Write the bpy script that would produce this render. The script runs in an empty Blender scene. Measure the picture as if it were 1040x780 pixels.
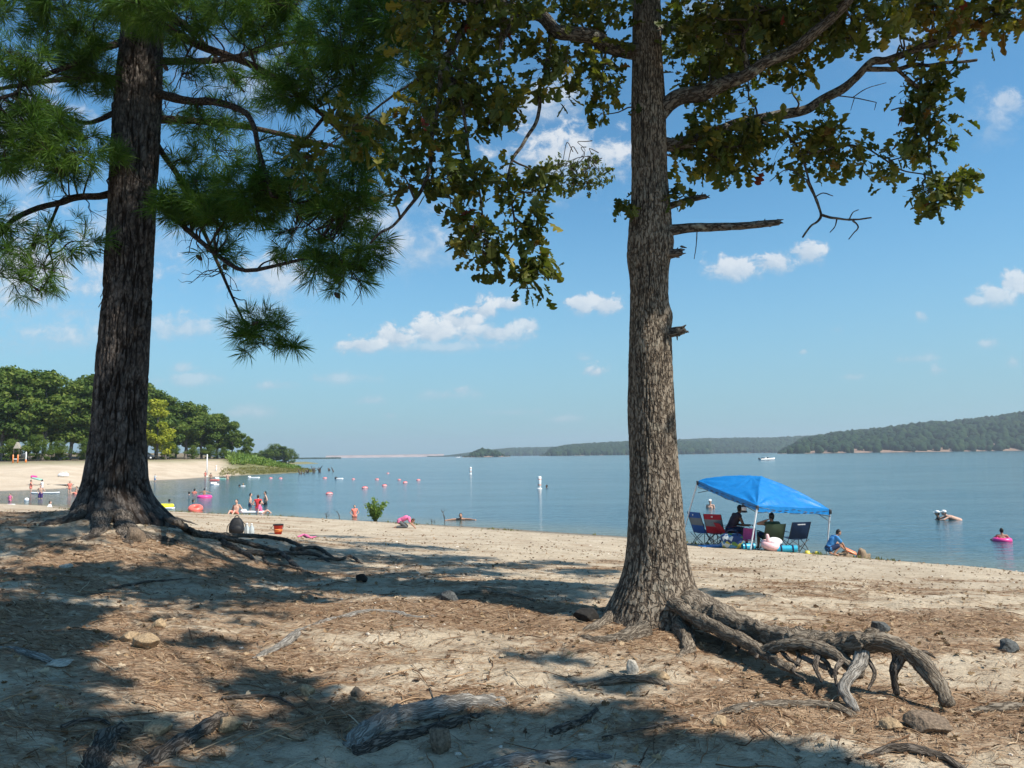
import bpy, math, random
import numpy as np
from mathutils import Vector, Matrix

rng = np.random.default_rng(11)
random.seed(11)
SC = bpy.context.scene
COL = SC.collection

# ------------------------------------------------------------------ camera
CAM = np.array([0.0, 0.0, 1.55])
F = 781.0                       # focal length in pixels of a 1040 x 780 frame
_p = math.atan(72 / F)
_r = 0.013
FWD = np.array([0, math.cos(_p), math.sin(_p)])
UP0 = np.array([0, -math.sin(_p), math.cos(_p)])
RT0 = np.array([1.0, 0, 0])
RT = RT0 * math.cos(_r) - UP0 * math.sin(_r)
UP = UP0 * math.cos(_r) + RT0 * math.sin(_r)
ZW = -1.45                      # lake level (camera foot = 0)


def ray(px, py):
    return FWD + (px - 520) / F * RT - (py - 390) / F * UP


def P(px, py, Y):
    d = ray(px, py)
    return CAM + d * (Y / d[1])


def W(px, py):
    d = ray(px, py)
    return CAM + d * ((ZW - CAM[2]) / d[2])


def proj(p):
    v = np.asarray(p) - CAM
    return 520 + F * (v @ RT) / (v @ FWD), 390 - F * (v @ UP) / (v @ FWD)


cam = bpy.data.cameras.new('camera')
cam.sensor_width = 36
cam.lens = F / 1040 * 36
cam.clip_start = 0.05
cam.clip_end = 20000
camo = bpy.data.objects.new('camera', cam)
COL.objects.link(camo)
m = Matrix.Identity(4)
for i in range(3):
    m[i][0], m[i][1], m[i][2], m[i][3] = RT[i], UP[i], -FWD[i], CAM[i]
camo.matrix_world = m
SC.camera = camo

# ------------------------------------------------------------------ sun direction (towards the sun)
SUN_EL = math.radians(50)
SUN = np.array([math.cos(SUN_EL) * 0.866, -math.cos(SUN_EL) * 0.5, math.sin(SUN_EL)])

# ------------------------------------------------------------------ noise
def _hash(ix, iy, iz):
    n = (ix.astype(np.int64) * 374761393 + iy.astype(np.int64) * 668265263 + iz.astype(np.int64) * 2147483647) & 0xFFFFFFFF
    n = ((n ^ (n >> 13)) * 1274126177) & 0xFFFFFFFF
    return ((n ^ (n >> 16)) & 0xFFFF) / 65535.0


def vnoise(x, y, z=0.0):
    x, y, z = np.broadcast_arrays(np.asarray(x, float), np.asarray(y, float), np.asarray(z, float))
    ix, iy, iz = np.floor(x).astype(np.int64), np.floor(y).astype(np.int64), np.floor(z).astype(np.int64)
    fx, fy, fz = x - ix, y - iy, z - iz
    fx, fy, fz = [f * f * (3 - 2 * f) for f in (fx, fy, fz)]
    out = 0
    for a in (0, 1):
        for b in (0, 1):
            for c in (0, 1):
                w = (fx if a else 1 - fx) * (fy if b else 1 - fy) * (fz if c else 1 - fz)
                out = out + w * _hash(ix + a, iy + b, iz + c)
    return out * 2 - 1


def fbm(x, y, z=0.0, o=4):
    s, a, t = 0, 1.0, 0
    for k in range(o):
        s = s + a * vnoise(np.asarray(x) * 2 ** k + 17.3 * k, np.asarray(y) * 2 ** k + 5.1 * k, np.asarray(z) * 2 ** k)
        t += a
        a *= 0.5
    return s / t


def smooth(a, b, x):
    t = np.clip((np.asarray(x, float) - a) / (b - a), 0, 1)
    return t * t * (3 - 2 * t)


# ------------------------------------------------------------------ mesh building
class Geo:
    def __init__(self):
        self.v, self.f, self.n, self.attr = [], [], 0, {}

    def add(self, v, f, **at):
        v = np.asarray(v, float).reshape(-1, 3)
        fs = f if isinstance(f, list) and len(f) and isinstance(f[0], np.ndarray) and f[0].ndim == 2 else [np.asarray(f, np.int64)]
        for a in fs:
            if a.size:
                self.f.append(a + self.n)
        self.v.append(v)
        for k, val in at.items():
            self.attr.setdefault(k, []).append((self.n, np.broadcast_to(np.asarray(val, float), (len(v),))))
        self.n += len(v)
        return self

    def merge(self, g):
        for k, lst in g.attr.items():
            for off, val in lst:
                self.attr.setdefault(k, []).append((off + self.n, val))
        for a in g.f:
            self.f.append(a + self.n)
        self.v += g.v
        self.n += g.n
        return self

    def mesh(self, name, mat=None, smoothf=True):
        v = np.concatenate(self.v)
        me = bpy.data.meshes.new(name)
        me.vertices.add(len(v))
        me.vertices.foreach_set('co', v.astype(np.float32).ravel())
        loops = np.concatenate([a.ravel() for a in self.f])
        tot = np.concatenate([np.full(len(a), a.shape[1]) for a in self.f])
        st = np.concatenate([[0], np.cumsum(tot)[:-1]])
        me.loops.add(len(loops))
        me.loops.foreach_set('vertex_index', loops.astype(np.int32))
        me.polygons.add(len(tot))
        me.polygons.foreach_set('loop_start', st.astype(np.int32))
        me.polygons.foreach_set('loop_total', tot.astype(np.int32))
        me.polygons.foreach_set('use_smooth', np.full(len(tot), bool(smoothf)))
        for k, lst in self.attr.items():
            at = me.attributes.new(k, 'FLOAT', 'POINT')
            arr = np.zeros(len(v), np.float32)
            for off, val in lst:
                arr[off:off + len(val)] = val
            at.data.foreach_set('value', arr)
        me.update(calc_edges=True)
        me.validate()
        if mat:
            me.materials.append(mat)
        return me

    def obj(self, name, mat=None, parent=None, smoothf=True, **props):
        o = bpy.data.objects.new(name, self.mesh(name, mat, smoothf))
        COL.objects.link(o)
        if parent is not None:
            o.parent = parent
        for k, val in props.items():
            o[k] = val
        return o


def empty(name, loc, label, cat, group=None, rz=0.0, scale=1.0, tilt=(0, 0)):
    o = bpy.data.objects.new(name, None)
    o.empty_display_size = 0.2
    COL.objects.link(o)
    o.location = [float(c) for c in loc]
    o.rotation_euler = (tilt[0], tilt[1], rz)
    o.scale = (scale,) * 3 if np.isscalar(scale) else scale
    tag(o, label, cat, group)
    return o


def tag(o, label, cat, group=None):
    o['label'] = label
    o['category'] = cat
    if group:
        o['group'] = group
    return o


def copy_tree(o, parent=None):
    c = o.copy()
    COL.objects.link(c)
    if parent is not None:
        c.parent = parent
    for ch in list(o.children):
        copy_tree(ch, c)
    return c


def catmull(pts, k=6):
    p = np.asarray(pts, float)
    if len(p) < 3:
        t = np.linspace(0, 1, k + 1)[:, None]
        return p[0] * (1 - t) + p[-1] * t
    q = np.vstack([2 * p[0] - p[1], p, 2 * p[-1] - p[-2]])
    out = []
    for i in range(len(p) - 1):
        a, b, c, d = q[i:i + 4]
        t = np.linspace(0, 1, k, endpoint=False)[:, None]
        out.append(0.5 * (2 * b + (c - a) * t + (2 * a - 5 * b + 4 * c - d) * t ** 2 + (3 * b - a - 3 * c + d) * t ** 3))
    out.append(p[-1:])
    return np.vstack(out)


def frames(p):
    t = np.gradient(p, axis=0)
    t /= np.linalg.norm(t, axis=1)[:, None] + 1e-12
    n = np.zeros_like(p)
    a = np.array([0, 0, 1.0]) if abs(t[0][2]) < 0.9 else np.array([1.0, 0, 0])
    n[0] = np.cross(t[0], a)
    n[0] /= np.linalg.norm(n[0])
    for i in range(1, len(p)):
        v = n[i - 1] - t[i] * (n[i - 1] @ t[i])
        n[i] = v / (np.linalg.norm(v) + 1e-12)
    return t, n, np.cross(t, n)


def tube(pts, rad, n=8, k=6, wob=0.0, seed=0.0, flat=1.0, raw=False):
    """swept tube with rounded ends; rad per control point"""
    pts = np.asarray(pts, float)
    rad = np.broadcast_to(np.asarray(rad, float), (len(pts),))
    if raw:
        c, r = pts, rad
    else:
        c = catmull(np.column_stack([pts, rad]), k)
        c, r = c[:, :3], np.maximum(c[:, 3], 1e-4)
    t, a, b = frames(c)
    th = np.linspace(0, 2 * math.pi, n, endpoint=False)
    rr = np.repeat(r[:, None], n, 1)
    if wob:
        s = np.concatenate([[0], np.cumsum(np.linalg.norm(np.diff(c, axis=0), axis=1))])
        q = np.maximum(r.mean(), 1e-3)
        rr = rr * (1 + wob * fbm(np.cos(th)[None] * 1.6 + seed, np.sin(th)[None] * 1.6 + seed, (s / q * 0.22)[:, None], 3))
    v = c[:, None] + rr[..., None] * (np.cos(th)[None, :, None] * a[:, None] + flat * np.sin(th)[None, :, None] * b[:, None])
    m_ = len(c)
    i = np.arange(m_ - 1)[:, None] * n
    j = np.arange(n)[None]
    f = np.stack([i + j, i + (j + 1) % n, i + n + (j + 1) % n, i + n + j], -1).reshape(-1, 4)
    v = v.reshape(-1, 3)
    e0, e1 = len(v), len(v) + 1
    v = np.vstack([v, c[0] - t[0] * r[0] * 0.4, c[-1] + t[-1] * r[-1] * 0.5])
    jj = np.arange(n)
    c0 = np.stack([np.full(n, e0), (jj + 1) % n, jj], -1)
    o = (m_ - 1) * n
    c1 = np.stack([np.full(n, e1), o + jj, o + (jj + 1) % n], -1)
    s_ = np.concatenate([[0], np.cumsum(np.linalg.norm(np.diff(c, axis=0), axis=1))])
    rm = r.mean()
    BARK['bx'] = np.concatenate([np.tile(np.cos(th) * rm, m_), [0, 0]])
    BARK['by'] = np.concatenate([np.tile(np.sin(th) * rm, m_), [0, 0]])
    BARK['bz'] = np.concatenate([np.repeat(s_, n), [0, s_[-1]]]) + seed
    return v, [f, c0, c1]


BARK = {}


def btube(*a_, **k_):
    '''tube that remembers its own length and girth so bark can follow it'''
    v, f = tube(*a_, **k_)
    return v, f, dict(BARK)


def box(c, s, rz=0.0, bev=0.0):
    """box with chamfered vertical and horizontal edges (bev) about centre c"""
    s = np.asarray(s, float) / 2
    if bev <= 0:
        bev = min(s) * 0.06
    out, faces = [], []
    for z, ins in ((-s[2], bev), (-s[2] + bev, 0), (s[2] - bev, 0), (s[2], bev)):
        x, y = s[0] - ins, s[1] - ins
        b = bev
        out += [(x - b, -y, z), (x, -y + b, z), (x, y - b, z), (x - b, y, z), (-x + b, y, z), (-x, y - b, z), (-x, -y + b, z), (-x + b, -y, z)]
    v = np.array(out)
    q = [[k * 8 + j, k * 8 + (j + 1) % 8, k * 8 + 8 + (j + 1) % 8, k * 8 + 8 + j] for k in range(3) for j in range(8)]
    ca, sa = math.cos(rz), math.sin(rz)
    v = v @ np.array([[ca, sa, 0], [-sa, ca, 0], [0, 0, 1]]) + np.asarray(c, float)
    return v, [np.array(q), np.array([list(range(7, -1, -1)), list(range(24, 32))])]


def ball(c, r, n=12, m_=8, rot=None):
    r = np.broadcast_to(np.asarray(r, float), (3,))
    v = [(0, 0, -1)]
    for i in range(1, m_):
        ph = -math.pi / 2 + math.pi * i / m_
        for j in range(n):
            t = 2 * math.pi * j / n
            v.append((math.cos(ph) * math.cos(t), math.cos(ph) * math.sin(t), math.sin(ph)))
    v.append((0, 0, 1))
    v = np.array(v) * r
    if rot is not None:
        v = v @ np.asarray(rot).T
    q = np.array([[1 + k * n + j, 1 + k * n + (j + 1) % n, 1 + (k + 1) * n + (j + 1) % n, 1 + (k + 1) * n + j] for k in range(m_ - 2) for j in range(n)])
    t0 = np.array([[0, 1 + (j + 1) % n, 1 + j] for j in range(n)])
    e = len(v) - 1
    o = 1 + (m_ - 2) * n
    t1 = np.array([[e, o + j, o + (j + 1) % n] for j in range(n)])
    return v + np.asarray(c, float), [q, t0, t1]


def capsule(p, q, r0, r1, n=12):
    p, q = np.asarray(p, float), np.asarray(q, float)
    d = q - p
    L = np.linalg.norm(d)
    if L < 1e-6:
        return ball(p, max(r0, r1))
    d /= L
    a = np.cross(d, [0, 0, 1.0] if abs(d[2]) < 0.9 else [1.0, 0, 0])
    a /= np.linalg.norm(a)
    b = np.cross(d, a)
    prof = [(-r0 * math.cos(x), r0 * math.sin(x)) for x in np.linspace(0.15, math.pi / 2, 4)] + \
           [(L + r1 * math.sin(x), r1 * math.cos(x)) for x in np.linspace(0, math.pi / 2 - 0.15, 4)]
    th = np.linspace(0, 2 * math.pi, n, endpoint=False)
    v = np.array([p + d * s + r * (math.cos(t) * a + math.sin(t) * b) for s, r in prof for t in th])
    m_ = len(prof)
    i = np.arange(m_ - 1)[:, None] * n
    j = np.arange(n)[None]
    f = np.stack([i + j, i + (j + 1) % n, i + n + (j + 1) % n, i + n + j], -1).reshape(-1, 4)
    return v, [f, np.arange(n)[::-1][None], np.arange(n)[None] + (m_ - 1) * n]


def lathe(prof, n=24, c=(0, 0, 0), closed=False):
    th = np.linspace(0, 2 * math.pi, n, endpoint=False)
    v = np.array([(r * math.cos(t), r * math.sin(t), z) for r, z in prof for t in th]) + np.asarray(c, float)
    m_ = len(prof)
    k = m_ if closed else m_ - 1
    i = np.arange(k)[:, None]
    j = np.arange(n)[None]
    f = np.stack([i * n + j, i * n + (j + 1) % n, (i + 1) % m_ * n + (j + 1) % n, (i + 1) % m_ * n + j], -1).reshape(-1, 4)
    return v, [f]


def torus(c, R, r, n=28, m_=12, sq=1.0):
    return lathe([(R + r * math.cos(a), r * sq * math.sin(a)) for a in np.linspace(0, 2 * math.pi, m_, endpoint=False)], n, c, True)


def remesh(g, voxel, it=3):
    """one continuous surface from overlapping closed pieces"""
    me = g.mesh('tmp')
    o = bpy.data.objects.new('tmp', me)
    COL.objects.link(o)
    r = o.modifiers.new('r', 'REMESH')
    r.mode = 'VOXEL'
    r.voxel_size = voxel
    if it:
        s = o.modifiers.new('s', 'SMOOTH')
        s.iterations = it
        s.factor = 0.5
    dg = bpy.context.evaluated_depsgraph_get()
    new = bpy.data.meshes.new_from_object(o.evaluated_get(dg))
    bpy.data.objects.remove(o)
    bpy.data.meshes.remove(me)
    new.polygons.foreach_set('use_smooth', np.ones(len(new.polygons), bool))
    return new


def obj_mesh(name, me, mat, parent, **props):
    me.name = name
    me.materials.clear()
    me.materials.append(mat)
    o = bpy.data.objects.new(name, me)
    COL.objects.link(o)
    if parent is not None:
        o.parent = parent
    for k, v in props.items():
        o[k] = v
    return o


# ------------------------------------------------------------------ materials
def s2l(c):
    return tuple((x / 255 / 12.92 if x / 255 <= 0.04045 else ((x / 255 + 0.055) / 1.055) ** 2.4) for x in c)


class NT:
    def __init__(self, tree):
        self.t = tree
        self.n = tree.nodes
        self.l = tree.links

    def node(self, typ, **kw):
        nd = self.n.new(typ)
        for k, v in kw.items():
            setattr(nd, k, v)
        return nd

    def link(self, a, b):
        self.l.new(a, b)

    def put(self, sock, v):
        if hasattr(v, 'is_linked') or hasattr(v, 'links'):
            self.l.new(v, sock)
        elif v is not None:
            if isinstance(v, (tuple, list)) and len(v) == 3 and sock.type == 'RGBA':
                v = tuple(v) + (1,)
            sock.default_value = v

    def math(self, op, a, b=None, c=None, clamp=False):
        nd = self.node('ShaderNodeMath', operation=op, use_clamp=clamp)
        self.put(nd.inputs[0], a)
        if b is not None:
            self.put(nd.inputs[1], b)
        if c is not None:
            self.put(nd.inputs[2], c)
        return nd.outputs[0]

    def vmath(self, op, a, b=None):
        nd = self.node('ShaderNodeVectorMath', operation=op)
        self.put(nd.inputs[0], a)
        if b is not None:
            self.put(nd.inputs[1], b)
        return nd.outputs['Value'] if op in ('LENGTH', 'DOT_PRODUCT', 'DISTANCE') else nd.outputs[0]

    def mix(self, f, a, b, blend='MIX'):
        nd = self.node('ShaderNodeMix', data_type='RGBA', blend_type=blend)
        self.put(nd.inputs[0], f)
        self.put(nd.inputs[6], a)
        self.put(nd.inputs[7], b)
        return nd.outputs[2]

    def ramp(self, f, stops, interp='LINEAR'):
        nd = self.node('ShaderNodeValToRGB')
        cr = nd.color_ramp
        cr.interpolation = interp
        while len(cr.elements) < len(stops):
            cr.elements.new(0.5)
        for e, (p, c) in zip(cr.elements, stops):
            e.position = p
            if np.isscalar(c):
                c = (c, c, c)
            e.color = tuple(c) + (1,)
        self.put(nd.inputs[0], f)
        return nd.outputs[0]

    def smoothstep(self, x, a, b):
        nd = self.node('ShaderNodeMapRange', interpolation_type='SMOOTHSTEP')
        self.put(nd.inputs[0], x)
        nd.inputs[1].default_value, nd.inputs[2].default_value = a, b
        return nd.outputs[0]

    def coord(self, scale=(1, 1, 1), kind='Object', loc=(0, 0, 0)):
        tc = self.node('ShaderNodeTexCoord')
        mp = self.node('ShaderNodeMapping')
        mp.inputs['Scale'].default_value = scale
        mp.inputs['Location'].default_value = loc
        self.link(tc.outputs[kind], mp.inputs[0])
        return mp.outputs[0]

    def noise(self, vec, scale, detail=4, rough=0.55, dist=0.0, out=0):
        nd = self.node('ShaderNodeTexNoise')
        self.put(nd.inputs['Vector'], vec)
        nd.inputs['Scale'].default_value = scale
        nd.inputs['Detail'].default_value = detail
        nd.inputs['Roughness'].default_value = rough
        nd.inputs['Distortion'].default_value = dist
        return nd.outputs[out]

    def voro(self, vec, scale, feature='F1', rnd=1.0, out=0):
        nd = self.node('ShaderNodeTexVoronoi', feature=feature)
        self.put(nd.inputs['Vector'], vec)
        nd.inputs['Scale'].default_value = scale
        nd.inputs['Randomness'].default_value = rnd
        return nd.outputs[out]

    def bump(self, h, strength=0.5, dist=0.02, normal=None):
        nd = self.node('ShaderNodeBump')
        nd.inputs['Strength'].default_value = strength
        nd.inputs['Distance'].default_value = dist
        self.put(nd.inputs['Height'], h)
        if normal is not None:
            self.link(normal, nd.inputs['Normal'])
        return nd.outputs[0]

    def attr(self, name):
        return self.node('ShaderNodeAttribute', attribute_name=name).outputs['Fac']


def new_mat(name):
    m_ = bpy.data.materials.new(name)
    m_.use_nodes = True
    nt = NT(m_.node_tree)
    b = m_.node_tree.nodes['Principled BSDF']
    return m_, nt, b


def flat_mat(name, col, rough=0.6, var=0.12, scale=30, spec=0.3, metal=0.0, bump=0.0, trans=0.0):
    """paint, cloth, plastic, skin ...: a colour with slight mottling"""
    m_, nt, b = new_mat(name)
    v = nt.coord()
    n = nt.noise(v, scale, 3)
    lo = tuple(c * (1 - var) for c in col)
    hi = tuple(min(1, c * (1 + var)) for c in col)
    c_ = nt.ramp(n, [(0.3, lo), (0.7, hi)])
    nt.link(c_, b.inputs['Base Color'])
    b.inputs['Roughness'].default_value = rough
    b.inputs['Specular IOR Level'].default_value = spec
    b.inputs['Metallic'].default_value = metal
    if bump:
        nt.link(nt.bump(n, bump, 0.01), b.inputs['Normal'])
    if trans:
        tr = nt.node('ShaderNodeBsdfTranslucent')
        nt.link(c_, tr.inputs[0])
        mx = nt.node('ShaderNodeMixShader')
        mx.inputs[0].default_value = trans
        nt.link(b.outputs[0], mx.inputs[1])
        nt.link(tr.outputs[0], mx.inputs[2])
        nt.link(mx.outputs[0], m_.node_tree.nodes['Material Output'].inputs[0])
    return m_


def leaf_mat(name, stops, trans=0.35, rough=0.45, spec=0.35):
    m_, nt, b = new_mat(name)
    c_ = nt.ramp(nt.attr('var'), stops)
    nt.link(c_, b.inputs['Base Color'])
    b.inputs['Roughness'].default_value = rough
    b.inputs['Specular IOR Level'].default_value = spec
    tr = nt.node('ShaderNodeBsdfTranslucent')
    nt.link(nt.mix(1.0, c_, (1.15, 1.25, 0.55), 'MULTIPLY'), tr.inputs[0])
    mx = nt.node('ShaderNodeMixShader')
    mx.inputs[0].default_value = trans
    nt.link(b.outputs[0], mx.inputs[1])
    nt.link(tr.outputs[0], mx.inputs[2])
    nt.link(mx.outputs[0], m_.node_tree.nodes['Material Output'].inputs[0])
    return m_


def bark_mat(name, dark, mid, light, cell=0.02, stretch=4.0, lichen=0.0, plates=False, bd=0.02, furrow=0.10):
    """bark that runs along its limb: cell = width of a ridge in metres"""
    m_, nt, b = new_mat(name)
    cb = nt.node('ShaderNodeCombineXYZ')
    k = 1.0 / cell
    nt.link(nt.math('MULTIPLY', nt.attr('bx'), k), cb.inputs[0])
    nt.link(nt.math('MULTIPLY', nt.attr('by'), k), cb.inputs[1])
    nt.link(nt.math('MULTIPLY', nt.attr('bz'), k / stretch), cb.inputs[2])
    v = cb.outputs[0]
    v0 = nt.coord()
    wn = nt.node('ShaderNodeTexNoise')
    nt.link(v, wn.inputs['Vector'])
    wn.inputs['Scale'].default_value = 0.6
    wn.inputs['Detail'].default_value = 3
    WARP = (3.4, 3.4, 2.0) if plates else (1.6, 1.6, 1.2)
    wv = nt.vmath('ADD', v, nt.vmath('MULTIPLY', nt.vmath('SUBTRACT', wn.outputs['Color'], (0.5, 0.5, 0.5)), WARP))
    if plates:
        e = nt.math('ADD', nt.math('MULTIPLY', nt.smoothstep(nt.voro(wv, 0.55, 'DISTANCE_TO_EDGE'), -0.05, 0.30), 0.65), nt.math('MULTIPLY', nt.smoothstep(nt.math('ABSOLUTE', nt.math('SUBTRACT', nt.noise(wv, 0.4, 3), 0.5)), 0.0, 0.10), 0.4))
        cellv = nt.voro(wv, 0.55, 'F1', 1.0, 1)
        sepc = nt.node('ShaderNodeSeparateColor')
        nt.link(cellv, sepc.inputs[0])
        tone = sepc.outputs[0]
    else:
        n0 = nt.noise(wv, 0.55, 2, 0.5)
        e = nt.smoothstep(nt.math('ABSOLUTE', nt.math('SUBTRACT', n0, 0.5)), 0.0, furrow)
        tone = nt.noise(wv, 0.35, 3, 0.6)
    fine = nt.noise(v, 2.4, 4, 0.65)
    h = nt.math('ADD', nt.math('MULTIPLY', e, 0.62), nt.math('MULTIPLY', fine, 0.38))
    c_ = nt.ramp(nt.math('ADD', nt.math('MULTIPLY', h, 0.75), nt.math('MULTIPLY', tone, 0.25)), [(0.18, dark), (0.55, mid), (0.85, light)])
    big = nt.noise(v0, 2.2, 4)
    c_ = nt.mix(nt.math('MULTIPLY', nt.smoothstep(big, 0.42, 0.72), 0.4), c_, tuple(x * 0.62 for x in mid))
    if lichen:
        ln = nt.smoothstep(nt.noise(v0, 9.0, 6, 0.65), 0.55, 0.66)
        c_ = nt.mix(nt.math('MULTIPLY', ln, lichen), c_, (0.40, 0.42, 0.35))
    nt.link(c_, b.inputs['Base Color'])
    b.inputs['Roughness'].default_value = 0.95
    b.inputs['Specular IOR Level'].default_value = 0.12
    nt.link(nt.bump(h, 0.9, bd), b.inputs['Normal'])
    return m_


M = {}
M['oak_bark'] = bark_mat('oak_bark', (0.058, 0.044, 0.033), (0.195, 0.152, 0.112), (0.34, 0.285, 0.22), 0.012, 3.4, 0.15)
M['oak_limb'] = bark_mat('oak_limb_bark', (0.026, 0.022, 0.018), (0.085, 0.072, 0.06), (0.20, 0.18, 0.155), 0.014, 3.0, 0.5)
M['pine_bark'] = bark_mat('pine_bark', (0.016, 0.014, 0.013), (0.080, 0.067, 0.059), (0.165, 0.145, 0.128), 0.024, 3.4, 0.0, True, 0.02)
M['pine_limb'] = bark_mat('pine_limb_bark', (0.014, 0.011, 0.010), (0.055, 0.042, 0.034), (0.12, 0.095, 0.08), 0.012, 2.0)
M['root'] = bark_mat('root_bark', (0.09, 0.070, 0.053), (0.205, 0.165, 0.125), (0.32, 0.27, 0.21), 0.009, 5.0)
M['root_grey'] = bark_mat('weathered_root', (0.17, 0.148, 0.125), (0.30, 0.27, 0.235), (0.42, 0.39, 0.345), 0.007, 9.0)
M['root_dark'] = bark_mat('dark_root', (0.04, 0.033, 0.027), (0.115, 0.094, 0.077), (0.22, 0.185, 0.152), 0.009, 5.0)
M['twig'] = flat_mat('twig', (0.09, 0.07, 0.055), 0.9, 0.4, 40)
M['oak_leaf'] = leaf_mat('oak_leaf', [(0.0, (0.034, 0.052, 0.012)), (0.45, (0.075, 0.098, 0.020)), (0.75, (0.15, 0.15, 0.028)), (0.93, (0.27, 0.215, 0.035)), (1.0, (0.15, 0.03, 0.02))], 0.35, 0.5, 0.22)
M['pine_leaf'] = leaf_mat('pine_needles', [(0.0, (0.030, 0.070, 0.014)), (0.5, (0.070, 0.145, 0.024)), (1.0, (0.17, 0.26, 0.045))], 0.40, 0.55, 0.15)
M['far_leaf'] = leaf_mat('broadleaf_foliage', [(0.0, (0.045, 0.085, 0.018)), (0.5, (0.11, 0.17, 0.034)), (1.0, (0.22, 0.26, 0.055))], 0.38, 0.6, 0.15)
M['yellow_leaf'] = leaf_mat('yellow_green_foliage', [(0.0, (0.16, 0.20, 0.015)), (0.5, (0.32, 0.34, 0.02)), (1.0, (0.48, 0.47, 0.04))], 0.35, 0.6)
M['shrub_leaf'] = leaf_mat('shrub_leaf', [(0.0, (0.08, 0.15, 0.03)), (0.5, (0.17, 0.26, 0.05)), (1.0, (0.28, 0.34, 0.07))], 0.35, 0.5)
M['far_bark'] = bark_mat('far_bark', (0.05, 0.042, 0.035), (0.16, 0.14, 0.12), (0.30, 0.27, 0.24), 0.1, 3)
# exposure of the whole picture
SUN_E, SKY_E, EXPOSURE, HAZE = 5.0, 0.13, 0.45, 0.00021
SKY_TINT = (0.46, 0.82, 0.92)
HORIZON = (1.78, 2.78, 3.40)
CLOUD_LO, CLOUD_HI = (2.8, 3.4, 4.1), (5.0, 5.1, 5.2)
# ================================================================== SETTING
# ---- near ground: a smooth height field through known points, plus relief
def _c(px, py, Y):
    return P(px, py, Y)


ctl = [_c(660, 634, 7.0), _c(122, 527, 11.0), _c(0, 560, 9), _c(0, 640, 6), _c(0, 775, 3.7), _c(0, 521, 14), _c(200, 546, 12), _c(200, 543, 14), _c(240, 544, 20), _c(240, 560, 10.6), _c(240, 549, 13), _c(280, 549, 14), _c(160, 536, 14),
       _c(300, 536, 27), _c(400, 560, 14), _c(500, 580, 11), _c(450, 607, 8), _c(600, 560, 17), _c(762, 559, 21.3), _c(280, 572, 10.8),
       _c(1000, 640, 6.75), _c(400, 542, 26), _c(520, 550, 21), _c(690, 566, 18.5), _c(250, 640, 6.6), _c(300, 700, 5), _c(150, 640, 6.3)]
ctl += [np.array(q, float) for q in [(-3, 2, 0.05), (0, 2, 0), (3, 2, -0.02), (-10, -10, 0.5), (0, -12, 0.3), (10, -12, 0.2), (24, -10, -0.2), (0, 3.9, 0), (2.5, 3.8, 0), (-2, 3.7, 0.06),
                                     (4.5, 6, -0.06), (6, 12, -0.47), (9, 16, -0.82), (12, 8, -0.35), (16, 12, -0.8), (30, 6, -0.9), (40, 0, -1.0), (-10, 11, 0.78), (-20, 11, 0.9), (-40, 10, 0.8),
                                     (-70, 10, 0.8), (-14, 22, 0.15), (-25, 22, 0.2), (-45, 25, 0.1), (-20, 35, -0.75), (-30, 40, -0.9), (-70, 40, -0.8)]]
shore_px = [(-400, 513), (-250, 512), (-120, 511.5), (0, 512.5), (60, 514), (180, 519.5), (300, 525), (400, 530.5), (500, 536), (640, 545.5), (740, 555), (800, 560.5), (870, 566), (940, 572.5), (1040, 582), (1150, 594), (1300, 616)]
for sx, sy in shore_px:
    w = W(sx, sy)
    ctl.append(w)
    dv = np.array([w[0], w[1]])
    dv = dv / np.linalg.norm(dv)
    ctl.append(np.array([w[0] + dv[0] * 5, w[1] + dv[1] * 5, ZW - 0.45]))
    ctl.append(np.array([w[0] + dv[0] * 22, w[1] + dv[1] * 22, ZW - 0.9]))
ctl = np.array(ctl)


def _tps_fit(c):
    n = len(c)
    d2 = ((c[:, None, :2] - c[None, :, :2]) ** 2).sum(-1)
    K = 0.5 * d2 * np.log(d2 + 1e-9) + np.eye(n) * 0.05
    Q = np.column_stack([np.ones(n), c[:, :2]])
    A = np.block([[K, Q], [Q.T, np.zeros((3, 3))]])
    return np.linalg.solve(A, np.concatenate([c[:, 2], np.zeros(3)]))


_w = _tps_fit(ctl)
GX = np.arange(-80, 48.01, 0.25)
GY = np.arange(-14, 78.01, 0.25)


def _tps(x, y):
    z = _w[-3] + _w[-2] * x + _w[-1] * y
    for k in range(len(ctl)):
        d2 = (x - ctl[k, 0]) ** 2 + (y - ctl[k, 1]) ** 2
        z = z + _w[k] * 0.5 * d2 * np.log(d2 + 1e-9)
    return z


GH = _tps(*np.meshgrid(GX, GY))


def hbase(x, y):
    x, y = np.asarray(x, float), np.asarray(y, float)
    fx = np.clip((x - GX[0]) / 0.25, 0, len(GX) - 1.001)
    fy = np.clip((y - GY[0]) / 0.25, 0, len(GY) - 1.001)
    i, j = fx.astype(int), fy.astype(int)
    u, v = fx - i, fy - j
    return GH[j, i] * (1 - u) * (1 - v) + GH[j, i + 1] * u * (1 - v) + GH[j + 1, i] * (1 - u) * v + GH[j + 1, i + 1] * u * v


OAK = P(664, 633, 7.05)
PINE = P(122, 527, 11.0)


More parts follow.
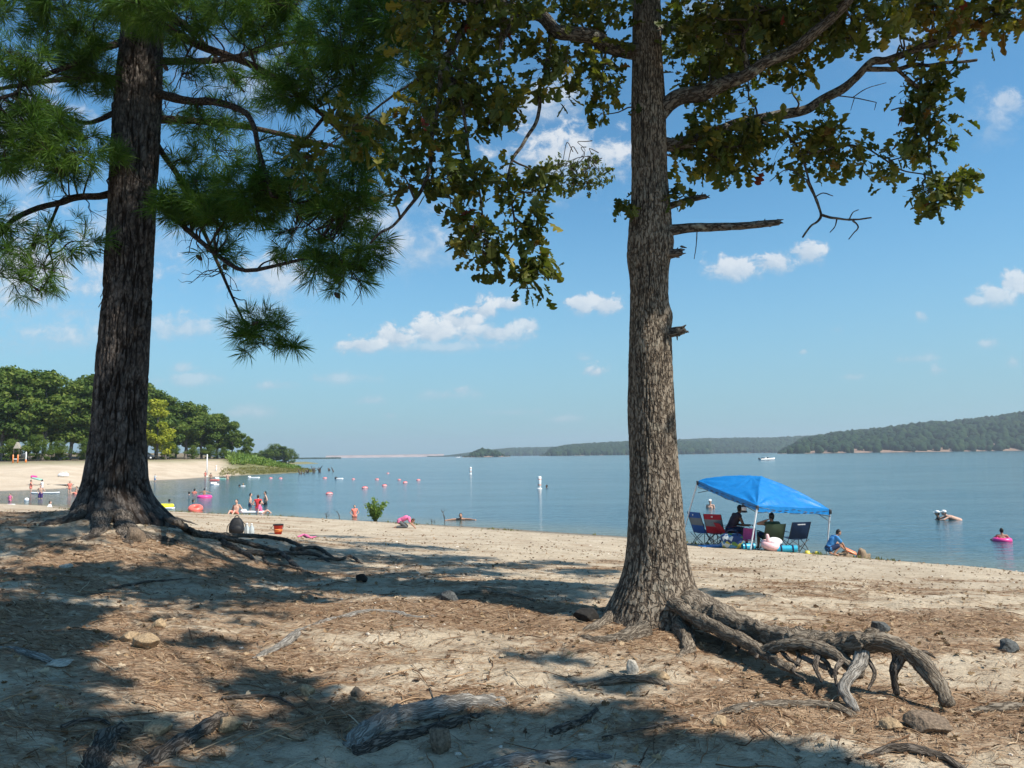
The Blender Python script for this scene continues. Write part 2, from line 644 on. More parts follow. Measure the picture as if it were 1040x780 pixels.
def height(x, y):
    """ground level with relief; flatter where the waves reach"""
    x, y = np.asarray(x, float), np.asarray(y, float)
    z = hbase(x, y)
    dry = smooth(ZW + 0.02, ZW + 0.5, z)
    nf = 1 - 0.6 * smooth(9, 14, y)
    z = z + dry * nf * (0.055 * fbm(x * 0.8, y * 0.8, 1.0, 3) + 0.030 * fbm(x * 2.7, y * 3.3, 4.0, 3) + 0.014 * fbm(x * 9, y * 11, 2.0, 3))
    z = z + dry * nf * 0.035 * np.maximum(0, fbm(x * 1.5 + 3, y * 2.2, 8.0, 3)) ** 1 * smooth(3, 8, 12 - np.abs(x))
    for c, r, a in ((OAK, 0.8, 0.05), (PINE, 1.3, 0.06)):
        d = np.hypot(x - c[0], y - c[1])
        z = z + a * np.exp(-(d / r) ** 2)
    return z


def G(px, py):
    """where the line of sight through a photo pixel meets the near ground"""
    d = ray(px, py)
    Y = np.concatenate([np.arange(2.0, 20, 0.02), np.arange(20, 70, 0.1)])
    p = CAM[None] + d[None] * (Y / d[1])[:, None]
    k = np.nonzero(p[:, 2] <= height(p[:, 0], p[:, 1]))[0]
    q = p[k[0]] if len(k) else p[-1]
    return np.array([q[0], q[1], float(height(q[0], q[1]))])


def _axis(lo, hi, f0, f1, st, gr):
    a = list(np.arange(f0, f1, st))
    s, x = st, a[-1]
    while x < hi:
        s *= gr
        x += s
        a.append(min(x, hi))
    s, x, b = st, a[0], []
    while x > lo:
        s *= gr
        x -= s
        b.append(max(x, lo))
    return np.array(b[::-1] + a)


def grid_geo(X, Y, fn, **attrs):
    gx, gy = np.meshgrid(X, Y)
    z = fn(gx, gy)
    v = np.stack([gx, gy, z], -1).reshape(-1, 3)
    nx = len(X)
    i, j = np.meshgrid(np.arange(nx - 1), np.arange(len(Y) - 1))
    a = (j * nx + i).ravel()
    f = np.stack([a, a + 1, a + nx + 1, a + nx], -1)
    g = Geo()
    g.add(v, f, **{k: h(gx, gy).ravel() for k, h in attrs.items()})
    return g


def litter_mask(x, y):
    """where needles and leaves have drifted (1) and where bare sand shows (0)"""
    n = fbm(x * 0.55, y * 1.1, 3.3, 4) + 0.45 * fbm(x * 2.2, y * 4.5, 7.7, 3)
    z = hbase(x, y)
    base = 0.06 + 0.13 * smooth(2.0, -1.0, x) * smooth(4.6, 6.0, y) * smooth(14, 10, y) + 0.46 * smooth(-1.2, -0.1, z) * smooth(14, 6, y + 0.15 * np.abs(x)) + 0.3 * smooth(0.0, -5, x) - 0.30 * smooth(5.4, 3.9, y) * smooth(-2.2, -0.6, x)
    return np.clip(base + 1.0 * n, 0, 1) * smooth(ZW + 0.05, ZW + 0.45, z)


def wet_mask(x, y):
    z = hbase(x, y)
    return smooth(ZW + 0.20, ZW + 0.06, z + 0.03 * fbm(x * 0.8, y * 0.8, 2.2, 3))


gxs = _axis(-80, 48, -5.2, 5.2, 0.032, 1.028)
gys = _axis(-14, 78, 3.2, 9.0, 0.030, 1.022)
gg = grid_geo(gxs, gys, height, litter=litter_mask, wet=wet_mask)

m_, nt, b = new_mat('sandy_ground')
v = nt.coord()
lit = nt.attr('litter')
wet = nt.attr('wet')
n1 = nt.noise(v, 1.3, 5)
n2 = nt.noise(v, 11, 5, 0.65)
n3 = nt.noise(v, 70, 3, 0.7)
strk = nt.noise(nt.coord((14, 40, 20)), 1.0, 4, 0.65, 1.0)
sand = nt.ramp(n1, [(0.3, (0.41, 0.325, 0.23)), (0.55, (0.53, 0.435, 0.315)), (0.75, (0.60, 0.51, 0.385))])
sand = nt.mix(nt.math('MULTIPLY', nt.smoothstep(n2, 0.48, 0.66), 0.5), sand, (0.27, 0.20, 0.135))
sand = nt.mix(nt.math('MULTIPLY', nt.smoothstep(n3, 0.54, 0.68), 0.62), sand, (0.22, 0.17, 0.125))
duff = nt.ramp(strk, [(0.28, (0.125, 0.078, 0.048)), (0.47, (0.29, 0.19, 0.117)), (0.6, (0.43, 0.31, 0.205)), (0.75, (0.55, 0.43, 0.30))])
k = nt.smoothstep(nt.math('ADD', lit, nt.math('MULTIPLY', nt.math('SUBTRACT', n2, 0.5), 1.3)), 0.30, 0.72)
c_ = nt.mix(k, sand, duff)
c_ = nt.mix(nt.math('MULTIPLY', wet, 0.75), c_, (0.10, 0.078, 0.052))
nt.link(c_, b.inputs['Base Color'])
nt.link(nt.math('SUBTRACT', 0.95, nt.math('MULTIPLY', wet, 0.45)), b.inputs['Roughness'])
b.inputs['Specular IOR Level'].default_value = 0.2
hh = nt.math('ADD', nt.math('MULTIPLY', n2, 0.6), nt.math('ADD', nt.math('MULTIPLY', n3, 0.25), nt.math('MULTIPLY', strk, 0.35)))
nt.link(nt.bump(hh, 0.9, 0.05), b.inputs['Normal'])
M['ground'] = m_
gg.obj('ground', M['ground'], kind='structure')

# ---- lake
m_, nt, b = new_mat('lake_water')
geo = nt.node('ShaderNodeNewGeometry')
pos = geo.outputs['Position']


def sc(vec, s):
    mp = nt.node('ShaderNodeMapping')
    mp.inputs['Scale'].default_value = s
    nt.link(vec, mp.inputs[0])
    return mp.outputs[0]


big = nt.math('ADD', nt.math('MULTIPLY', nt.noise(sc(pos, (0.05, 0.16, 1)), 1.0, 3), 0.6), nt.math('MULTIPLY', nt.noise(sc(pos, (0.006, 0.03, 1)), 1.0, 4), 0.4))
w1 = nt.noise(sc(pos, (0.55, 1.9, 1)), 1.0, 3, 0.6, 0.4)
w2 = nt.noise(sc(pos, (1.9, 5.2, 1)), 1.0, 3, 0.6, 0.3)
hgt = nt.math('ADD', nt.math('MULTIPLY', w1, 0.65), nt.math('MULTIPLY', w2, 0.28))
calm = nt.math('ADD', 0.35, nt.math('MULTIPLY', nt.smoothstep(big, 0.35, 0.65), 0.65))
bp = nt.node('ShaderNodeBump')
bp.inputs['Distance'].default_value = 0.11
nt.link(calm, bp.inputs['Strength'])
nt.link(hgt, bp.inputs['Height'])
nt.link(bp.outputs[0], b.inputs['Normal'])
shal = nt.attr('shallow')
deepc = nt.ramp(big, [(0.3, (0.022, 0.070, 0.098)), (0.7, (0.034, 0.098, 0.132))])
nt.link(nt.mix(shal, deepc, (0.13, 0.125, 0.065)), b.inputs['Base Color'])
b.inputs['Roughness'].default_value = 0.12
b.inputs['IOR'].default_value = 1.33
M['water'] = m_


def bed(x, y):
    z = hbase(x, y)
    s = smooth(ZW - 0.5, ZW, z)
    inside = smooth(-80, -70, x) * smooth(48, 42, x) * smooth(77, 70, y) * smooth(-14, -8, y)
    return s * inside * 0.75


wx = np.unique(np.concatenate([[-4200, -2500, -1200, -500, -250, -150, -110], np.arange(-80, 48, 0.8), [55, 80, 150, 300, 700, 1500, 2700, 4200]]))
wy = np.unique(np.concatenate([[-60, -30], np.arange(-14, 78, 0.6), [90, 120, 180, 300, 600, 1200, 2200, 3200, 4200]]))
grid_geo(wx, wy, lambda x, y: np.full(x.shape, ZW), shallow=bed).obj('lake_water', M['water'], kind='structure')

# ---- far beach and wooded headland across the cove
fs_px = [(-420, 506), (-220, 503.5), (-100, 501.5), (0, 499), (60, 496.5), (110, 492), (150, 488.5), (180, 487), (200, 485.6), (240, 483), (275, 481.5), (305, 479.9), (322, 479.2)]
FS = catmull(np.array([W(*q) for q in fs_px]), 14)
INL = np.array([-0.45, 0.893])
FT = np.linspace(0, 1, len(FS))


def strip(t, d):
    """point of the far shore: t along the waterline (0 left .. 1 tip), d metres inland"""
    x = np.interp(t, FT, FS[:, 0]) + INL[0] * d
    y = np.interp(t, FT, FS[:, 1]) + INL[1] * d
    tp = smooth(1.0, 0.80, t)
    hmax = 2.65 * tp + 0.42
    z = ZW + np.where(d < 0, d * 0.09, hmax * smooth(-6, 42, d) - hmax * smooth(-6, 42, 0.0)) + smooth(40, 200, d) * 2.5 * tp
    z = z + 0.10 * fbm(np.asarray(x) * 0.25, np.asarray(y) * 0.25, 2.0, 3) * smooth(0, 8, d)
    return np.stack([x, y, z], -1)


def far(px, d):
    """far-shore point d metres inland that appears in photo column px"""
    ts = np.linspace(0, 1, 1500)
    q = strip(ts, np.full(1500, float(d)))
    v_ = q - CAM
    c = 520 + F * (v_ @ RT) / (v_ @ FWD)
    k_ = np.argmin(np.abs(c - px))
    return q[k_]


tt = np.linspace(0, 1, 260)
dd = np.concatenate([np.arange(-8, 50, 1.2), np.arange(50, 260, 8)])
t2, d2 = np.meshgrid(tt, dd)
vv = strip(t2, d2)
gr = smooth(24, 40, d2 + 5 * fbm(vv[..., 0] * 0.1, vv[..., 1] * 0.1, 1.0, 3)) * 0.8
gr = np.maximum(gr, smooth(0.735, 0.80, t2 + 0.02 * fbm(vv[..., 0] * 0.1, vv[..., 1] * 0.1, 4.0, 3)) * smooth(-1, 1.5, d2))
inland_floor = smooth(34, 44, d2)  # ground turns browner inland of the beach
nx = len(tt)
i, j = np.meshgrid(np.arange(nx - 1), np.arange(len(dd) - 1))
a = (j * nx + i).ravel()
fg = Geo()
fg.add(vv.reshape(-1, 3), np.stack([a, a + 1, a + nx + 1, a + nx], -1), grass=gr.ravel(), duff=inland_floor.ravel(), wet=smooth(1.6, 0.0, d2).ravel())
m_, nt, b = new_mat('far_shore')
v = nt.coord()
n1 = nt.noise(v, 0.35, 5)
n2 = nt.noise(v, 2.5, 4)
sand = nt.ramp(n1, [(0.3, (0.46, 0.36, 0.255)), (0.7, (0.58, 0.475, 0.355))])
grs = nt.ramp(n2, [(0.3, (0.085, 0.10, 0.03)), (0.55, (0.16, 0.16, 0.055)), (0.75, (0.27, 0.235, 0.11))])
c_ = nt.mix(nt.math('MULTIPLY', nt.attr('grass'), nt.math('ADD', 0.5, nt.math('MULTIPLY', n2, 0.9))), sand, grs)
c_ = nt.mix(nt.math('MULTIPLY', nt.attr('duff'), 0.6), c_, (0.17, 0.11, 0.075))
c_ = nt.mix(nt.math('MULTIPLY', nt.attr('wet'), 0.7), c_, (0.19, 0.145, 0.10))
nt.link(c_, b.inputs['Base Color'])
b.inputs['Roughness'].default_value = 0.95
nt.link(nt.bump(n2, 0.6, 0.2), b.inputs['Normal'])
M['far_shore'] = m_
fg.obj('far_beach', M['far_shore'], kind='structure')

# ---- distant wooded hills round the lake
ICO = None


def blob_template(seed):
    import bmesh
    bm = bmesh.new()
    bmesh.ops.create_icosphere(bm, subdivisions=2, radius=1)
    vs = np.array([q.co[:] for q in bm.verts])
    fs = np.array([[q.index for q in f_.verts] for f_ in bm.faces])
    bm.free()
    d_ = 1 + 0.30 * fbm(vs[:, 0] * 1.7 + seed, vs[:, 1] * 1.7, vs[:, 2] * 1.7, 3)
    return vs * d_[:, None], fs


BT = [blob_template(3.7 * s_) for s_ in range(5)]

m_, nt, b = new_mat('distant_wood')
v = nt.coord()
n2 = nt.noise(v, 0.35, 4)
c_ = nt.ramp(nt.attr('var'), [(0.0, (0.009, 0.026, 0.014)), (0.6, (0.019, 0.046, 0.020)), (1.0, (0.038, 0.066, 0.024))])
c_ = nt.mix(nt.math('MULTIPLY', nt.smoothstep(n2, 0.45, 0.7), 0.6), c_, (0.018, 0.036, 0.016))
nt.link(c_, b.inputs['Base Color'])
b.inputs['Roughness'].default_value = 0.9
b.inputs['Specular IOR Level'].default_value = 0.1
nt.link(nt.bump(n2, 1.0, 1.5), b.inputs['Normal'])
M['far_wood'] = m_
M['shore_soil'] = flat_mat('red_shore_soil', (0.27, 0.18, 0.13), 0.95, 0.25, 0.2)
M['dam_stone'] = flat_mat('dam_stone', (0.42, 0.33, 0.30), 0.95, 0.2, 0.05)


def hill(name, prof, Y, depth, tree_r, label, soil=True, n_fill=1.0):
    """a wooded ridge: prof = [(px, py of the skyline)], Y = distance of its shore, depth = metres to its crest"""
    prof = np.array(prof, float)
    xs = np.linspace(prof[0, 0], prof[-1, 0], 160)
    ys = np.interp(xs, prof[:, 0], prof[:, 1])
    crest = np.array([P(a_, b_, Y + depth) for a_, b_ in zip(xs, ys)])
    crest[:, 2] = np.maximum(crest[:, 2] - tree_r * 1.3, ZW + 0.5)
    foot = np.array([P(a_, 460, Y) for a_ in xs])
    foot[:, 2] = ZW - 0.3
    s_ = np.concatenate([[0, 0.008, 0.03], np.linspace(0.08, 1, 16), np.linspace(1.15, 2.0, 5)])
    rows = []
    for q in s_:
        base = foot * (1 - q) + crest * q
        e = math.sin(min(q, 1) * math.pi / 2) ** 0.9 if q <= 1 else 1 - (q - 1) * 0.9
        base[:, 2] = (ZW - 0.3) + (crest[:, 2] - ZW + 0.3) * e * (1 + 0.06 * fbm(xs * 0.03, q * 3, 1.0, 3)) + (0.4 if 0 < q else 0) * soil
        rows.append(base)
    rows = np.array(rows)
    g = Geo()
    nx_ = len(xs)
    i_, j_ = np.meshgrid(np.arange(nx_ - 1), np.arange(len(s_) - 1))
    a_ = (j_ * nx_ + i_).ravel()
    g.add(rows.reshape(-1, 3), np.stack([a_, a_ + 1, a_ + nx_ + 1, a_ + nx_], -1))
    g.obj(name, M['shore_soil'], kind='structure')
    # the wood on it
    area = np.linalg.norm(crest[-1] - crest[0]) * depth
    n_ = int(min(9000, n_fill * 1.1 * area / (tree_r ** 2)))
    fw = Geo()
    u = rng.random(n_) * (nx_ - 1.001)
    q = np.concatenate([rng.random(n_ - n_ // 3) ** 1.1 * 1.05 + 0.006, 0.85 + 0.25 * rng.random(n_ // 3)])
    si = np.interp(q, s_, np.arange(len(s_)))
    i0, k0 = u.astype(int), np.minimum(si.astype(int), len(s_) - 2)
    fu, fk = (u - i0)[:, None], (si - k0)[:, None]
    pos_ = (rows[k0, i0] * (1 - fu) + rows[k0, i0 + 1] * fu) * (1 - fk) + (rows[k0 + 1, i0] * (1 - fu) + rows[k0 + 1, i0 + 1] * fu) * fk
    for t_ in range(5):
        sel = np.nonzero(np.arange(n_) % 5 == t_)[0]
        vs, fs = BT[t_]
        hloc = np.interp(u[sel], np.arange(nx_), crest[:, 2]) - ZW
        r_ = tree_r * (0.6 + 0.7 * rng.random(len(sel))) * np.clip(hloc / (1.6 * tree_r), 0.18, 1)
        ang = rng.random(len(sel)) * 6.28
        ca, sa = np.cos(ang), np.sin(ang)
        vx = vs[None, :, 0] * ca[:, None] - vs[None, :, 1] * sa[:, None]
        vy = vs[None, :, 0] * sa[:, None] + vs[None, :, 1] * ca[:, None]
        V = np.stack([vx * r_[:, None], vy * r_[:, None], np.broadcast_to(vs[None, :, 2], vx.shape) * (r_ * (1.1 + 0.5 * rng.random(len(sel))))[:, None]], -1)
        V += pos_[sel][:, None]
        V[..., 2] += r_[:, None] * 0.55
        FF = (fs[None] + (np.arange(len(sel)) * len(vs))[:, None, None]).reshape(-1, 3)
        fw.add(V.reshape(-1, 3), FF, var=np.repeat(rng.random(len(sel)), len(vs)))
    o = fw.obj('distant_wood', M['far_wood'], kind='stuff')
    o['label'] = label
    o['category'] = 'wood'


hill('hills', [(790, 456), (806, 453), (818, 447), (850, 441.5), (890, 437.5), (930, 432), (965, 430), (1000, 427), (1040, 421), (1100, 416), (1300, 412), (1600, 418)], 1000, 420, 4.6, 'nearest dark wooded ridge rising towards the right shore')
hill('hills', [(640, 451), (685, 448.5), (720, 447), (780, 446.5), (830, 444), (880, 442), (960, 440)], 1900, 500, 5.5, 'hazy wooded ridge behind the motorboat', False)
hill('hills', [(548, 461), (560, 457), (578, 454), (612, 451.5), (640, 450.5), (690, 450), (720, 451)], 1600, 350, 5, 'wooded ridge meeting the left side of the oak trunk')
hill('hills', [(434, 462.6), (445, 461.3), (475, 459.5), (520, 457), (560, 456), (600, 455.5)], 2500, 500, 7, 'palest wooded ridge in the middle of the far shore', False)
hill('hills', [(470, 463), (478, 459), (490, 457), (505, 458), (518, 461)], 1300, 60, 4.5, 'small dark wooded islet before the pale middle ridge')
hill('hills', [(200, 459), (270, 461), (305, 462.3), (325, 463), (338, 463.8), (346, 464.4)], 1500, 200, 6, 'low hazy wooded point behind the reedy headland', False)
# the dam across the far end of the lake: a long low embankment
dm = Geo()
pA, pB = P(330, 466, 2900), P(450, 465, 2900)
for z0, z1, y0, y1 in ((ZW - 1, 7.0, 0, 26), (7.0, 8.4, 27, 33)):
    vv_ = []
    for q in (pA, pB):
        vv_ += [(q[0], 2900 + y0, z0), (q[0], 2900 + y0 + (18 if z0 < 0 else 0), z1), (q[0], 2900 + y1 + 10, z1), (q[0], 2900 + y1 + 30, z0)]
    dm.add(vv_, np.array([[0, 4, 5, 1], [1, 5, 6, 2], [2, 6, 7, 3], [0, 1, 2, 3], [7, 6, 5, 4]]))
tag(dm.obj('dam', M['dam_stone'], smoothf=False), 'long low pinkish dam on the horizon at the end of the lake', 'dam')

# ---- haze
hz = Geo()
hz.add(*box((0, 1800, 40), (8600, 5000, 92), bev=0.5))
mh = bpy.data.materials.new('haze')
mh.use_nodes = True
t_ = mh.node_tree
t_.nodes.remove(t_.nodes['Principled BSDF'])
pv = t_.nodes.new('ShaderNodeVolumePrincipled')
pv.inputs['Color'].default_value = (0.78, 0.87, 0.97, 1)
pv.inputs['Density'].default_value = HAZE
pv.inputs['Anisotropy'].default_value = 0.2
t_.links.new(pv.outputs[0], t_.nodes['Material Output'].inputs['Volume'])
hz.obj('haze', mh, kind='stuff')

# ------------------------------------------------------------------ light
sun = bpy.data.lights.new('sun', 'SUN')
sun.energy = SUN_E
sun.angle = math.radians(0.53)
sun.color = (1.0, 0.94, 0.84)
so = bpy.data.objects.new('sun', sun)
COL.objects.link(so)
so.rotation_euler = Vector((-SUN[0], -SUN[1], -SUN[2])).to_track_quat('-Z', 'Y').to_euler()
so.location = (30, -20, 60)

wd = bpy.data.worlds.new('World')
SC.world = wd
wd.use_nodes = True
nt = NT(wd.node_tree)
bg = wd.node_tree.nodes['Background']
sky = nt.node('ShaderNodeTexSky', sky_type='NISHITA')
sky.sun_disc = False
sky.sun_elevation = SUN_EL
sky.sun_rotation = math.atan2(SUN[0], SUN[1])
sky.altitude = 100
sky.air_density = 1.0
sky.dust_density = 0.25
sky.ozone_density = 1.4
tc = nt.node('ShaderNodeTexCoord')
sep = nt.node('ShaderNodeSeparateXYZ')
nt.link(tc.outputs['Generated'], sep.inputs[0])
dx, dy, dz = sep.outputs
ysafe = nt.math('MAXIMUM', dy, 0.02)
u_ = nt.math('DIVIDE', dx, ysafe)
v_ = nt.math('DIVIDE', dz, ysafe)
cmb = nt.node('ShaderNodeCombineXYZ')
nt.link(u_, cmb.inputs[0])
nt.link(v_, cmb.inputs[1])
uv = cmb.outputs[0]
n_big = nt.noise(sc(uv, (1.0, 1.3, 1)), 13.0, 3, 0.6)
n_fine = nt.noise(sc(uv, (1.0, 1.2, 1)), 38.0, 6, 0.66, 0.3)
nn = nt.math('ADD', nt.math('MULTIPLY', nt.math('SUBTRACT', n_big, 0.5), 1.5), nt.math('MULTIPLY', nt.math('SUBTRACT', n_fine, 0.5), 1.9))
# (px, py, rx, ry, strength, softness)
clouds = [(372, 352, 28, 12, .95, .5), (402, 344, 24, 16, 1.0, .45), (440, 338, 27, 16, 1.0, .45), (470, 329, 25, 17, 1.0, .45), (492, 317, 20, 14, 1.0, .45), (512, 311, 22, 8, .9, .5), (500, 340, 48, 15, .9, .6), (536, 333, 15, 9, .85, .6), (450, 354, 85, 9, .6, .9),
          (592, 311, 17, 12, .95, .45), (615, 311, 22, 11, .95, .45), (604, 378, 15, 9, .9, .6), (593, 365, 10, 6, .4, .9),
          (585, 165, 70, 48, 1.0, .6), (560, 110, 40, 40, .8, .8), (748, 275, 26, 16, .95, .5), (785, 268, 28, 13, .95, .5), (822, 258, 19, 16, .95, .45), (1008, 130, 26, 42, .6, 1.0), (1026, 105, 20, 20, .7, .7), (990, 306, 14, 9, .75, .7), (1012, 301, 20, 12, .85, .6), (1034, 290, 20, 15, .9, .5),
          (930, 366, 26, 7, .5, .9), (952, 378, 14, 8, .75, .7), (1003, 350, 17, 8, .65, .8), (1028, 369, 8, 7, .6, .8), (935, 322, 7, 8, .7, .8), (816, 358, 5, 5, .6, .8), (868, 384, 14, 4, .45, .9), (850, 335, 8, 5, .3, .9),
          (40, 290, 130, 80, 1.0, .9), (70, 345, 110, 26, .8, 1.1), (20, 150, 80, 100, .9, 1.0), (240, 330, 90, 26, .5, 1.2), (120, 250, 90, 50, .7, 1.1), (285, 285, 52, 32, .9, .7), (420, 258, 75, 36, .75, .9), (190, 335, 55, 22, .75, .8), (455, 402, 32, 9, .6, .8), (468, 398, 15, 8, .7, .7), (375, 408, 22, 7, .6, .8),
          (280, 393, 26, 8, .65, .8), (340, 386, 36, 8, .55, .9), (190, 388, 36, 12, .55, .9), (185, 375, 18, 9, .6, .8), (570, 427, 20, 6, .45, .9), (395, 423, 12, 4, .4, .9), (250, 90, 90, 60, .6, 1.1), (390, 235, 60, 40, .8, 1.0), (910, 60, 60, 50, .35, 1.2), (715, 12, 40, 20, .5, 1.0), (255, 420, 36, 9, .5, .9), (520, 420, 40, 5, .3, 1.0)]
dens, shade = None, None
for cx, cy, rx, ry, st, so_ in clouds:
    d_ = ray(cx, cy)
    cu, cv = d_[0] / d_[1], d_[2] / d_[1]
    a1 = nt.math('MULTIPLY', nt.math('SUBTRACT', u_, cu), F / rx * 0.82)
    a2 = nt.math('MULTIPLY', nt.math('SUBTRACT', v_, cv), F / ry * 0.82)
    lo = nt.math('MULTIPLY', nt.math('LESS_THAN', a2, 0), 0.35)          # flatter undersides
    a2s = nt.math('MULTIPLY', a2, nt.math('ADD', 1.0, lo))
    r2 = nt.math('SQRT', nt.math('ADD', nt.math('MULTIPLY', a1, a1), nt.math('MULTIPLY', a2s, a2s)))
    e = nt.math('ADD', nt.math('SUBTRACT', 1.0, r2), nt.math('MULTIPLY', nn, 1.15))
    mr = nt.node('ShaderNodeMapRange', interpolation_type='SMOOTHSTEP')
    nt.put(mr.inputs[0], e)
    mr.inputs[1].default_value = 0.0
    nt.put(mr.inputs[2], nt.math('MULTIPLY_ADD', nt.smoothstep(a2, 0.35, -0.7), so_ * 1.2, so_ * 1.05))
    k = nt.math('MULTIPLY', mr.outputs[0], st)
    s_ = nt.math('MULTIPLY', k, nt.smoothstep(nt.math('ADD', a2, nt.math('ADD', nt.math('MULTIPLY', nn, 1.1), nt.math('MULTIPLY', a1, 0.25))), -0.75, 0.85))
    dens = k if dens is None else nt.math('MAXIMUM', dens, k)
    shade = s_ if shade is None else nt.math('MAXIMUM', shade, s_)
# high thin veil everywhere, clouds behind the viewer too
veil = nt.math('MULTIPLY', nt.smoothstep(nt.noise(sc(tc.outputs['Generated'], (1, 1, 2.6)), 2.2, 6, 0.6), 0.55, 0.8), nt.math('MULTIPLY', nt.math('LESS_THAN', dy, 0.02), 0.8))
front = nt.math('GREATER_THAN', dy, 0.02)
up_ = nt.smoothstep(dz, 0.0, 0.03)
dens = nt.math('MULTIPLY', nt.math('ADD', nt.math('MULTIPLY', dens, front), veil), up_)
skyc = nt.mix(1.0, sky.outputs[0], SKY_TINT, 'MULTIPLY')
skyc = nt.mix(nt.math('MULTIPLY', nt.math('POWER', nt.smoothstep(dz, 0.42, -0.02), 1.6), 0.9), skyc, HORIZON)
cl = nt.mix(shade, CLOUD_LO, CLOUD_HI)
fin = nt.mix(nt.math('MULTIPLY', dens, 0.82), skyc, cl)
nt.link(fin, bg.inputs[0])
bg.inputs[1].default_value = SKY_E
wd.cycles.sampling_method = 'MANUAL'
wd.cycles.sample_map_resolution = 1024

SC.view_settings.view_transform = 'Standard'
SC.view_settings.look = 'None'
SC.view_settings.exposure = EXPOSURE
SC.view_settings.gamma = 1.0
SC.view_settings.use_curve_mapping = False
SC.render.engine = 'CYCLES'
SC.cycles.max_bounces = 8
SC.cycles.diffuse_bounces = 3
SC.cycles.glossy_bounces = 3
SC.cycles.transmission_bounces = 4
SC.cycles.transparent_max_bounces = 8
SC.cycles.volume_bounces = 0
SC.cycles.sample_clamp_indirect = 6
SC.cycles.use_denoising = True
SC.cycles.use_adaptive_sampling = True
SC.cycles.adaptive_threshold = 0.015
# ================================================================== THE TWO BIG TREES
def trunk_mesh(prof, Y, top, seed, bark, nseg=150, dz=0.022, flare=(), furrow=0.02, fx=7.0, fz=1.8, lumps=()):
    """trunk from its outline in the photograph: prof = [(py, x_left, x_right)], standing at distance Y, then on up to `top` points (x,y,z,r)"""
    pts, rad = [], []
    for py, xl, xr in prof:
        c = P((xl + xr) / 2, py, Y)
        pts.append(c)
        rad.append((xr - xl) / 2 / F * Y * 1.0)
    order = np.argsort([q[2] for q in pts])
    pts = [pts[k] for k in order]
    rad = [rad[k] for k in order]
    for q in top:
        pts.append(np.array(q[:3]))
        rad.append(q[3])
    pts, rad = np.array(pts), np.array(rad)
    zs = np.arange(pts[0, 2], pts[-1, 2], dz)
    cx, cy = np.interp(zs, pts[:, 2], pts[:, 0]), np.interp(zs, pts[:, 2], pts[:, 1])
    k = max(3, int(0.25 / dz))
    ker = np.hanning(k + 2)[1:-1]
    ker /= ker.sum()

    def sm(a):
        return np.convolve(np.pad(a, k // 2, mode='edge'), ker, 'valid')[:len(a)] if k % 2 else np.convolve(np.pad(a, (k // 2, k // 2 - 1), mode='edge'), ker, 'valid')[:len(a)]
    cx, cy, rr = sm(cx), sm(cy), sm(np.interp(zs, pts[:, 2], rad))
    th = np.linspace(0, 2 * math.pi, nseg, endpoint=False)
    T, Z = np.meshgrid(th, zs)
    Rr = np.repeat(rr[:, None], nseg, 1)
    z0 = pts[0, 2]
    for ang, amt, width, hgt in flare:                     # buttresses: direction, reach, angular width, height
        da = np.angle(np.exp(1j * (T - ang)))
        Rr = Rr + amt * np.exp(-(da / width) ** 2) * np.exp(-np.maximum(Z - z0, 0) / hgt)
    for ang, zc, amt, wa, wz in lumps:
        da = np.angle(np.exp(1j * (T - ang)))
        Rr = Rr + amt * np.exp(-(da / wa) ** 2 - ((Z - zc) / wz) ** 2)
    # bark relief: long plates between furrows, in coordinates along and round the trunk
    ux, uy = np.cos(T), np.sin(T)
    rb = rr.mean()
    w = 0.35 * fbm(ux * 3, uy * 3, Z * 2.2 + seed, 2)
    nx_, ny_ = ux * fx * rb * 2 + w, uy * fx * rb * 2 + w
    n1 = np.abs(fbm(nx_ * 2, ny_ * 2, Z * fz + seed, 3))
    n2 = np.abs(fbm(nx_ * 4.1, ny_ * 4.1, Z * fz * 2.6 + seed + 9, 2))
    rel = smooth(0.0, 0.22, n1) * 0.75 + smooth(0, 0.3, n2) * 0.35
    Rr = Rr * (1 + 0.05 * fbm(ux * 1.2, uy * 1.2, Z * 1.1 + seed, 4)) + furrow * (rel - 0.7)
    v = np.stack([cx[:, None] + Rr * ux, cy[:, None] + Rr * uy, Z], -1)
    n, m_ = nseg, len(zs)
    i = np.arange(m_ - 1)[:, None] * n
    j = np.arange(n)[None]
    f = np.stack([i + j, i + (j + 1) % n, i + n + (j + 1) % n, i + n + j], -1).reshape(-1, 4)
    g = Geo()
    g.add(v.reshape(-1, 3), [f, (np.arange(n) + (m_ - 1) * n)[None]], cavity=rel.ravel(), bx=(ux * rb).ravel(), by=(uy * rb).ravel(), bz=Z.ravel())
    return g, (zs, cx, cy, rr)


def cav_mat(base, name, dark):
    """bark with its furrows coloured darker"""
    m_ = M[base].copy()
    m_.name = name
    nt = NT(m_.node_tree)
    b = m_.node_tree.nodes['Principled BSDF']
    src = b.inputs['Base Color'].links[0].from_socket
    nt.link(nt.mix(nt.smoothstep(nt.attr('cavity'), 0.25, 0.75), dark, src), b.inputs['Base Color'])
    return m_


M['oak_trunk'] = cav_mat('oak_bark', 'oak_trunk_bark', (0.05, 0.04, 0.032))
M['pine_trunk'] = cav_mat('pine_bark', 'pine_trunk_bark', (0.022, 0.016, 0.013))


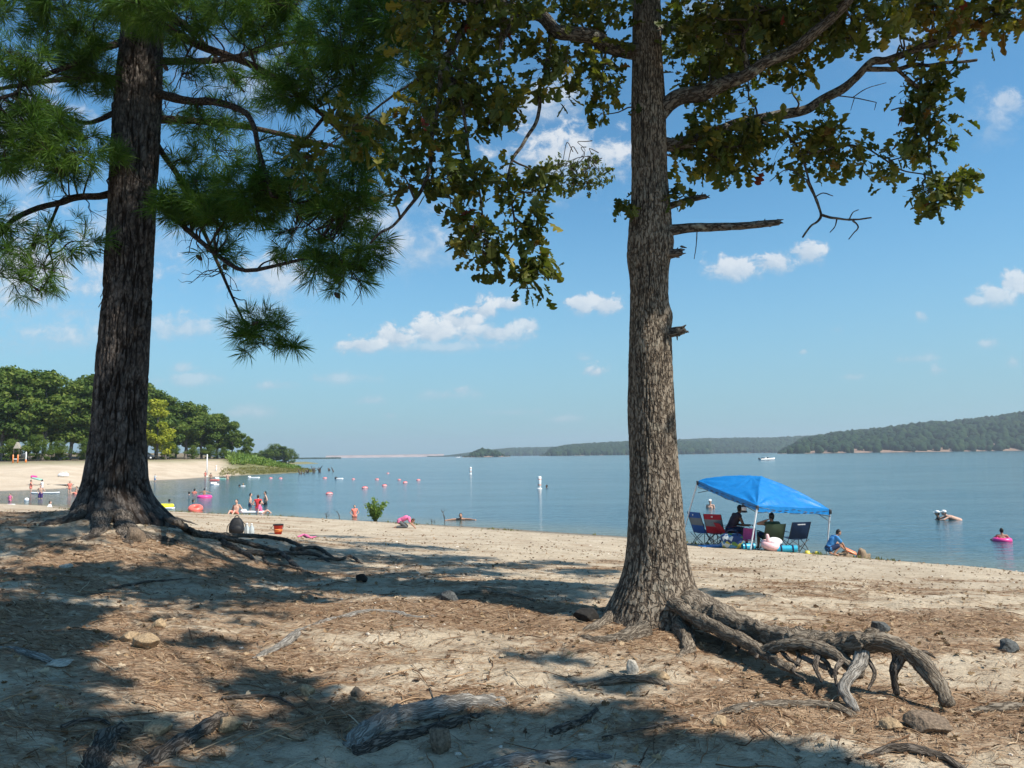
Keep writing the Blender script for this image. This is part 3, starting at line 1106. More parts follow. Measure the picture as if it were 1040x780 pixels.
def limb_geo(g, pts, r0, r1, n=9, k=7, wob=0.18, power=0.8):
    pts = np.asarray(pts, float)
    s = np.concatenate([[0], np.cumsum(np.linalg.norm(np.diff(pts, axis=0), axis=1))])
    s /= s[-1]
    pts = pts.copy()
    if len(pts) > 3:
        Lt = np.linalg.norm(np.diff(pts, axis=0), axis=1).sum()
        pts[1:-1] += rng.normal(0, min(0.03, 0.012 * Lt), (len(pts) - 2, 3))
        q_ = catmull(pts, 2)
        q_[1:-1] += rng.normal(0, min(0.014, 0.006 * Lt), (len(q_) - 2, 3))
        pts, k = q_, max(3, k // 2)
        s = np.concatenate([[0], np.cumsum(np.linalg.norm(np.diff(pts, axis=0), axis=1))])
        s /= s[-1]
    v_, f_, at_ = btube(pts, r0 + (r1 - r0) * s ** power, n, k, wob, rng.random() * 50)
    g.add(v_, f_, **at_)
    return catmull(pts, k)


def jitter_line(p, q, n, amt, sag=0.0):
    p, q = np.asarray(p, float), np.asarray(q, float)
    t = np.linspace(0, 1, n)[:, None]
    c = p * (1 - t) + q * t
    L = np.linalg.norm(q - p)
    c[1:-1] += rng.normal(0, amt * L, (n - 2, 3))
    c[:, 2] += sag * L * (4 * t * (1 - t))[:, 0]
    return c


def rot_to(d):
    """rotation matrices whose local z goes to directions d (N,3), random roll"""
    d = d / (np.linalg.norm(d, axis=1)[:, None] + 1e-9)
    a = rng.normal(size=d.shape)
    a -= d * (a * d).sum(1)[:, None]
    a /= np.linalg.norm(a, axis=1)[:, None] + 1e-9
    b = np.cross(d, a)
    return np.stack([a, b, d], -1)


# ---- leaves
_h = np.array([(0.0, 0.0), (0.035, 0.08), (0.10, 0.18), (0.23, 0.30), (0.085, 0.42), (0.33, 0.56), (0.37, 0.66), (0.17, 0.74), (0.29, 0.88), (0.16, 0.97), (0.0, 1.0)])
_fold = 0.22


def leaf_template():
    r = np.column_stack([_h[:, 0], _h[:, 1], _h[:, 0] * _fold - 0.12 * (_h[:, 1] ** 2)])
    l = r[1:-1] * np.array([-1, 1, 1])
    v = np.vstack([r, l])
    n = len(r)
    f = [list(range(n)), [n - 1] + list(range(n + len(l) - 1, n - 1, -1)) + [0]]
    f[1] = [0] + [n - 1] + list(range(n + len(l) - 1, n - 1, -1))
    return v, np.array(f)


LV, LF = leaf_template()


def scatter_leaves(g, tips, dirs, per=6, size=0.11, spread=0.9, droop=0.3, bias=0.0):
    """clusters of lobed leaves round each twig tip"""
    N = len(tips)
    base = np.repeat(tips, per, 0) + rng.normal(0, 0.045, (N * per, 3))
    d = np.repeat(dirs, per, 0) + rng.normal(0, spread, (N * per, 3))
    d[:, 2] -= droop
    d /= np.linalg.norm(d, axis=1)[:, None]
    up = rng.normal(0, 0.6, (N * per, 3)) + np.array([0.2, -0.1, 0.9])
    x = np.cross(d, up)
    x /= np.linalg.norm(x, axis=1)[:, None] + 1e-9
    z = np.cross(x, d)
    Rm = np.stack([x, d, z], -1)
    s = size * (0.5 + 0.95 * rng.random(N * per))
    curl = rng.normal(0, 0.35, N * per)
    V = np.einsum('nij,nkj->nki', Rm, LV[None] + np.stack([np.zeros((N * per, len(LV))), np.zeros((N * per, len(LV))), curl[:, None] * LV[None, :, 1] ** 2 + curl[::-1][:, None] * LV[None, :, 0] ** 2 * 2], -1)) * s[:, None, None] + base[:, None]
    FF = (LF[None] + (np.arange(N * per) * len(LV))[:, None, None]).reshape(-1, LF.shape[1])
    clus = np.repeat(rng.random(N), per)
    var = np.clip(bias + 0.55 * rng.random(N * per) + 0.35 * clus + np.where(rng.random(N * per) < 0.05, 0.25, 0), 0, 0.97)
    var = np.where(rng.random(N * per) < 0.004, 1.0, var)
    g.add(V.reshape(-1, 3), FF, var=np.repeat(var, len(LV)))


# ---- pine tufts
def tuft_template(n, seed):
    r_ = np.random.default_rng(seed)
    ph = r_.random(n) * 2 * math.pi
    al = np.radians(12 + 68 * r_.random(n) ** 0.8)
    L = 0.16 + 0.11 * r_.random(n)
    d = np.stack([np.sin(al) * np.cos(ph), np.sin(al) * np.sin(ph), np.cos(al)], -1)
    b = np.stack([np.zeros(n), np.zeros(n), -0.10 * r_.random(n)], -1)
    side = np.cross(d, r_.normal(size=(n, 3)))
    side /= np.linalg.norm(side, axis=1)[:, None]
    mid = b + d * L[:, None] * 0.55
    tip = b + d * L[:, None] + np.array([0, 0, 0.015])
    w = 0.0032
    v = np.stack([b - side * w * 0.6, b + side * w * 0.6, mid + side * w, tip, mid - side * w], 1).reshape(-1, 3)
    f = (np.arange(n) * 5)[:, None] + np.array([[0, 1, 2, 3, 4]])
    return v, f


TT = [tuft_template(42, s_) for s_ in range(6)]


def scatter_tufts(g, tips, dirs, scale=1.0):
    dirs = dirs / (np.linalg.norm(dirs, axis=1)[:, None] + 1e-9)
    for t_ in range(6):
        sel = np.arange(t_, len(tips), 6)
        if not len(sel):
            continue
        v, f = TT[t_]
        Rm = rot_to(dirs[sel])
        s = scale * (0.8 + 0.4 * rng.random(len(sel)))
        V = np.einsum('nij,kj->nki', Rm, v) * s[:, None, None]
        V[..., 2] -= 0.9 * (V[..., 0] ** 2 + V[..., 1] ** 2)
        V += tips[sel][:, None]
        FF = (f[None] + (np.arange(len(sel)) * len(v))[:, None, None]).reshape(-1, 5)
        var = np.clip(0.45 * rng.random(len(sel)) + 0.1, 0, 1)
        g.add(V.reshape(-1, 3), FF, var=np.clip(np.repeat(var, len(v)) + 0.3 * np.repeat(rng.random(len(sel) * len(v) // 5), 5), 0, 1))


def blob_tips(c, r, n):
    """points spread through an ellipsoid, more of them near its skin"""
    d = rng.normal(size=(n, 3))
    d /= np.linalg.norm(d, axis=1)[:, None]
    return c + d * (rng.random(n) ** 0.42)[:, None] * r


def px_blob(cx, cy, rx, ry, Y, dY):
    c = P(cx, cy, Y)
    return c, np.array([rx / F * Y, dY, ry / F * Y])


def twigs_to(g, skel, tips, r0, reach=1.3, n=5, pull=0.0):
    """a thin crooked twig from the nearest limb point to each tip; returns the tip directions"""
    dirs = np.zeros((len(tips), 3))
    for i, q in enumerate(tips):
        k = np.argmin(((skel - q) ** 2).sum(1) + 0.3 * np.maximum(0, skel[:, 2] - q[2]))
        p = skel[k]
        L = np.linalg.norm(q - p)
        if L > reach:
            p = q + (p - q) * (reach / L)
            L = reach
        if L > 0.04:
            c = jitter_line(p, q, n, 0.06, 0.08)
            g.add(*tube(c, np.linspace(r0 * (0.6 + 0.8 * min(1, L)), r0 * 0.35, n), 4, 2))
            dirs[i] = c[-1] - c[-2]
            dirs[i] /= np.linalg.norm(dirs[i]) + 1e-9
        else:
            dirs[i] = (0, 0, 1)
    return dirs


def hub_blob(g, skel, c, r, n, rh, rt):
    """foliage clump: a few sub-branches from the limbs into the clump, twigs from those to tips"""
    nh = max(2, int(n / 9))
    hubs = blob_tips(c, r * 0.75, nh)
    sub = []
    for q in hubs:
        k = np.argmin(((skel - q) ** 2).sum(1) + 0.4 * rng.random(len(skel)))
        p = skel[k]
        L = np.linalg.norm(q - p)
        if L < 0.05:
            sub.append(q[None])
            continue
        if L > 1.7:
            p = q + (p - q) * 1.7 / L
        c_ = jitter_line(p, q, 5, 0.07, 0.06)
        g.add(*tube(c_, np.linspace(rh, rh * 0.4, 5), 5, 3))
        sub.append(catmull(c_, 3)[5:])
    sub = np.vstack(sub)
    tips = blob_tips(c, r, n)
    dirs = twigs_to(g, sub, tips, rt, 0.6)
    return tips, dirs, sub


# ------------------------------------------------------------------ pine
pine = empty('pine_tree', (0, 0, 0), 'large dark pine on the left with drooping needles and tangled roots spilling rightwards', 'tree')
pz = PINE[2]
prof = [(545, 68, 178), (530, 73, 171), (520, 77, 163), (512, 80, 156), (501, 84.5, 149.5), (489, 88, 147), (466, 91.5, 145.5), (443, 94.6, 145), (400, 98.5, 146.5), (350, 103, 149.5), (300, 107.5, 152), (250, 110, 154), (200, 112, 156), (150, 115, 159.5), (100, 118.5, 162.5), (50, 123, 164), (0, 128, 166)]
tp = P(147, 0, 11.0)
tops = [(tp[0] + 0.5, 11.0, tp[2] + 2.5, 0.22), (tp[0] + 0.9, 11.0, tp[2] + 6.5, 0.12), (tp[0] + 1.0, 11.0, tp[2] + 9.0, 0.03)]
g, PT = trunk_mesh(prof, 11.0, tops, 3.1, 'pine', 220, 0.016,
                   flare=[(-0.5, 0.07, 0.40, 0.12), (-2.6, 0.06, 0.40, 0.12), (-1.6, 0.10, 0.40, 0.12), (-1.05, -0.06, 0.2, 0.3), (-2.1, -0.06, 0.2, 0.3), (0.5, 0.14, 0.4, 0.2), (2.6, 0.14, 0.5, 0.2)], furrow=0.042, fx=7.5, fz=2.0)
g.obj('trunk', M['pine_trunk'], pine)


def on_trunk(T, z):
    return np.array([np.interp(z, T[0], T[1]), np.interp(z, T[0], T[2]), z])


lg = Geo()
limbs = [
    [(158, 95, 11), (190, 98, 10.7), (218, 106, 10.5), (250, 118, 10.1), (263, 150, 9.8), (276, 200, 9.6)],
    [(158, 20, 11), (200, 38, 10.6), (262, 68, 10.2), (330, 118, 9.8), (362, 155, 9.6)],
    [(118, 195, 11), (85, 202, 10.8), (60, 206, 10.6), (20, 222, 10.3), (-10, 245, 10.1), (-60, 280, 9.9)],
    [(120, 112, 11), (86, 125, 10.8), (50, 112, 10.4), (10, 120, 10.2)],
    [(128, 40, 11), (100, 50, 10.6), (48, 72, 10.0), (25, 85, 9.8), (0, 100, 9.6), (-50, 112, 9.3)],
    [(155, 140, 11), (172, 165, 11.3), (188, 200, 11.4), (230, 285, 11), (252, 335, 10.8)],
    [(160, 5, 11), (250, -22, 10), (350, -8, 9.2), (430, 22, 8.8), (470, 70, 8.6)],
    [(150, 200, 11), (200, 240, 10.4), (250, 272, 10.1), (330, 262, 9.7), (372, 275, 9.6)],
    [(140, -40, 11), (60, -30, 10), (-40, 0, 9.5)],
    [(160, 62, 11), (230, 60, 11.5), (300, 42, 12), (390, 60, 12.3)],
    [(118, 235, 11), (105, 255, 10.8), (110, 290, 10.7), (100, 312, 10.7)],
    [(60, 206, 10.6), (52, 240, 10.5), (56, 275, 10.4), (38, 300, 10.4)],
    [(330, 118, 9.8), (300, 160, 9.7), (305, 215, 9.6), (345, 250, 9.6)],
    [(200, 38, 10.6), (188, 60, 10.5), (182, 90, 10.4)],
]
radii = [.075, .075, .06, .045, .055, .05, .075, .05, .06, .06, .02, .022, .025, .02]
skel = []
for L, r in zip(limbs, radii):
    skel.append(limb_geo(lg, [P(*q) for q in L], r, r * 0.28, 8))
# limbs above and behind the frame
for k in range(13):
    z = 6.6 + 0.62 * k
    a = k * 2.4 + 0.5
    ln = 3.6 - 0.2 * k
    p = on_trunk(PT, z)
    e = np.array([math.cos(a), math.sin(a), 0.08])
    L = [p, p + e * ln * 0.4 + [0, 0, 0.1], p + e * ln * 0.75 + [0, 0, -0.05], p + e * ln + [0, 0, -0.25]]
    if a % 6.283 > 3.6 and a % 6.283 < 5.8 and z < 9:
        continue
    skel.append(limb_geo(lg, L, 0.07 - 0.003 * k, 0.02, 7))
skel = np.vstack(skel)
fo = Geo()
PB = [(60, 8, 90, 26, 10, .8, 120), (170, 8, 60, 26, 9.9, .8, 85), (270, 8, 70, 32, 9.6, .8, 110), (350, 55, 55, 52, 9.4, .8, 135), (292, 95, 34, 30, 9.6, .6, 45), (405, 25, 60, 42, 9, .6, 80),
      (440, 85, 45, 45, 9, .6, 35), (45, 150, 62, 42, 10, .6, 135), (92, 80, 34, 16, 10.6, .4, 34), (205, 205, 42, 28, 10.6, .5, 80), (270, 198, 58, 32, 10, .6, 115), (345, 195, 50, 45, 9.7, .6, 110),
      (372, 145, 35, 32, 9.6, .5, 50), (345, 270, 42, 28, 9.7, .5, 48), (262, 338, 38, 28, 10.6, .4, 36), (290, 345, 20, 18, 10.5, .3, 10), (300, 250, 40, 22, 10, .5, 26), (25, 275, 42, 34, 10.2, .5, 34), (75, 240, 38, 30, 10.5, .5, 20),
      (0, 235, 34, 45, 10, .4, 26), (118, 155, 14, 10, 10.4, .2, 9), (205, 120, 30, 25, 11.5, .5, 16), (235, 150, 40, 26, 11.5, .5, 20), (205, 165, 35, 16, 11.3, .4, 14), (380, 250, 26, 26, 9.6, .4, 20), (-60, 120, 60, 100, 9.8, .7, 110), (-70, 260, 40, 60, 9.9, .5, 30), (15, 60, 40, 26, 9.7, .5, 40), (70, 48, 50, 20, 10.2, .5, 45), (30, 120, 50, 26, 10.1, .5, 50), (195, 70, 30, 30, 10.7, .4, 10), (240, 100, 30, 40, 10.5, .4, 14), (205, 140, 30, 24, 10.8, .4, 10), (290, 150, 24, 24, 10.1, .4, 12), (320, 60, 30, 30, 10.6, .4, 16), (180, 210, 30, 22, 10.4, .3, 36), (240, 215, 50, 20, 10.2, .4, 40), (225, 260, 30, 18, 10.6, .3, 12)]
tips_all = []
for cx, cy, rx, ry, Y, dY, n in PB:
    c, r = px_blob(cx, cy, rx, ry, Y, dY)
    tips, dirs, sub = hub_blob(lg, skel, c, r, int(n * 1.15), 0.014, 0.005)
    dirs = dirs + np.array([0, 0, 0.25])
    scatter_tufts(fo, tips, dirs)
    tips_all.append(tips)
    # extra tufts along the sub-branches
    ex = sub[rng.random(len(sub)) < 0.25]
    if len(ex):
        scatter_tufts(fo, ex, rng.normal(0, 0.5, ex.shape) + [0, 0, 0.5], 0.9)
for k in range(24):                                          # upper crown, above the picture
    z = 7.2 + 8.2 * rng.random()
    a = rng.random() * 6.28
    ln = (3.3 - 0.2 * (z - 6.5)) * (0.5 + 0.5 * rng.random())
    c = on_trunk(PT, min(z, 15)) + np.array([math.cos(a) * ln, math.sin(a) * ln, 0])
    tips, dirs, sub = hub_blob(lg, skel, c, np.array([0.9, 0.9, 0.5]), 42, 0.014, 0.006)
    scatter_tufts(fo, tips, dirs + [0, 0, 0.4])
for k in range(150):                                         # bare twiglets along the limbs
    q = skel[rng.integers(0, len(skel))]
    e = rng.normal(0, 1, 3) * [1, 1, .7] + [0, 0, -.35]
    e *= (0.18 + 0.4 * rng.random()) / np.linalg.norm(e)
    c_ = jitter_line(q, q + e, 5, 0.09, 0.05)
    lg.add(*tube(c_, np.linspace(.009, .003, 5), 4, 3))
    for _ in range(2):
        j_ = rng.integers(1, 4)
        e2 = e * .4 + rng.normal(0, .08, 3)
        lg.add(*tube(jitter_line(c_[j_], c_[j_] + e2, 4, 0.08), np.linspace(.005, .002, 4), 4, 2))
lg.obj('branch', M['pine_limb'], pine)
fo.obj('crown', M['pine_leaf'], pine, smoothf=False)
# cones
allt = np.vstack(tips_all)
cone_v, cone_f = lathe([(0.001, -0.05), (0.018, -0.042), (0.030, -0.02), (0.031, 0.005), (0.022, 0.03), (0.008, 0.048), (0.001, 0.052)], 12)
cone_v = cone_v * (1 + 0.16 * np.sin(np.arctan2(cone_v[:, 1], cone_v[:, 0]) * 5 + cone_v[:, 2] * 160))[:, None]
cg0 = None
M['cone'] = flat_mat('pine_cone', (0.07, 0.05, 0.038), 0.9, 0.4, 60)
cm = Geo().add(cone_v, cone_f).mesh('pine_cone', M['cone'])
for px, py in [(290, 80), (162, 97), (238, 72), (198, 180), (262, 320), (205, 296), (300, 82), (322, 96), (60, 95), (305, 200), (352, 300), (180, 283), (30, 250), (355, 178)]:
    k = np.argmin([np.hypot(*(np.array(proj(q)) - [px, py])) for q in allt])
    o = bpy.data.objects.new('pine_cone', cm)
    COL.objects.link(o)
    o.parent = pine
    o.location = [float(q) for q in allt[k] + [0, 0, -0.06]]
    o.rotation_euler = (0.5 * rng.normal(), 0.5 * rng.normal(), 0)


def ground_line(pts, lift=0.0):
    """polyline on the ground through photo pixels; lift per point in metres above it"""
    out = []
    lift = np.broadcast_to(lift, (len(pts),))
    for (px, py), l in zip(pts, lift):
        q = G(px, py)
        out.append(q + [0, 0, l])
    return np.array(out)


def root_obj(pts3, r0, r1, mat, parent, n=14, wob=0.35, power=1.0, name='root', flat=0.85, extra=None):
    gr_ = Geo()
    pts3 = np.asarray(pts3, float)
    s = np.concatenate([[0], np.cumsum(np.linalg.norm(np.diff(pts3, axis=0), axis=1))])
    s /= s[-1]
    rad = r0 + (r1 - r0) * s ** power
    v_, f_, at_ = btube(pts3, rad, n, 16, wob, rng.random() * 60, flat)
    t_ = np.linspace(0, 1, len(v_))
    v_ = v_ + min(r0, r1 * 2) * np.stack([0.30 * fbm(v_[:, 0] * 7, v_[:, 1] * 7, v_[:, 2] * 7 + q, 3) + 0.22 * fbm(v_[:, 0] * 26, v_[:, 1] * 26, v_[:, 2] * 26 + q, 3) for q in (0, 9, 17)], -1)
    gr_.add(v_, f_, **at_)
    return gr_.obj(name, M[mat], parent)


pr = [([(140, 522), (168, 532), (190, 541), (202, 546), (216, 546), (229, 556), (250, 565), (262, 573)], [.12, .08, .05, .05, .05, .05, .03, -.02], .085, .032),
      ([(196, 544), (227, 551), (250, 557), (273, 562), (285, 566), (300, 577), (316, 586)], [.03, .07, .08, .06, .06, .03, -.01], .05, .026),
      ([(210, 546), (254, 549), (281, 552), (302, 557), (309, 562)], [.04, .08, .09, .07, .0], .045, .035),
      ([(250, 562), (267, 566), (292, 566), (319, 566), (334, 571)], [.02, .05, .06, .05, -.01], .04, .032),
      ([(296, 560), (308, 560), (323, 560), (341, 568)], [.03, .05, .05, -.01], .04, .03),
      ([(316, 568), (330, 569), (346, 570), (356, 568), (368, 573)], [-.01, .02, .03, .05, -.01], .028, .022),
      ([(268, 567), (273, 574), (300, 578), (322, 585)], [.02, .02, .02, -.01], .022, .015),
      ([(118, 526), (135, 540), (152, 547), (176, 551), (196, 556)], [.06, .0, -.03, -.02, -.05], .12, .05),
      ([(104, 528), (100, 540), (88, 547), (60, 550)], [.05, -.02, -.03, -.06], .13, .05),
      ([(92, 522), (76, 527), (56, 531), (30, 533)], [.08, .0, -.03, -.06], .13, .06),
      ([(126, 528), (124, 542), (132, 552), (140, 560)], [.05, -.03, -.03, -.06], .12, .04),
      ([(150, 524), (172, 526), (200, 533)], [.12, .05, -.02], .09, .04)]
for pts, lift, r0, r1 in pr:
    root_obj(ground_line(pts, lift), r0, r1, 'root_dark', pine)

# ------------------------------------------------------------------ oak
oak = empty('oak_tree', (0, 0, 0), 'grey oak on the sand with dead branch stubs and one arching exposed root', 'tree')
OY = OAK[1]
prof = [(662, 600, 728), (645, 606, 722), (630, 611, 717), (618, 616.5, 714), (607, 622, 711), (595, 628, 705.5), (583, 632, 702), (572, 635, 699), (549, 637.5, 695.5), (503, 639.5, 691), (480, 640, 688.5), (440, 639.5, 685.5), (372, 639, 682), (334, 639.5, 681), (308, 640, 678.5), (282, 640, 678.5), (257, 638.3, 681), (231, 638.5, 682.5), (206, 641, 680.5), (180, 641.5, 677.5), (150, 641, 677), (100, 641, 676), (50, 642, 672.5), (0, 642, 671)]
tp = P(656, 0, OY)
tops = [(tp[0] - 0.05, OY + 0.05, tp[2] + 1.5, 0.105), (tp[0] + 0.15, OY + 0.1, tp[2] + 3.2, 0.06), (tp[0] + 0.2, OY, tp[2] + 4.6, 0.015)]
zb = P(660, 255, OY)[2]
g, OT = trunk_mesh(prof, OY, tops, 8.4, 'oak', 200, 0.013,
                   flare=[(-0.35, 0.07, 0.34, 0.09), (-1.25, 0.08, 0.30, 0.12), (-2.2, 0.07, 0.34, 0.10), (-0.8, -0.06, 0.15, 0.35), (-1.75, -0.06, 0.17, 0.35), (3.0, 0.06, 0.36, 0.09), (0.9, 0.12, 0.5, 0.2), (2.0, 0.12, 0.5, 0.2)], furrow=0.010, fx=21, fz=5.0,
                   lumps=[(-0.3, zb + .05, 0.025, 0.8, 0.12), (3.0, zb - 0.05, 0.02, 0.7, 0.18), (-0.9, zb + .25, -0.02, 0.35, 0.14), (-2.0, zb - .9, 0.018, 0.6, 0.2), (-0.2, zb - .62, 0.025, 0.4, 0.08), (-1.4, zb + 1.2, 0.02, 0.5, 0.2), (2.9, zb - 1.5, 0.015, 0.6, 0.25), (-1.1, zb - 1.7, -0.012, 0.4, 0.3)])
g.obj('trunk', M['oak_trunk'], oak)
lg = Geo()
OL = [([(668, 118, 7.05), (690, 103, 6.95), (715, 92, 6.85), (760, 72, 6.6), (800, 55, 6.4), (830, 28, 6.2), (858, -8, 6.0), (880, -70, 5.8)], .082, .03),
      ([(668, 148, 7.05), (690, 141, 7.1), (720, 133, 7.2), (770, 122, 7.3), (815, 110, 7.3), (845, 92, 7.3), (880, 70, 7.2), (925, 48, 7.1), (995, 18, 7), (1060, 0, 6.9)], .068, .022),
      ([(880, 70, 7.2), (905, 72, 7.25), (930, 66, 7.3), (960, 68, 7.3), (992, 61, 7.3)], .026, .014),
      ([(900, 60, 7.2), (930, 95, 7.3), (942, 130, 7.35), (944, 165, 7.4), (958, 200, 7.4)], .02, .008),
      ([(655, 52, 7.05), (630, 44, 7.0), (600, 43, 6.9), (565, 30, 6.7), (525, 10, 6.5), (480, -2, 6.3), (430, 8, 6.2), (380, -8, 6.2)], .085, .03),
      ([(500, 2, 6.4), (470, 35, 6.35), (453, 68, 6.3), (442, 130, 6.3), (428, 190, 6.3), (402, 232, 6.3), (376, 247, 6.3)], .036, .010),
      ([(560, 28, 6.7), (548, 80, 6.7), (542, 112, 6.7), (540, 145, 6.7), (522, 165, 6.6), (522, 210, 6.6), (531, 270, 6.6)], .024, .007),
      ([(453, 68, 6.3), (475, 110, 6.35), (480, 160, 6.4), (492, 215, 6.45), (490, 255, 6.45)], .02, .006),
      ([(525, 10, 6.5), (512, 50, 6.4), (505, 100, 6.45), (495, 130, 6.5)], .02, .007),
      ([(452, 65, 6.3), (410, 90, 6.3), (360, 125, 6.3), (308, 168, 6.35)], .014, .005),
      ([(770, 122, 7.3), (800, 140, 7.2), (815, 165, 7.15), (822, 185, 7.1)], .018, .009),
      ([(690, 140, 7.1), (705, 150, 7.15), (740, 165, 7.2)], .016, .006),
      ([(760, 72, 6.6), (755, 40, 6.5), (770, 5, 6.3)], .03, .012),
      ([(820, 155, 7.1), (850, 150, 7.2), (880, 152, 7.25), (915, 168, 7.3), (950, 178, 7.35), (985, 182, 7.4)], .012, .005),
      ([(650, 10, 7.05), (690, -60, 7.3), (760, -160, 7.4), (840, -230, 7.5)], .07, .02), ([(652, -20, 7.05), (600, -110, 7.4), (500, -190, 7.8)], .06, .02)]
skel = []
for L, r0, r1 in OL:
    skel.append(limb_geo(lg, [P(*q) for q in L], r0, r1, 10, 8, 0.2))
for k in range(9):                                           # upper limbs on every side
    z = 5.6 + 0.45 * k
    a = 0.7 + k * 2.15
    ln = 2.9 - 0.18 * k
    p = on_trunk(OT, z)
    e = np.array([math.cos(a), math.sin(a), 0.45])
    skel.append(limb_geo(lg, [p, p + e * ln * 0.5, p + e * ln * [1, 1, 0.8]], 0.06 - 0.004 * k, 0.012, 7))
skel = np.vstack(skel)
lo = Geo()
OB = [(720, 28, 50, 35, 6.7, .5, 90), (790, 22, 50, 32, 6.5, .5, 80), (860, 18, 50, 28, 6.4, .4, 70), (940, 12, 45, 25, 6.8, .4, 60), (1010, 16, 36, 28, 6.9, .3, 52), (728, 80, 48, 30, 7.3, .5, 70), (718, 150, 36, 30, 7.2, .4, 66),
      (765, 148, 38, 24, 7.2, .4, 64), (832, 148, 26, 34, 7.1, .3, 42), (812, 66, 26, 16, 6.8, .3, 20), (870, 158, 20, 15, 7.2, .3, 18), (943, 92, 27, 32, 7.3, .3, 46), (940, 135, 25, 26, 7.35, .3, 38), (902, 168, 24, 11, 7.3, .3, 12), (945, 195, 26, 20, 7.4, .3, 34), (976, 186, 13, 12, 7.4, .2, 13), (960, 40, 30, 14, 7.2, .3, 18),
      (600, 18, 42, 24, 6.9, .5, 46), (612, 72, 26, 34, 7, .4, 34), (562, 68, 38, 34, 6.7, .5, 42), (500, 22, 50, 30, 6.4, .5, 70), (430, 28, 45, 34, 6.3, .4, 44), (470, 90, 46, 45, 6.4, .4, 92), (430, 130, 42, 42, 6.3, .4, 40), (505, 105, 30, 34, 6.5, .4, 42), (462, 190, 32, 42, 6.3, .4, 56), (410, 182, 26, 36, 6.3, .4, 12),
      (488, 240, 30, 30, 6.45, .4, 46), (515, 190, 20, 22, 6.6, .3, 20), (548, 186, 17, 11, 6.6, .2, 13), (538, 232, 22, 17, 6.6, .2, 22), (540, 280, 28, 16, 6.6, .2, 32), (508, 268, 12, 12, 6.6, .2, 8), (350, 130, 38, 26, 6.3, .3, 18), (308, 168, 20, 12, 6.35, .2, 7), (610, 110, 12, 14, 7, .2, 7)]
for cx, cy, rx, ry, Y, dY, n in OB:
    c, r = px_blob(cx, cy, rx, ry, Y, dY)
    tips, dirs, sub = hub_blob(lg, skel, c, r, int(n * (0.62 if cx < 640 else 0.72)), 0.011, 0.004)
    bias_ = (0.28 if cx > 900 and cy < 60 else 0.0) + rng.uniform(-0.06, 0.14)  # top right leaves yellower: a sunlit look put into their colour
    scatter_leaves(lo, tips, dirs, 6, 0.105, bias=bias_)
    ex = sub[rng.random(len(sub)) < 0.35]
    if len(ex):
        scatter_leaves(lo, ex, rng.normal(0, 0.6, ex.shape), 3, 0.10)

def shade_c(px, py, h):
    q = G(px, py)
    return q + SUN * ((h - q[2]) / SUN[2])


for q_, r_, n_ in [((2.5, 6.3, 6.3), (.6, .6, .4), 60), ((2.0, 6.7, 6.7), (.6, .5, .4), 60), ((3.0, 6.0, 6.5), (.6, .6, .4), 60), ((2.3, 6.4, 7.2), (.7, .6, .4), 60), ((2.9, 6.1, 5.95), (.5, .5, .3), 40)]:  # leaf clumps above the frame, added to shade the upper trunk
    tips, dirs, sub = hub_blob(lg, skel, np.array(q_), np.array(r_), n_, 0.012, 0.004)
    scatter_leaves(lo, tips, dirs, 6, 0.11)
for px, py, h, r, n in [(230, 552, 8.6, (.9, .9, .4), 60), (300, 556, 8.4, (.9, .9, .4), 70), (360, 562, 8.2, (.8, .8, .4), 70), (420, 570, 8.0, (.8, .8, .4), 70), (400, 585, 7.6, (.6, .5, .35), 50), (470, 580, 7.8, (.7, .6, .4), 60), (460, 598, 7.4, (.5, .4, .3), 36),
                         (330, 575, 7.8, (.7, .5, .35), 50), (520, 590, 7.6, (.6, .5, .35), 48), (540, 606, 7.2, (.5, .35, .3), 36), (580, 600, 7.4, (.4, .3, .3), 26), (590, 580, 7.8, (.45, .4, .3), 36), (250, 548, 8.7, (1.0, .8, .3), 70), (380, 552, 8.5, (1.0, .7, .3), 70), (300, 566, 8.2, (.9, .6, .3), 60), (450, 566, 8.1, (.9, .6, .3), 60), (500, 575, 7.9, (.7, .5, .3), 50), (560, 572, 8.0, (.5, .4, .3), 34), (740, 602, 7.6, (.3, .25, .2), 14),
                         (340, 545, 8.6, (1., .8, .4), 60), (270, 546, 8.8, (1., .8, .4), 60), (430, 556, 8.4, (.9, .6, .4), 50)]:
    tips, dirs, sub = hub_blob(lg, skel, shade_c(px, py, h), np.array(r) * 1.1, int(n * 1.7), 0.012, 0.004)  # unseen clump placed up-sun so its shade lands on that ground
    scatter_leaves(lo, tips, dirs, 7, 0.12)
for k in range(26):
    z = 6.2 + 4.0 * rng.random()
    a = rng.random() * 6.28
    ln = (3.2 - 0.25 * (z - 6)) * (0.4 + 0.6 * rng.random())
    c = on_trunk(OT, z) + np.array([math.cos(a) * ln, math.sin(a) * ln, 0.2])
    tips, dirs, sub = hub_blob(lg, skel, c, np.array([0.8, 0.8, 0.45]), 55, 0.012, 0.004)
    scatter_leaves(lo, tips, dirs, 6, 0.11)
# sprigs straight off the trunk
for px, py, rx, ry, n in ((634, 207, 5, 11, 6), (690, 196, 9, 9, 9)):
    c, r = px_blob(px, py, rx, ry, OY - 0.15, .06)
    t_ = blob_tips(c, r, n)
    for q in t_:
        p = on_trunk(OT, q[2])
        lg.add(*tube([p, (p + q) / 2 + [0, 0, .02], q], [.006, .004, .002], 4, 2))
    scatter_leaves(lo, t_, rng.normal(0, 0.6, t_.shape), 5, 0.085)
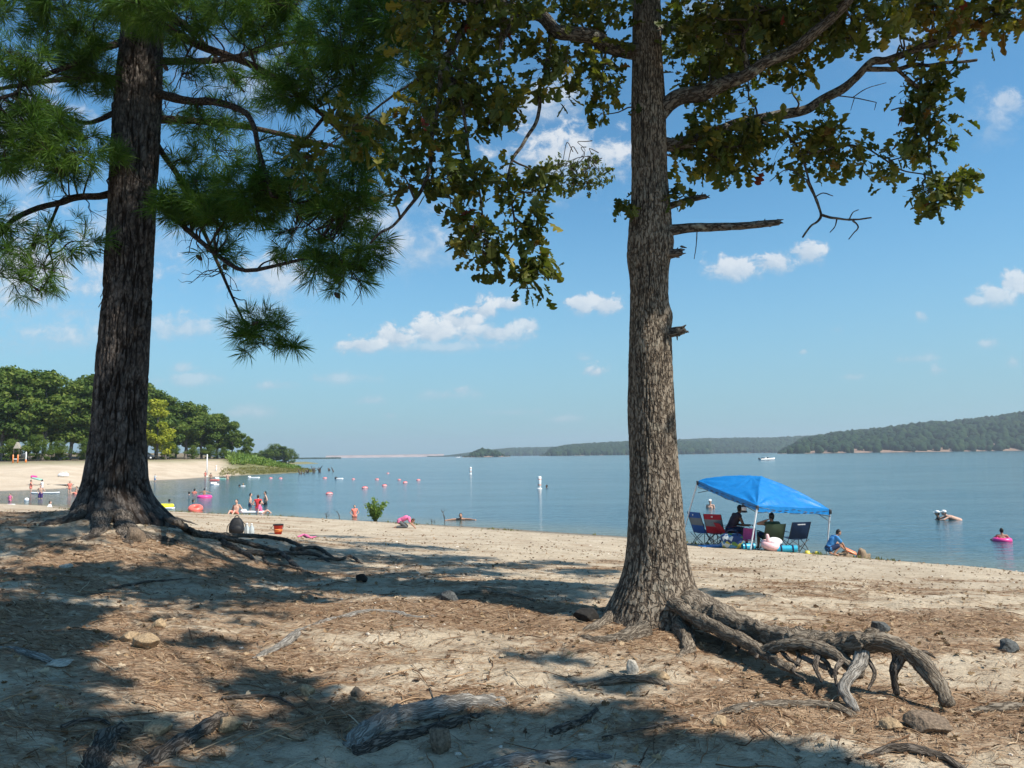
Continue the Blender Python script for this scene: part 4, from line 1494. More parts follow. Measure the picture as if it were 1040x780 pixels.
# dead hanging spray under the right limb
for L, r0 in (([(820, 183, 7.1), (828, 200, 7.1), (834, 218, 7.1), (824, 228, 7.1), (815, 241, 7.1)], .011), ([(834, 218, 7.1), (850, 222, 7.1), (866, 224, 7.1), (885, 221, 7.1)], .009),
              ([(850, 222, 7.1), (848, 230, 7.12), (843, 236, 7.1)], .005), ([(862, 224, 7.1), (866, 216, 7.1), (872, 213, 7.1)], .005), ([(866, 224, 7.1), (872, 230, 7.1), (868, 236, 7.1), (862, 243, 7.1)], .006),
              ([(828, 200, 7.1), (836, 196, 7.1), (846, 199, 7.1)], .005), ([(820, 183, 7.1), (800, 172, 7.15), (782, 184, 7.1)], .005), ([(838, 96, 7.3), (866, 99, 7.2), (890, 104, 7.1)], .005), ([(866, 99, 7.2), (880, 90, 7.15), (900, 84, 7.1)], .0035),
              ([(868, 99, 7.2), (866, 105, 7.2), (864, 112, 7.2)], .003), ([(890, 104, 7.1), (888, 112, 7.1)], .003), ([(905, 112, 7.3), (918, 110, 7.3), (915, 128, 7.3)], .005), ([(708, 234, 6.95), (707, 250, 6.95), (705, 263, 6.95)], .004)):
    limb_geo(lg, [P(*q) for q in L], r0 * 1.5, r0 * 0.8, 6, 4, 0.3)
lg.obj('branch', M['oak_limb'], oak)
lo.obj('crown', M['oak_leaf'], oak, smoothf=False)
# dead stubs
for L, rr in (([(670, 236, 7.0), (686, 233, 6.97), (705, 231, 6.95), (740, 230, 6.92), (768, 228, 6.9), (791, 226, 6.9)], [.062, .046, .038, .036, .034, .030]),
              ([(672, 212, 7.0), (690, 206, 6.95), (704, 202, 6.92), (717, 199.5, 6.9)], [.04, .03, .027, .024]), ([(672, 258, 7.0), (684, 257, 6.95), (692, 256, 6.92)], [.06, .04, .032]), ([(673, 340, 7.0), (686, 337, 6.93), (695, 335, 6.9)], [.04, .042, .034])):
    gs = Geo()
    v_, f_, at_ = btube([P(*q) for q in L], rr, 14, 10, 0.3, rng.random() * 40)
    gs.add(v_, f_, **at_)
    e_ = P(*L[-1])
    b_ = P(*L[-2])
    for k in range(7):                                     # splintered end, knots
        t_ = 1 - 0.12 * k if k > 3 else 1.0
        q_ = b_ + (e_ - b_) * t_ + rng.normal(0, rr[-1] * .5, 3)
        v_, f_, at_ = btube([q_ - (e_ - b_) * .06, q_, q_ + (e_ - b_) / np.linalg.norm(e_ - b_) * (.03 if k < 4 else .0) + rng.normal(0, rr[-1] * (.3 if k < 4 else .9), 3)], [rr[-1] * .5, rr[-1] * .4, rr[-1] * .12], 6, 4, .3, k)
        gs.add(v_, f_, **at_)
    gs.obj('dead_stub', M['oak_limb'], oak)

# roots of the oak
rb_ = [(700, 612, 6.75), (722, 622, 6.45), (748, 634, 6.15), (775, 644, 5.85), (800, 651, 5.6), (828, 655, 5.4), (855, 656, 5.25), (888, 652, 5.08)]
root_obj([P(*q) for q in rb_], .135, .075, 'root', oak, 20, 0.3)
arch = [(878, 654, 5.12), (898, 652, 5.05), (915, 658, 5.0), (932, 670, 4.93), (946, 687, 4.86), (957, 702, 4.8), (963, 716, 4.74)]
root_obj([P(*q) for q in arch], .07, .048, 'root', oak, 20, 0.35)
root_obj([P(*q) for q in [(908, 655, 5.02), (913, 668, 5.0), (909, 684, 4.98), (911, 706, 4.95)]], .05, .02, 'root_dark', oak, 12, 0.35)
root_obj([P(*q) for q in [(680, 608, 6.75), (700, 622, 6.5), (722, 635, 6.2), (740, 643, 6.0), (762, 655, 5.72), (782, 667, 5.5), (803, 679, 5.25)]], .085, .032, 'root', oak, 14, 0.35)
root_obj([P(*q) for q in [(775, 663, 5.6), (790, 657, 5.5), (818, 653, 5.35), (838, 659, 5.25), (856, 670, 5.15), (872, 686, 5.05)]], .05, .05, 'root', oak, 14, 0.4)
root_obj([P(*q) for q in [(876, 664, 5.1), (871, 676, 5.05), (860, 690, 4.95), (857, 701, 4.88), (864, 712, 4.8), (870, 722, 4.72)]], .05, .022, 'root_grey', oak, 14, 0.4)
root_obj([P(*q) for q in [(815, 668, 5.35), (835, 676, 5.25), (850, 684, 5.15)]], .02, .016, 'root_grey', oak, 9, 0.4)
root_obj([P(*q) for q in [(826, 660, 5.3), (840, 674, 5.2), (846, 688, 5.1)]], .022, .012, 'root', oak, 9, 0.4)
root_obj(ground_line([(744, 640), (738, 655), (730, 666)], [.03, .02, -.01]), .035, .012, 'root', oak, 9, 0.4)
root_obj(ground_line([(640, 622), (618, 632), (603, 640), (585, 641)], [.08, .03, .01, -.04]), .085, .035, 'root', oak, 14, 0.3)
root_obj(ground_line([(655, 645), (630, 650), (606, 652), (588, 645)], [.05, .0, -.01, -.04]), .09, .04, 'root', oak, 14, 0.35)
root_obj(ground_line([(690, 640), (700, 655), (690, 668)], [.04, .0, -.04]), .08, .04, 'root', oak, 14, 0.35)
root_obj(ground_line([(640, 628), (620, 623), (600, 618)], [.1, .02, -.04]), .09, .03, 'root', oak, 14, 0.3)

for L, r0, r1 in (([(748, 634, 6.15), (752, 648, 6.0), (748, 662, 5.75)], .03, .012), ([(790, 650, 5.65), (796, 664, 5.45), (812, 676, 5.2)], .022, .010), ([(762, 640, 6.0), (772, 654, 5.8), (768, 668, 5.5)], .022, .012), ([(835, 660, 5.3), (828, 676, 5.15), (834, 692, 4.98)], .024, .010),
                  ([(805, 655, 5.5), (812, 668, 5.35), (806, 682, 5.15), (818, 690, 5.05)], .018, .008), ([(856, 668, 5.15), (848, 682, 5.02), (850, 697, 4.93)], .02, .008), ([(930, 668, 4.93), (938, 662, 4.98), (950, 668, 4.98)], .02, .006), ([(880, 668, 5.08), (888, 684, 5.0), (882, 700, 4.9)], .018, .008)):
    root_obj([P(*q) for q in L], r0, r1, 'root_dark', oak, 9, 0.5)

# ------------------------------------------------------------------ the shade tree beside the photographer (out of frame, its shade falls into the picture)
side = empty('oak_tree', (0, 0, 0), 'oak standing beside the viewpoint, its crown shading the near sand', 'tree')
lg, lo = Geo(), Geo()
tb = np.array([5.2, -1.4, float(height(5.2, -1.4)) - 0.1])
tr = [tb, tb + [0.05, 0, 2], tb + [0.2, 0.1, 4.5], tb + [0.1, 0.3, 7], tb + [0.0, 0.3, 9.5]]
v_, f_, at_ = btube(tr, [.30, .23, .2, .15, .04], 40, 20, 0.10, 3)
Geo().add(v_, f_, **at_).obj('trunk', M['oak_bark'], side)
sh = []


def shade_at(px, py, h, r, n):
    q = G(px, py)
    sh.append((q + SUN * ((h - q[2]) / SUN[2]), r, n))


for a in [(20, 590, 6.6, (.8, .6, .35), 90), (88, 578, 6.6, (.22, .3, .2), 60), (82, 600, 6.6, (.22, .3, .2), 64), (72, 624, 6.7, (.22, .3, .2), 64), (58, 650, 6.8, (.22, .25, .2), 64), (44, 678, 6.9, (.22, .25, .2), 64), (40, 620, 6.7, (.4, .4, .25), 90), (20, 660, 6.8, (.35, .35, .25), 80), (10, 640, 6.8, (.6, .6, .35), 90), (0, 700, 7.0, (.6, .6, .35), 90), (30, 735, 7.2, (.35, .4, .3), 60), (20, 770, 7.3, (.5, .4, .3), 60), (-60, 640, 6.6, (.8, .8, .4), 80), (-60, 740, 7, (.7, .6, .3), 60),
          (270, 700, 7.0, (.34, .2, .2), 30), (215, 655, 6.8, (.35, .12, .15), 14), (160, 750, 7.2, (.3, .2, .2), 24), (300, 750, 7.3, (.4, .25, .25), 44), (330, 720, 7.2, (.25, .15, .2), 20),
          (400, 770, 7.5, (.45, .25, .25), 60), (420, 742, 7.4, (.3, .2, .2), 34), (500, 745, 7.4, (.4, .2, .2), 56), (600, 755, 7.5, (.45, .25, .25), 66), (700, 772, 7.6, (.4, .2, .2), 60), (555, 668, 7.0, (.26, .07, .1), 8), (612, 695, 7.2, (.26, .08, .1), 12), (620, 722, 7.3, (.3, .12, .15), 26), (800, 780, 7.6, (.35, .15, .2), 40),
          (520, 815, 7.8, (.8, .45, .3), 62), (250, 815, 7.6, (.8, .4, .3), 56), (760, 835, 7.8, (.7, .45, .3), 60), (160, 606, 6.6, (.5, .07, .1), 10), (290, 790, 7.4, (.5, .2, .25), 44)]:
    shade_at(*a)
for k in range(14):
    a = rng.random() * 6.28
    c = tb + np.array([math.cos(a) * 2.2, math.sin(a) * 2.2 - 1.2, 6.5 + 2.5 * rng.random()])
    sh.append((c, (.8, .8, .4), 50))
skel = [catmull(tr, 8)[14:]]
for c, r, n in sh:
    p = on_trunk((np.array([q[2] for q in tr]), np.array([q[0] for q in tr]), np.array([q[1] for q in tr])), min(c[2] - 1.2, tb[2] + 8.0))
    if rng.random() < 0.45:
        skel.append(limb_geo(lg, [p, p * 0.6 + np.asarray(c) * 0.4 + [0, 0, .1], p * 0.2 + np.asarray(c) * 0.8 + [0, 0, .1], c], .028, .008, 7))
skel = np.vstack(skel)
for c, r, n in sh:
    tips, dirs, sub = hub_blob(lg, skel, np.asarray(c), np.asarray(r, float), n, 0.012, 0.004)
    scatter_leaves(lo, tips, dirs, 7, 0.125)
lg.obj('branch', M['oak_limb'], side)
lo.obj('crown', M['oak_leaf'], side, smoothf=False)
# ================================================================== WOODS ACROSS THE COVE
def far_tree_meshes(seed, h=12.0, w=5.0, low=0.18, n=2600, mat='far_leaf', leaf=0.27, conic=0.0):
    r_ = np.random.default_rng(seed)
    g = Geo()
    nb = 44
    cs, rs = [], []
    for k in range(nb):
        t = low + (0.97 - low) * r_.random() ** 0.85
        wr = w * 0.5 * (math.sin(math.pi * (0.12 + 0.88 * (t - low) / (1 - low)) ** 0.8) ** 0.7 * (1 - conic * t) + 0.12)
        a = r_.random() * 6.28
        q = math.sqrt(r_.random()) * wr
        cs.append((math.cos(a) * q, math.sin(a) * q, t * h))
        rs.append(w * (0.08 + 0.12 * r_.random()))
    cs, rs = np.array(cs), np.array(rs)
    k = r_.integers(0, nb, n)
    d = r_.normal(size=(n, 3))
    d /= np.linalg.norm(d, axis=1)[:, None]
    c = cs[k] + d * (rs[k] * (0.45 + 0.75 * r_.random(n)))[:, None] * np.array([1.15, 1.15, 0.8])
    nrm = d + 0.7 * r_.normal(size=(n, 3)) + np.array([0, 0, 0.35])
    nrm /= np.linalg.norm(nrm, axis=1)[:, None]
    x = np.cross(nrm, r_.normal(size=(n, 3)))
    x /= np.linalg.norm(x, axis=1)[:, None]
    y = np.cross(nrm, x)
    s = leaf * (0.5 + 0.8 * r_.random(n))[:, None]
    V = np.stack([c - x * s, c - y * s * 0.6 + nrm * s * 0.15, c + x * s, c + y * s * 0.6 + nrm * s * 0.1], 1)
    var = np.clip(0.5 * r_.random(n) + 0.5 * r_.random(nb)[k], 0, 1)
    g.add(V.reshape(-1, 3), np.arange(4 * n).reshape(-1, 4), var=np.repeat(var, 4))
    crown = g.mesh('crown', M[mat], False)
    tg = Geo()
    b_ = r_.normal(0, 0.15, (4, 2))
    tr_ = [(0, 0, -0.4), (b_[0, 0], b_[0, 1], h * 0.25), (b_[1, 0], b_[1, 1], h * 0.55), (b_[2, 0], b_[2, 1], h * 0.88)]
    v_, f_, a_ = btube(tr_, [.26 * h / 12, .2 * h / 12, .13 * h / 12, .04], 9, 4, 0.1, seed)
    tg.add(v_, f_, **a_)
    for k in range(8):
        q = cs[r_.integers(0, nb)]
        z = max(h * 0.22, q[2] - 1.6)
        p = np.array([np.interp(z, [t[2] for t in tr_], [t[0] for t in tr_]), np.interp(z, [t[2] for t in tr_], [t[1] for t in tr_]), z])
        v_, f_, a_ = btube([p, (p + q) / 2 + [0, 0, .25], q], [.10 * h / 12, .06 * h / 12, .02], 6, 4, 0.1, seed)
        tg.add(v_, f_, **a_)
    return crown, tg.mesh('trunk', M['far_bark'])


PROTO = [far_tree_meshes(100 + s_, 12, 5.2 + 0.8 * (s_ % 3), 0.22 + 0.05 * (s_ % 2), 8000) for s_ in range(6)]
YEL = far_tree_meshes(150, 12, 5.5, 0.12, 8000, 'yellow_leaf')
LOW = far_tree_meshes(151, 12, 9, 0.03, 8000)


def far_tree(proto, pos, h, rz, label, group, name='broadleaf_tree', wide=1.0):
    o = empty(name, pos, label, 'tree', group, rz, (h / 12 * wide, h / 12 * wide, h / 12))
    for nm, me in (('crown', proto[0]), ('trunk', proto[1])):
        c = bpy.data.objects.new(nm, me)
        COL.objects.link(c)
        c.parent = o
    return o


SKYL = np.array([(-60, 374), (-20, 372), (0, 373), (12, 372), (26, 388), (45, 376), (60, 388), (75, 386), (95, 381), (120, 384), (150, 388), (170, 401), (200, 409), (218, 415), (232, 424), (246, 430), (254, 446), (262, 458)], float)
GB = 'trees standing behind the far beach'


def tree_at(px, d, over=None, k=0):
    """height so that the crown top meets the photo's skyline in that column (or `over` pixels below it)"""
    p = far(px, d)
    top = np.interp(px, SKYL[:, 0], SKYL[:, 1]) + (over or 0)
    h = CAM[2] + (ray(px, top)[2] / ray(px, top)[1]) * p[1] - p[2]
    return p, max(h, 3.0)


ordinal = ['first', 'second', 'third', 'fourth', 'fifth', 'sixth', 'seventh', 'eighth', 'ninth', 'tenth', 'eleventh', 'twelfth', 'thirteenth', 'fourteenth']
k = 0
for px, d in [(-50, 58), (-24, 62), (2, 60), (16, 58), (44, 60), (70, 62), (93, 59), (122, 60), (148, 62), (168, 60), (188, 58), (205, 56), (221, 52), (236, 46)]:
    p, h = tree_at(px, d, rng.integers(0, 5))
    far_tree(PROTO[k % 6], p, h, rng.random() * 6.28, f'tall green tree, {ordinal[k]} from the left end of the front row behind the far beach', GB, wide=1.0 + 0.25 * rng.random())
    k += 1
for px, d in [(-40, 75), (-8, 78), (28, 74), (58, 76), (84, 78), (106, 75), (136, 77), (158, 75), (178, 74), (196, 70), (213, 66), (229, 58), (-20, 95), (12, 98), (50, 95), (90, 95), (130, 96), (165, 92), (190, 86)]:
    p, h = tree_at(px, d, rng.integers(3, 16))
    far_tree(PROTO[rng.integers(0, 6)], p, h, rng.random() * 6.28, 'green tree crown filling in behind the front row at the far beach', GB, wide=1.15)
p, h = tree_at(159, 46, 12)
far_tree(YEL, p, h, 0.4, 'bright yellow-green young tree just right of the pine trunk', None, 'young_tree', 1.0)
p = far(252, 40)
far_tree(PROTO[2], p, 5.6, 1.0, 'slim green tree ending the wood at its right edge above the reeds', None, wide=0.8)
for i_, (px, d, h) in enumerate([(10, 52, 3.4), (37, 51, 4.0), (60, 53, 3.2), (88, 52, 3.6), (172, 53, 3.6), (195, 50, 3.0), (212, 47, 3.2), (228, 42, 2.6)]):
    far_tree(LOW, far(px, d), h, i_ * 1.3, 'low bushy tree branching to the ground under the tall far trees', 'bushes under the far trees', 'bush', 1.3)
# farther clump beyond the headland
for i_, (px, py, Y, h) in enumerate([(244, 472, 330, 10), (252, 472, 335, 8.5), (259, 471.5, 340, 8), (266, 471.5, 335, 9), (273, 471, 330, 10), (280, 471, 332, 11.5), (287, 471, 330, 10), (293, 471, 335, 9)]):
    q = P(px, py, Y)
    q[2] = max(q[2], ZW)
    top = {0: 457, 1: 459, 2: 460, 3: 458, 4: 456.5, 5: 451.5, 6: 453.5, 7: 456}[i_]
    hh_ = (CAM[2] + ray(px, top)[2] / ray(px, top)[1] * Y) - q[2]
    far_tree(LOW if i_ % 2 else PROTO[i_ % 6], q, hh_, i_ * 1.7, f'dark green tree, {ordinal[i_]} from the left in the clump beyond the reedy headland', 'trees beyond the reedy headland', 'broadleaf_tree', 1.5)
q = np.array([P(x_, 472, 333) for x_ in (225, 240, 258, 272, 286, 297)])
fp = Geo()
for s_ in range(len(q)):
    q[s_][2] = ZW
ring = [(a_[0], a_[1] - 12, ZW - 0.5) for a_ in q] + [(a_[0], a_[1] - 7, ZW + (0.6 if k_ < 5 else -.2)) for k_, a_ in enumerate(q)] + [(a_[0], a_[1] + 40, ZW + (1.0 if k_ < 5 else -.2)) for k_, a_ in enumerate(q)] + [(a_[0], a_[1] + 60, ZW - 0.5) for a_ in q]
ff = [[r_ * 6 + c_, r_ * 6 + c_ + 1, (r_ + 1) * 6 + c_ + 1, (r_ + 1) * 6 + c_] for r_ in range(3) for c_ in range(5)]
fp.add(ring, np.array(ff), grass=0.9)
fp.obj('far_point', M['far_shore'], kind='structure')

# reeds and low scrub on the tip (ground cover nobody could count)
def scrub(name, pts, hs, label, leaf=0.20, n=60, mat='shrub_leaf', wd_=0.8):
    g = Geo()
    for p, h in zip(pts, hs):
        m2 = n
        a = rng.random(m2) * 6.28
        r_ = np.sqrt(rng.random(m2)) * wd_ * h
        c = np.stack([p[0] + np.cos(a) * r_, p[1] + np.sin(a) * r_, p[2] + h * (1 - (r_ / (wd_ * h + 1e-6)) ** 2 * 0.7) * rng.random(m2) ** 0.6], -1)
        up = np.stack([rng.normal(0, .35, m2), rng.normal(0, .35, m2), np.ones(m2)], -1) * (h * (0.12 + 0.16 * rng.random(m2)))[:, None]
        sd = rng.normal(size=(m2, 3)) * leaf * 0.35
        V = np.stack([c - sd, c + sd, c + up + sd * 0.4, c + up - sd * 0.4], 1)
        g.add(V.reshape(-1, 3), np.arange(4 * m2).reshape(-1, 4), var=np.repeat(np.clip(rng.random(m2) * 0.6 + 0.4 * rng.random(), 0, 1), 4))
    o = g.obj(name, M[mat], kind='stuff', smoothf=False)
    o['label'] = label
    o['category'] = 'vegetation'


M['reed_leaf'] = leaf_mat('dry_reed', [(0, (0.09, 0.10, 0.03)), (0.5, (0.20, 0.19, 0.06)), (1, (0.33, 0.28, 0.12))], 0.3, 0.7, 0.15)
pts, hs = [], []
for k in range(420):
    px = 237 + 72 * rng.random()
    d = 20 + 22 * rng.random() * (1 - (px - 237) / 95)
    pts.append(far(px, d) + [rng.normal(0, .3), rng.normal(0, 1), 0])
    hs.append((1.0 + 0.8 * rng.random()) * (1 - 0.5 * (px - 237) / 75))
scrub('scrub', pts, hs, 'belt of low green scrub along the reedy headland', 0.3, 40)
pts, hs = [], []
for k in range(420):
    px = 222 + 100 * rng.random() ** 0.8
    d = 0.5 + 13 * rng.random()
    pts.append(far(px, d))
    hs.append(0.3 + 0.5 * rng.random() ** 2)
scrub('reeds', pts, hs, 'dry straw-coloured grass and reeds on the headland shore', 0.1, 26, 'reed_leaf')

# dead stumps and branches in the shallows off the tip
for i_, (px, py, h) in enumerate([(312, 480.3, .9), (319, 480, 1.6), (325, 479.6, 1.5), (334, 478, .55), (340, 479, 1.2), (306, 481.5, 1.1)]):
    p = W(px, py)
    g = Geo()
    for k in range(4 if i_ != 4 else 1):
        e = p + [rng.normal(0, .5), rng.normal(0, .3), h * (0.5 + 0.5 * rng.random())]
        v_, f_, a_ = btube([p - [0, 0, .5], p + (e - p) * .5 + rng.normal(0, .12, 3), e], [.16, .11, .04], 6, 4, .3, k)
        g.add(v_, f_, **a_)
    tag(g.obj('dead_snag', M['root_dark']), 'weathered dead snag standing in the shallows off the reedy point', 'snag', 'snags off the reedy point')

# ================================================================== NEAR SHORE PLANTS
# leafy bush at the waterline
bp_ = W(381, 529.0)
bp_[2] = float(height(bp_[0], bp_[1]))
bush = empty('bush', bp_, 'leafy green bush growing at the waterline left of the crouching pink figure', 'bush')
gs, gl = Geo(), Geo()
tl, dl = [], []
for k in range(15):
    a = k * 2.4
    r_ = 0.12 + 0.45 * rng.random()
    hgt_ = 0.55 + 0.42 * rng.random()
    e = np.array([math.cos(a) * r_, math.sin(a) * r_ * 0.8, hgt_])
    c = [np.array([0, 0, -.05]) + e * [.12, .12, 0], e * [.45, .45, .45], e]
    v_, f_, a_ = btube(c, [.014, .010, .004], 5, 5, .2, k)
    gs.add(v_, f_, **a_)
    L = catmull(c, 8)
    for q in L[5:]:
        for _ in range(2):
            tl.append(q + rng.normal(0, .03, 3))
            dl.append(e / np.linalg.norm(e) + rng.normal(0, .5, 3))
gs.obj('stem', M['twig'], bush)
scatter_leaves(gl, np.array(tl), np.array(dl), 3, 0.095, 0.5, -0.25)
gl.obj('foliage', M['shrub_leaf'], bush, smoothf=False)

for i_, (px, py, h, nb) in enumerate([(452, 531, .62, 5), (345, 526.5, .35, 4), (332, 526, .3, 3), (440, 530, .2, 2)]):
    p = W(px, py)
    p[2] = float(height(p[0], p[1]))
    g = Geo()
    v_, f_, a_ = btube([p - [0, 0, .1], p + [-.03, 0, h * .5], p + [-.1, 0, h]], [.02, .016, .006], 6, 5, .3, i_)
    g.add(v_, f_, **a_)
    for k in range(nb):
        z = h * (.35 + .6 * rng.random())
        q = p + [-.1 * z / h, 0, z]
        v_, f_, a_ = btube([q, q + [rng.normal(0, .08), rng.normal(0, .05), .08], q + [rng.normal(0, .14), rng.normal(0, .06), .18]], [.012, .008, .003], 5, 4, .2, k)
        g.add(v_, f_, **a_)
    tag(g.obj('dead_branch', M['root_dark']), ['tallest dead branch sticking up at the waterline behind the crouching pink figure', 'small dead twig upright at the waterline left of the leafy bush', 'short dead twig at the waterline, farthest left of the leafy bush', 'short twig stub at the waterline right of the pink figure'][i_], 'branch')

# ================================================================== LITTER ON THE SAND
def lookup(n, r0, r1, a0, a1):
    r_ = r0 + (r1 - r0) * rng.random(n)
    a = np.radians(a0 + (a1 - a0) * rng.random(n))
    return r_ * np.sin(a), r_ * np.cos(a)


def keep(x, y, bias=0.0, pw=1.0):
    l = np.clip(litter_mask(x, y) + bias, 0, 1) ** pw
    k = (rng.random(len(x)) < l) & (hbase(x, y) > ZW + 0.15)
    return x[k], y[k]


# pine straw: fallen needles, lying in drifts
x, y = keep(*lookup(190000, 2.6, 15, -50, 50), 0.02, 1.3)
n = len(x)
ang = 0.25 + rng.normal(0, 0.75, n)
L = 0.05 + 0.06 * rng.random(n)
dx_, dy_ = np.cos(ang) * L, np.sin(ang) * L
z0, z1 = height(x - dx_, y - dy_) + 0.004, height(x + dx_, y + dy_) + 0.004
lift = 0.012 * rng.random(n) ** 2
w_ = (0.0009 + 0.00028 * np.hypot(x, y))
nx_, ny_ = -np.sin(ang) * w_, np.cos(ang) * w_
bow = rng.normal(0, 0.012, n)
mx_, my_ = x + nx_ / w_ * bow, y + ny_ / w_ * bow
zm = height(mx_, my_) + 0.006 + lift
V = np.stack([np.stack([x - dx_, y - dy_, z0 + lift], -1), np.stack([mx_ - nx_, my_ - ny_, zm], -1), np.stack([x + dx_, y + dy_, z1], -1), np.stack([mx_ + nx_, my_ + ny_, zm], -1)], 1)
g = Geo().add(V.reshape(-1, 3), np.arange(4 * n).reshape(-1, 4), var=np.repeat(rng.random(n), 4))
M['straw'] = leaf_mat('pine_straw', [(0, (0.10, 0.055, 0.032)), (0.5, (0.27, 0.155, 0.085)), (0.85, (0.43, 0.29, 0.175)), (1, (0.55, 0.44, 0.31))], 0.05, 0.8, 0.15)
o = g.obj('pine_straw', M['straw'], kind='stuff', smoothf=False)
# dead leaves and bark chips
x, y = keep(*lookup(30000, 2.6, 18, -50, 50), 0.14, 1.0)
n = len(x)
d_ = rng.normal(size=(n, 3)) * [1, 1, .25]
d_ /= np.linalg.norm(d_, axis=1)[:, None]
up = rng.normal(0, .45, (n, 3)) + [0, 0, 1]
xx = np.cross(d_, up)
xx /= np.linalg.norm(xx, axis=1)[:, None]
Rm = np.stack([xx, d_, np.cross(xx, d_)], -1)
s = 0.016 + 0.045 * rng.random(n) ** 2.5
V = np.einsum('nij,kj->nki', Rm, LV - [0, .5, 0]) * s[:, None, None] + np.stack([x, y, height(x, y) + 0.008 + 0.25 * s * rng.random(n)], -1)[:, None]
g = Geo().add(V.reshape(-1, 3), (LF[None] + (np.arange(n) * len(LV))[:, None, None]).reshape(-1, LF.shape[1]), var=np.repeat(rng.random(n), len(LV)))
M['dead_leaf'] = leaf_mat('dead_leaf', [(0, (0.06, 0.035, 0.022)), (0.4, (0.17, 0.10, 0.055)), (0.75, (0.34, 0.23, 0.13)), (1, (0.50, 0.40, 0.28))], 0.1, 0.75, 0.15)
g.obj('leaf_litter', M['dead_leaf'], kind='stuff', smoothf=False)
# bits of wrack and leaves on the open beach farther down
x, y = lookup(11000, 13, 48, -42, 40)
k = (hbase(x, y) > ZW + 0.03) & (rng.random(len(x)) < 0.25 + 0.75 * smooth(-0.1, 0.35, fbm(x * 0.3, y * 0.6, 5.5, 4)))
x, y = x[k], y[k]
n = len(x)
d_ = rng.normal(size=(n, 3)) * [1, .5, .15]
d_ /= np.linalg.norm(d_, axis=1)[:, None]
up = rng.normal(0, .6, (n, 3)) + [0, 0, 1]
xx = np.cross(d_, up)
xx /= np.linalg.norm(xx, axis=1)[:, None]
Rm = np.stack([xx, d_, np.cross(xx, d_)], -1)
s = (0.018 + 0.045 * rng.random(n) ** 3) * (0.7 + 0.025 * y)
V = np.einsum('nij,kj->nki', Rm, (LV - [0, .5, 0]) * [1, 1, 2.0]) * s[:, None, None] + np.stack([x, y, height(x, y) + 0.01 + 0.12 * s], -1)[:, None]
Geo().add(V.reshape(-1, 3), (LF[None] + (np.arange(n) * len(LV))[:, None, None]).reshape(-1, LF.shape[1]), var=np.repeat(0.15 + 0.65 * rng.random(n), len(LV))).obj('leaf_litter', M['dead_leaf'], kind='stuff', smoothf=False)
# sparse grass along the water
x, y = lookup(30000, 18, 56, -36, 26)
zb_ = hbase(x, y)
k = (zb_ > ZW + 0.02) & (zb_ < ZW + 0.16) & (fbm(x * 0.25, y * 0.25, 6.6, 3) > 0.05 - 0.25 * smooth(-6, -16, x))
x, y = x[k], y[k]
n = len(x)
h_ = 0.03 + 0.08 * rng.random(n)
b0 = np.stack([x, y, height(x, y)], -1)
sd = rng.normal(size=(n, 3)) * [.02, .02, 0]
tp_ = b0 + np.stack([rng.normal(0, .03, n), rng.normal(0, .03, n), h_], -1)
Geo().add(np.stack([b0 - sd, b0 + sd, tp_], 1).reshape(-1, 3), np.arange(3 * n).reshape(-1, 3), var=np.repeat(0.6 * rng.random(n), 3)).obj('shore_grass', M['reed_leaf'], kind='stuff', smoothf=False)
# pebbles and grit
x, y = lookup(15000, 2.6, 22, -50, 50)
k = (hbase(x, y) > ZW + 0.05) & (rng.random(len(x)) < 0.12 + 0.9 * smooth(0.0, 0.5, fbm(x * 0.7, y * 1.2, 9.1, 4)))
x, y = x[k], y[k]
n = len(x)
pv_, pf_ = ball((0, 0, 0), 1, 6, 4)
s = (0.005 + 0.014 * rng.random(n) ** 3) * (0.8 + 0.02 * np.hypot(x, y))
ang = rng.random(n) * 6.28
ca, sa = np.cos(ang), np.sin(ang)
ax = np.stack([s * (1 + rng.random(n)), s, s * (0.5 + 0.4 * rng.random(n))], -1)
q = pv_[None] * ax[:, None] * (1 + 0.35 * rng.normal(size=(n, len(pv_), 1)) * 0.5)
V = np.stack([q[..., 0] * ca[:, None] - q[..., 1] * sa[:, None], q[..., 0] * sa[:, None] + q[..., 1] * ca[:, None], q[..., 2]], -1) + np.stack([x, y, height(x, y) + s * .2], -1)[:, None]
g = Geo()
off = (np.arange(n) * len(pv_))[:, None, None]
g.add(V.reshape(-1, 3), [(a_[None] + off).reshape(-1, a_.shape[1]) for a_ in pf_], var=np.repeat(rng.random(n), len(pv_)))
M['pebble'] = leaf_mat('pebble', [(0, (0.10, 0.085, 0.07)), (0.3, (0.25, 0.19, 0.135)), (0.7, (0.42, 0.34, 0.25)), (1, (0.66, 0.60, 0.52))], 0.0, 0.85, 0.2)
g.obj('pebbles', M['pebble'], kind='stuff', smoothf=False)
# twigs: thin fallen sticks (loose litter)
x, y = keep(*lookup(1800, 2.7, 13, -48, 48), 0.2, 0.8)
g = Geo()
for a_, b_ in zip(x, y):
    ln = 0.06 + 0.35 * rng.random() ** 2
    an = rng.random() * 6.28
    pts_ = []
    for t in np.linspace(-1, 1, 4):
        qx, qy = a_ + math.cos(an) * ln * t * .5 + rng.normal(0, .02 * ln), b_ + math.sin(an) * ln * t * .5 + rng.normal(0, .06 * ln)
        pts_.append((qx, qy, float(height(qx, qy)) + 0.006 + 0.01 * rng.random()))
    g.add(*tube(pts_, [.0035, .004, .003, .0018], 5, 3), var=rng.random())
g.obj('twig_litter', M['straw'], kind='stuff')

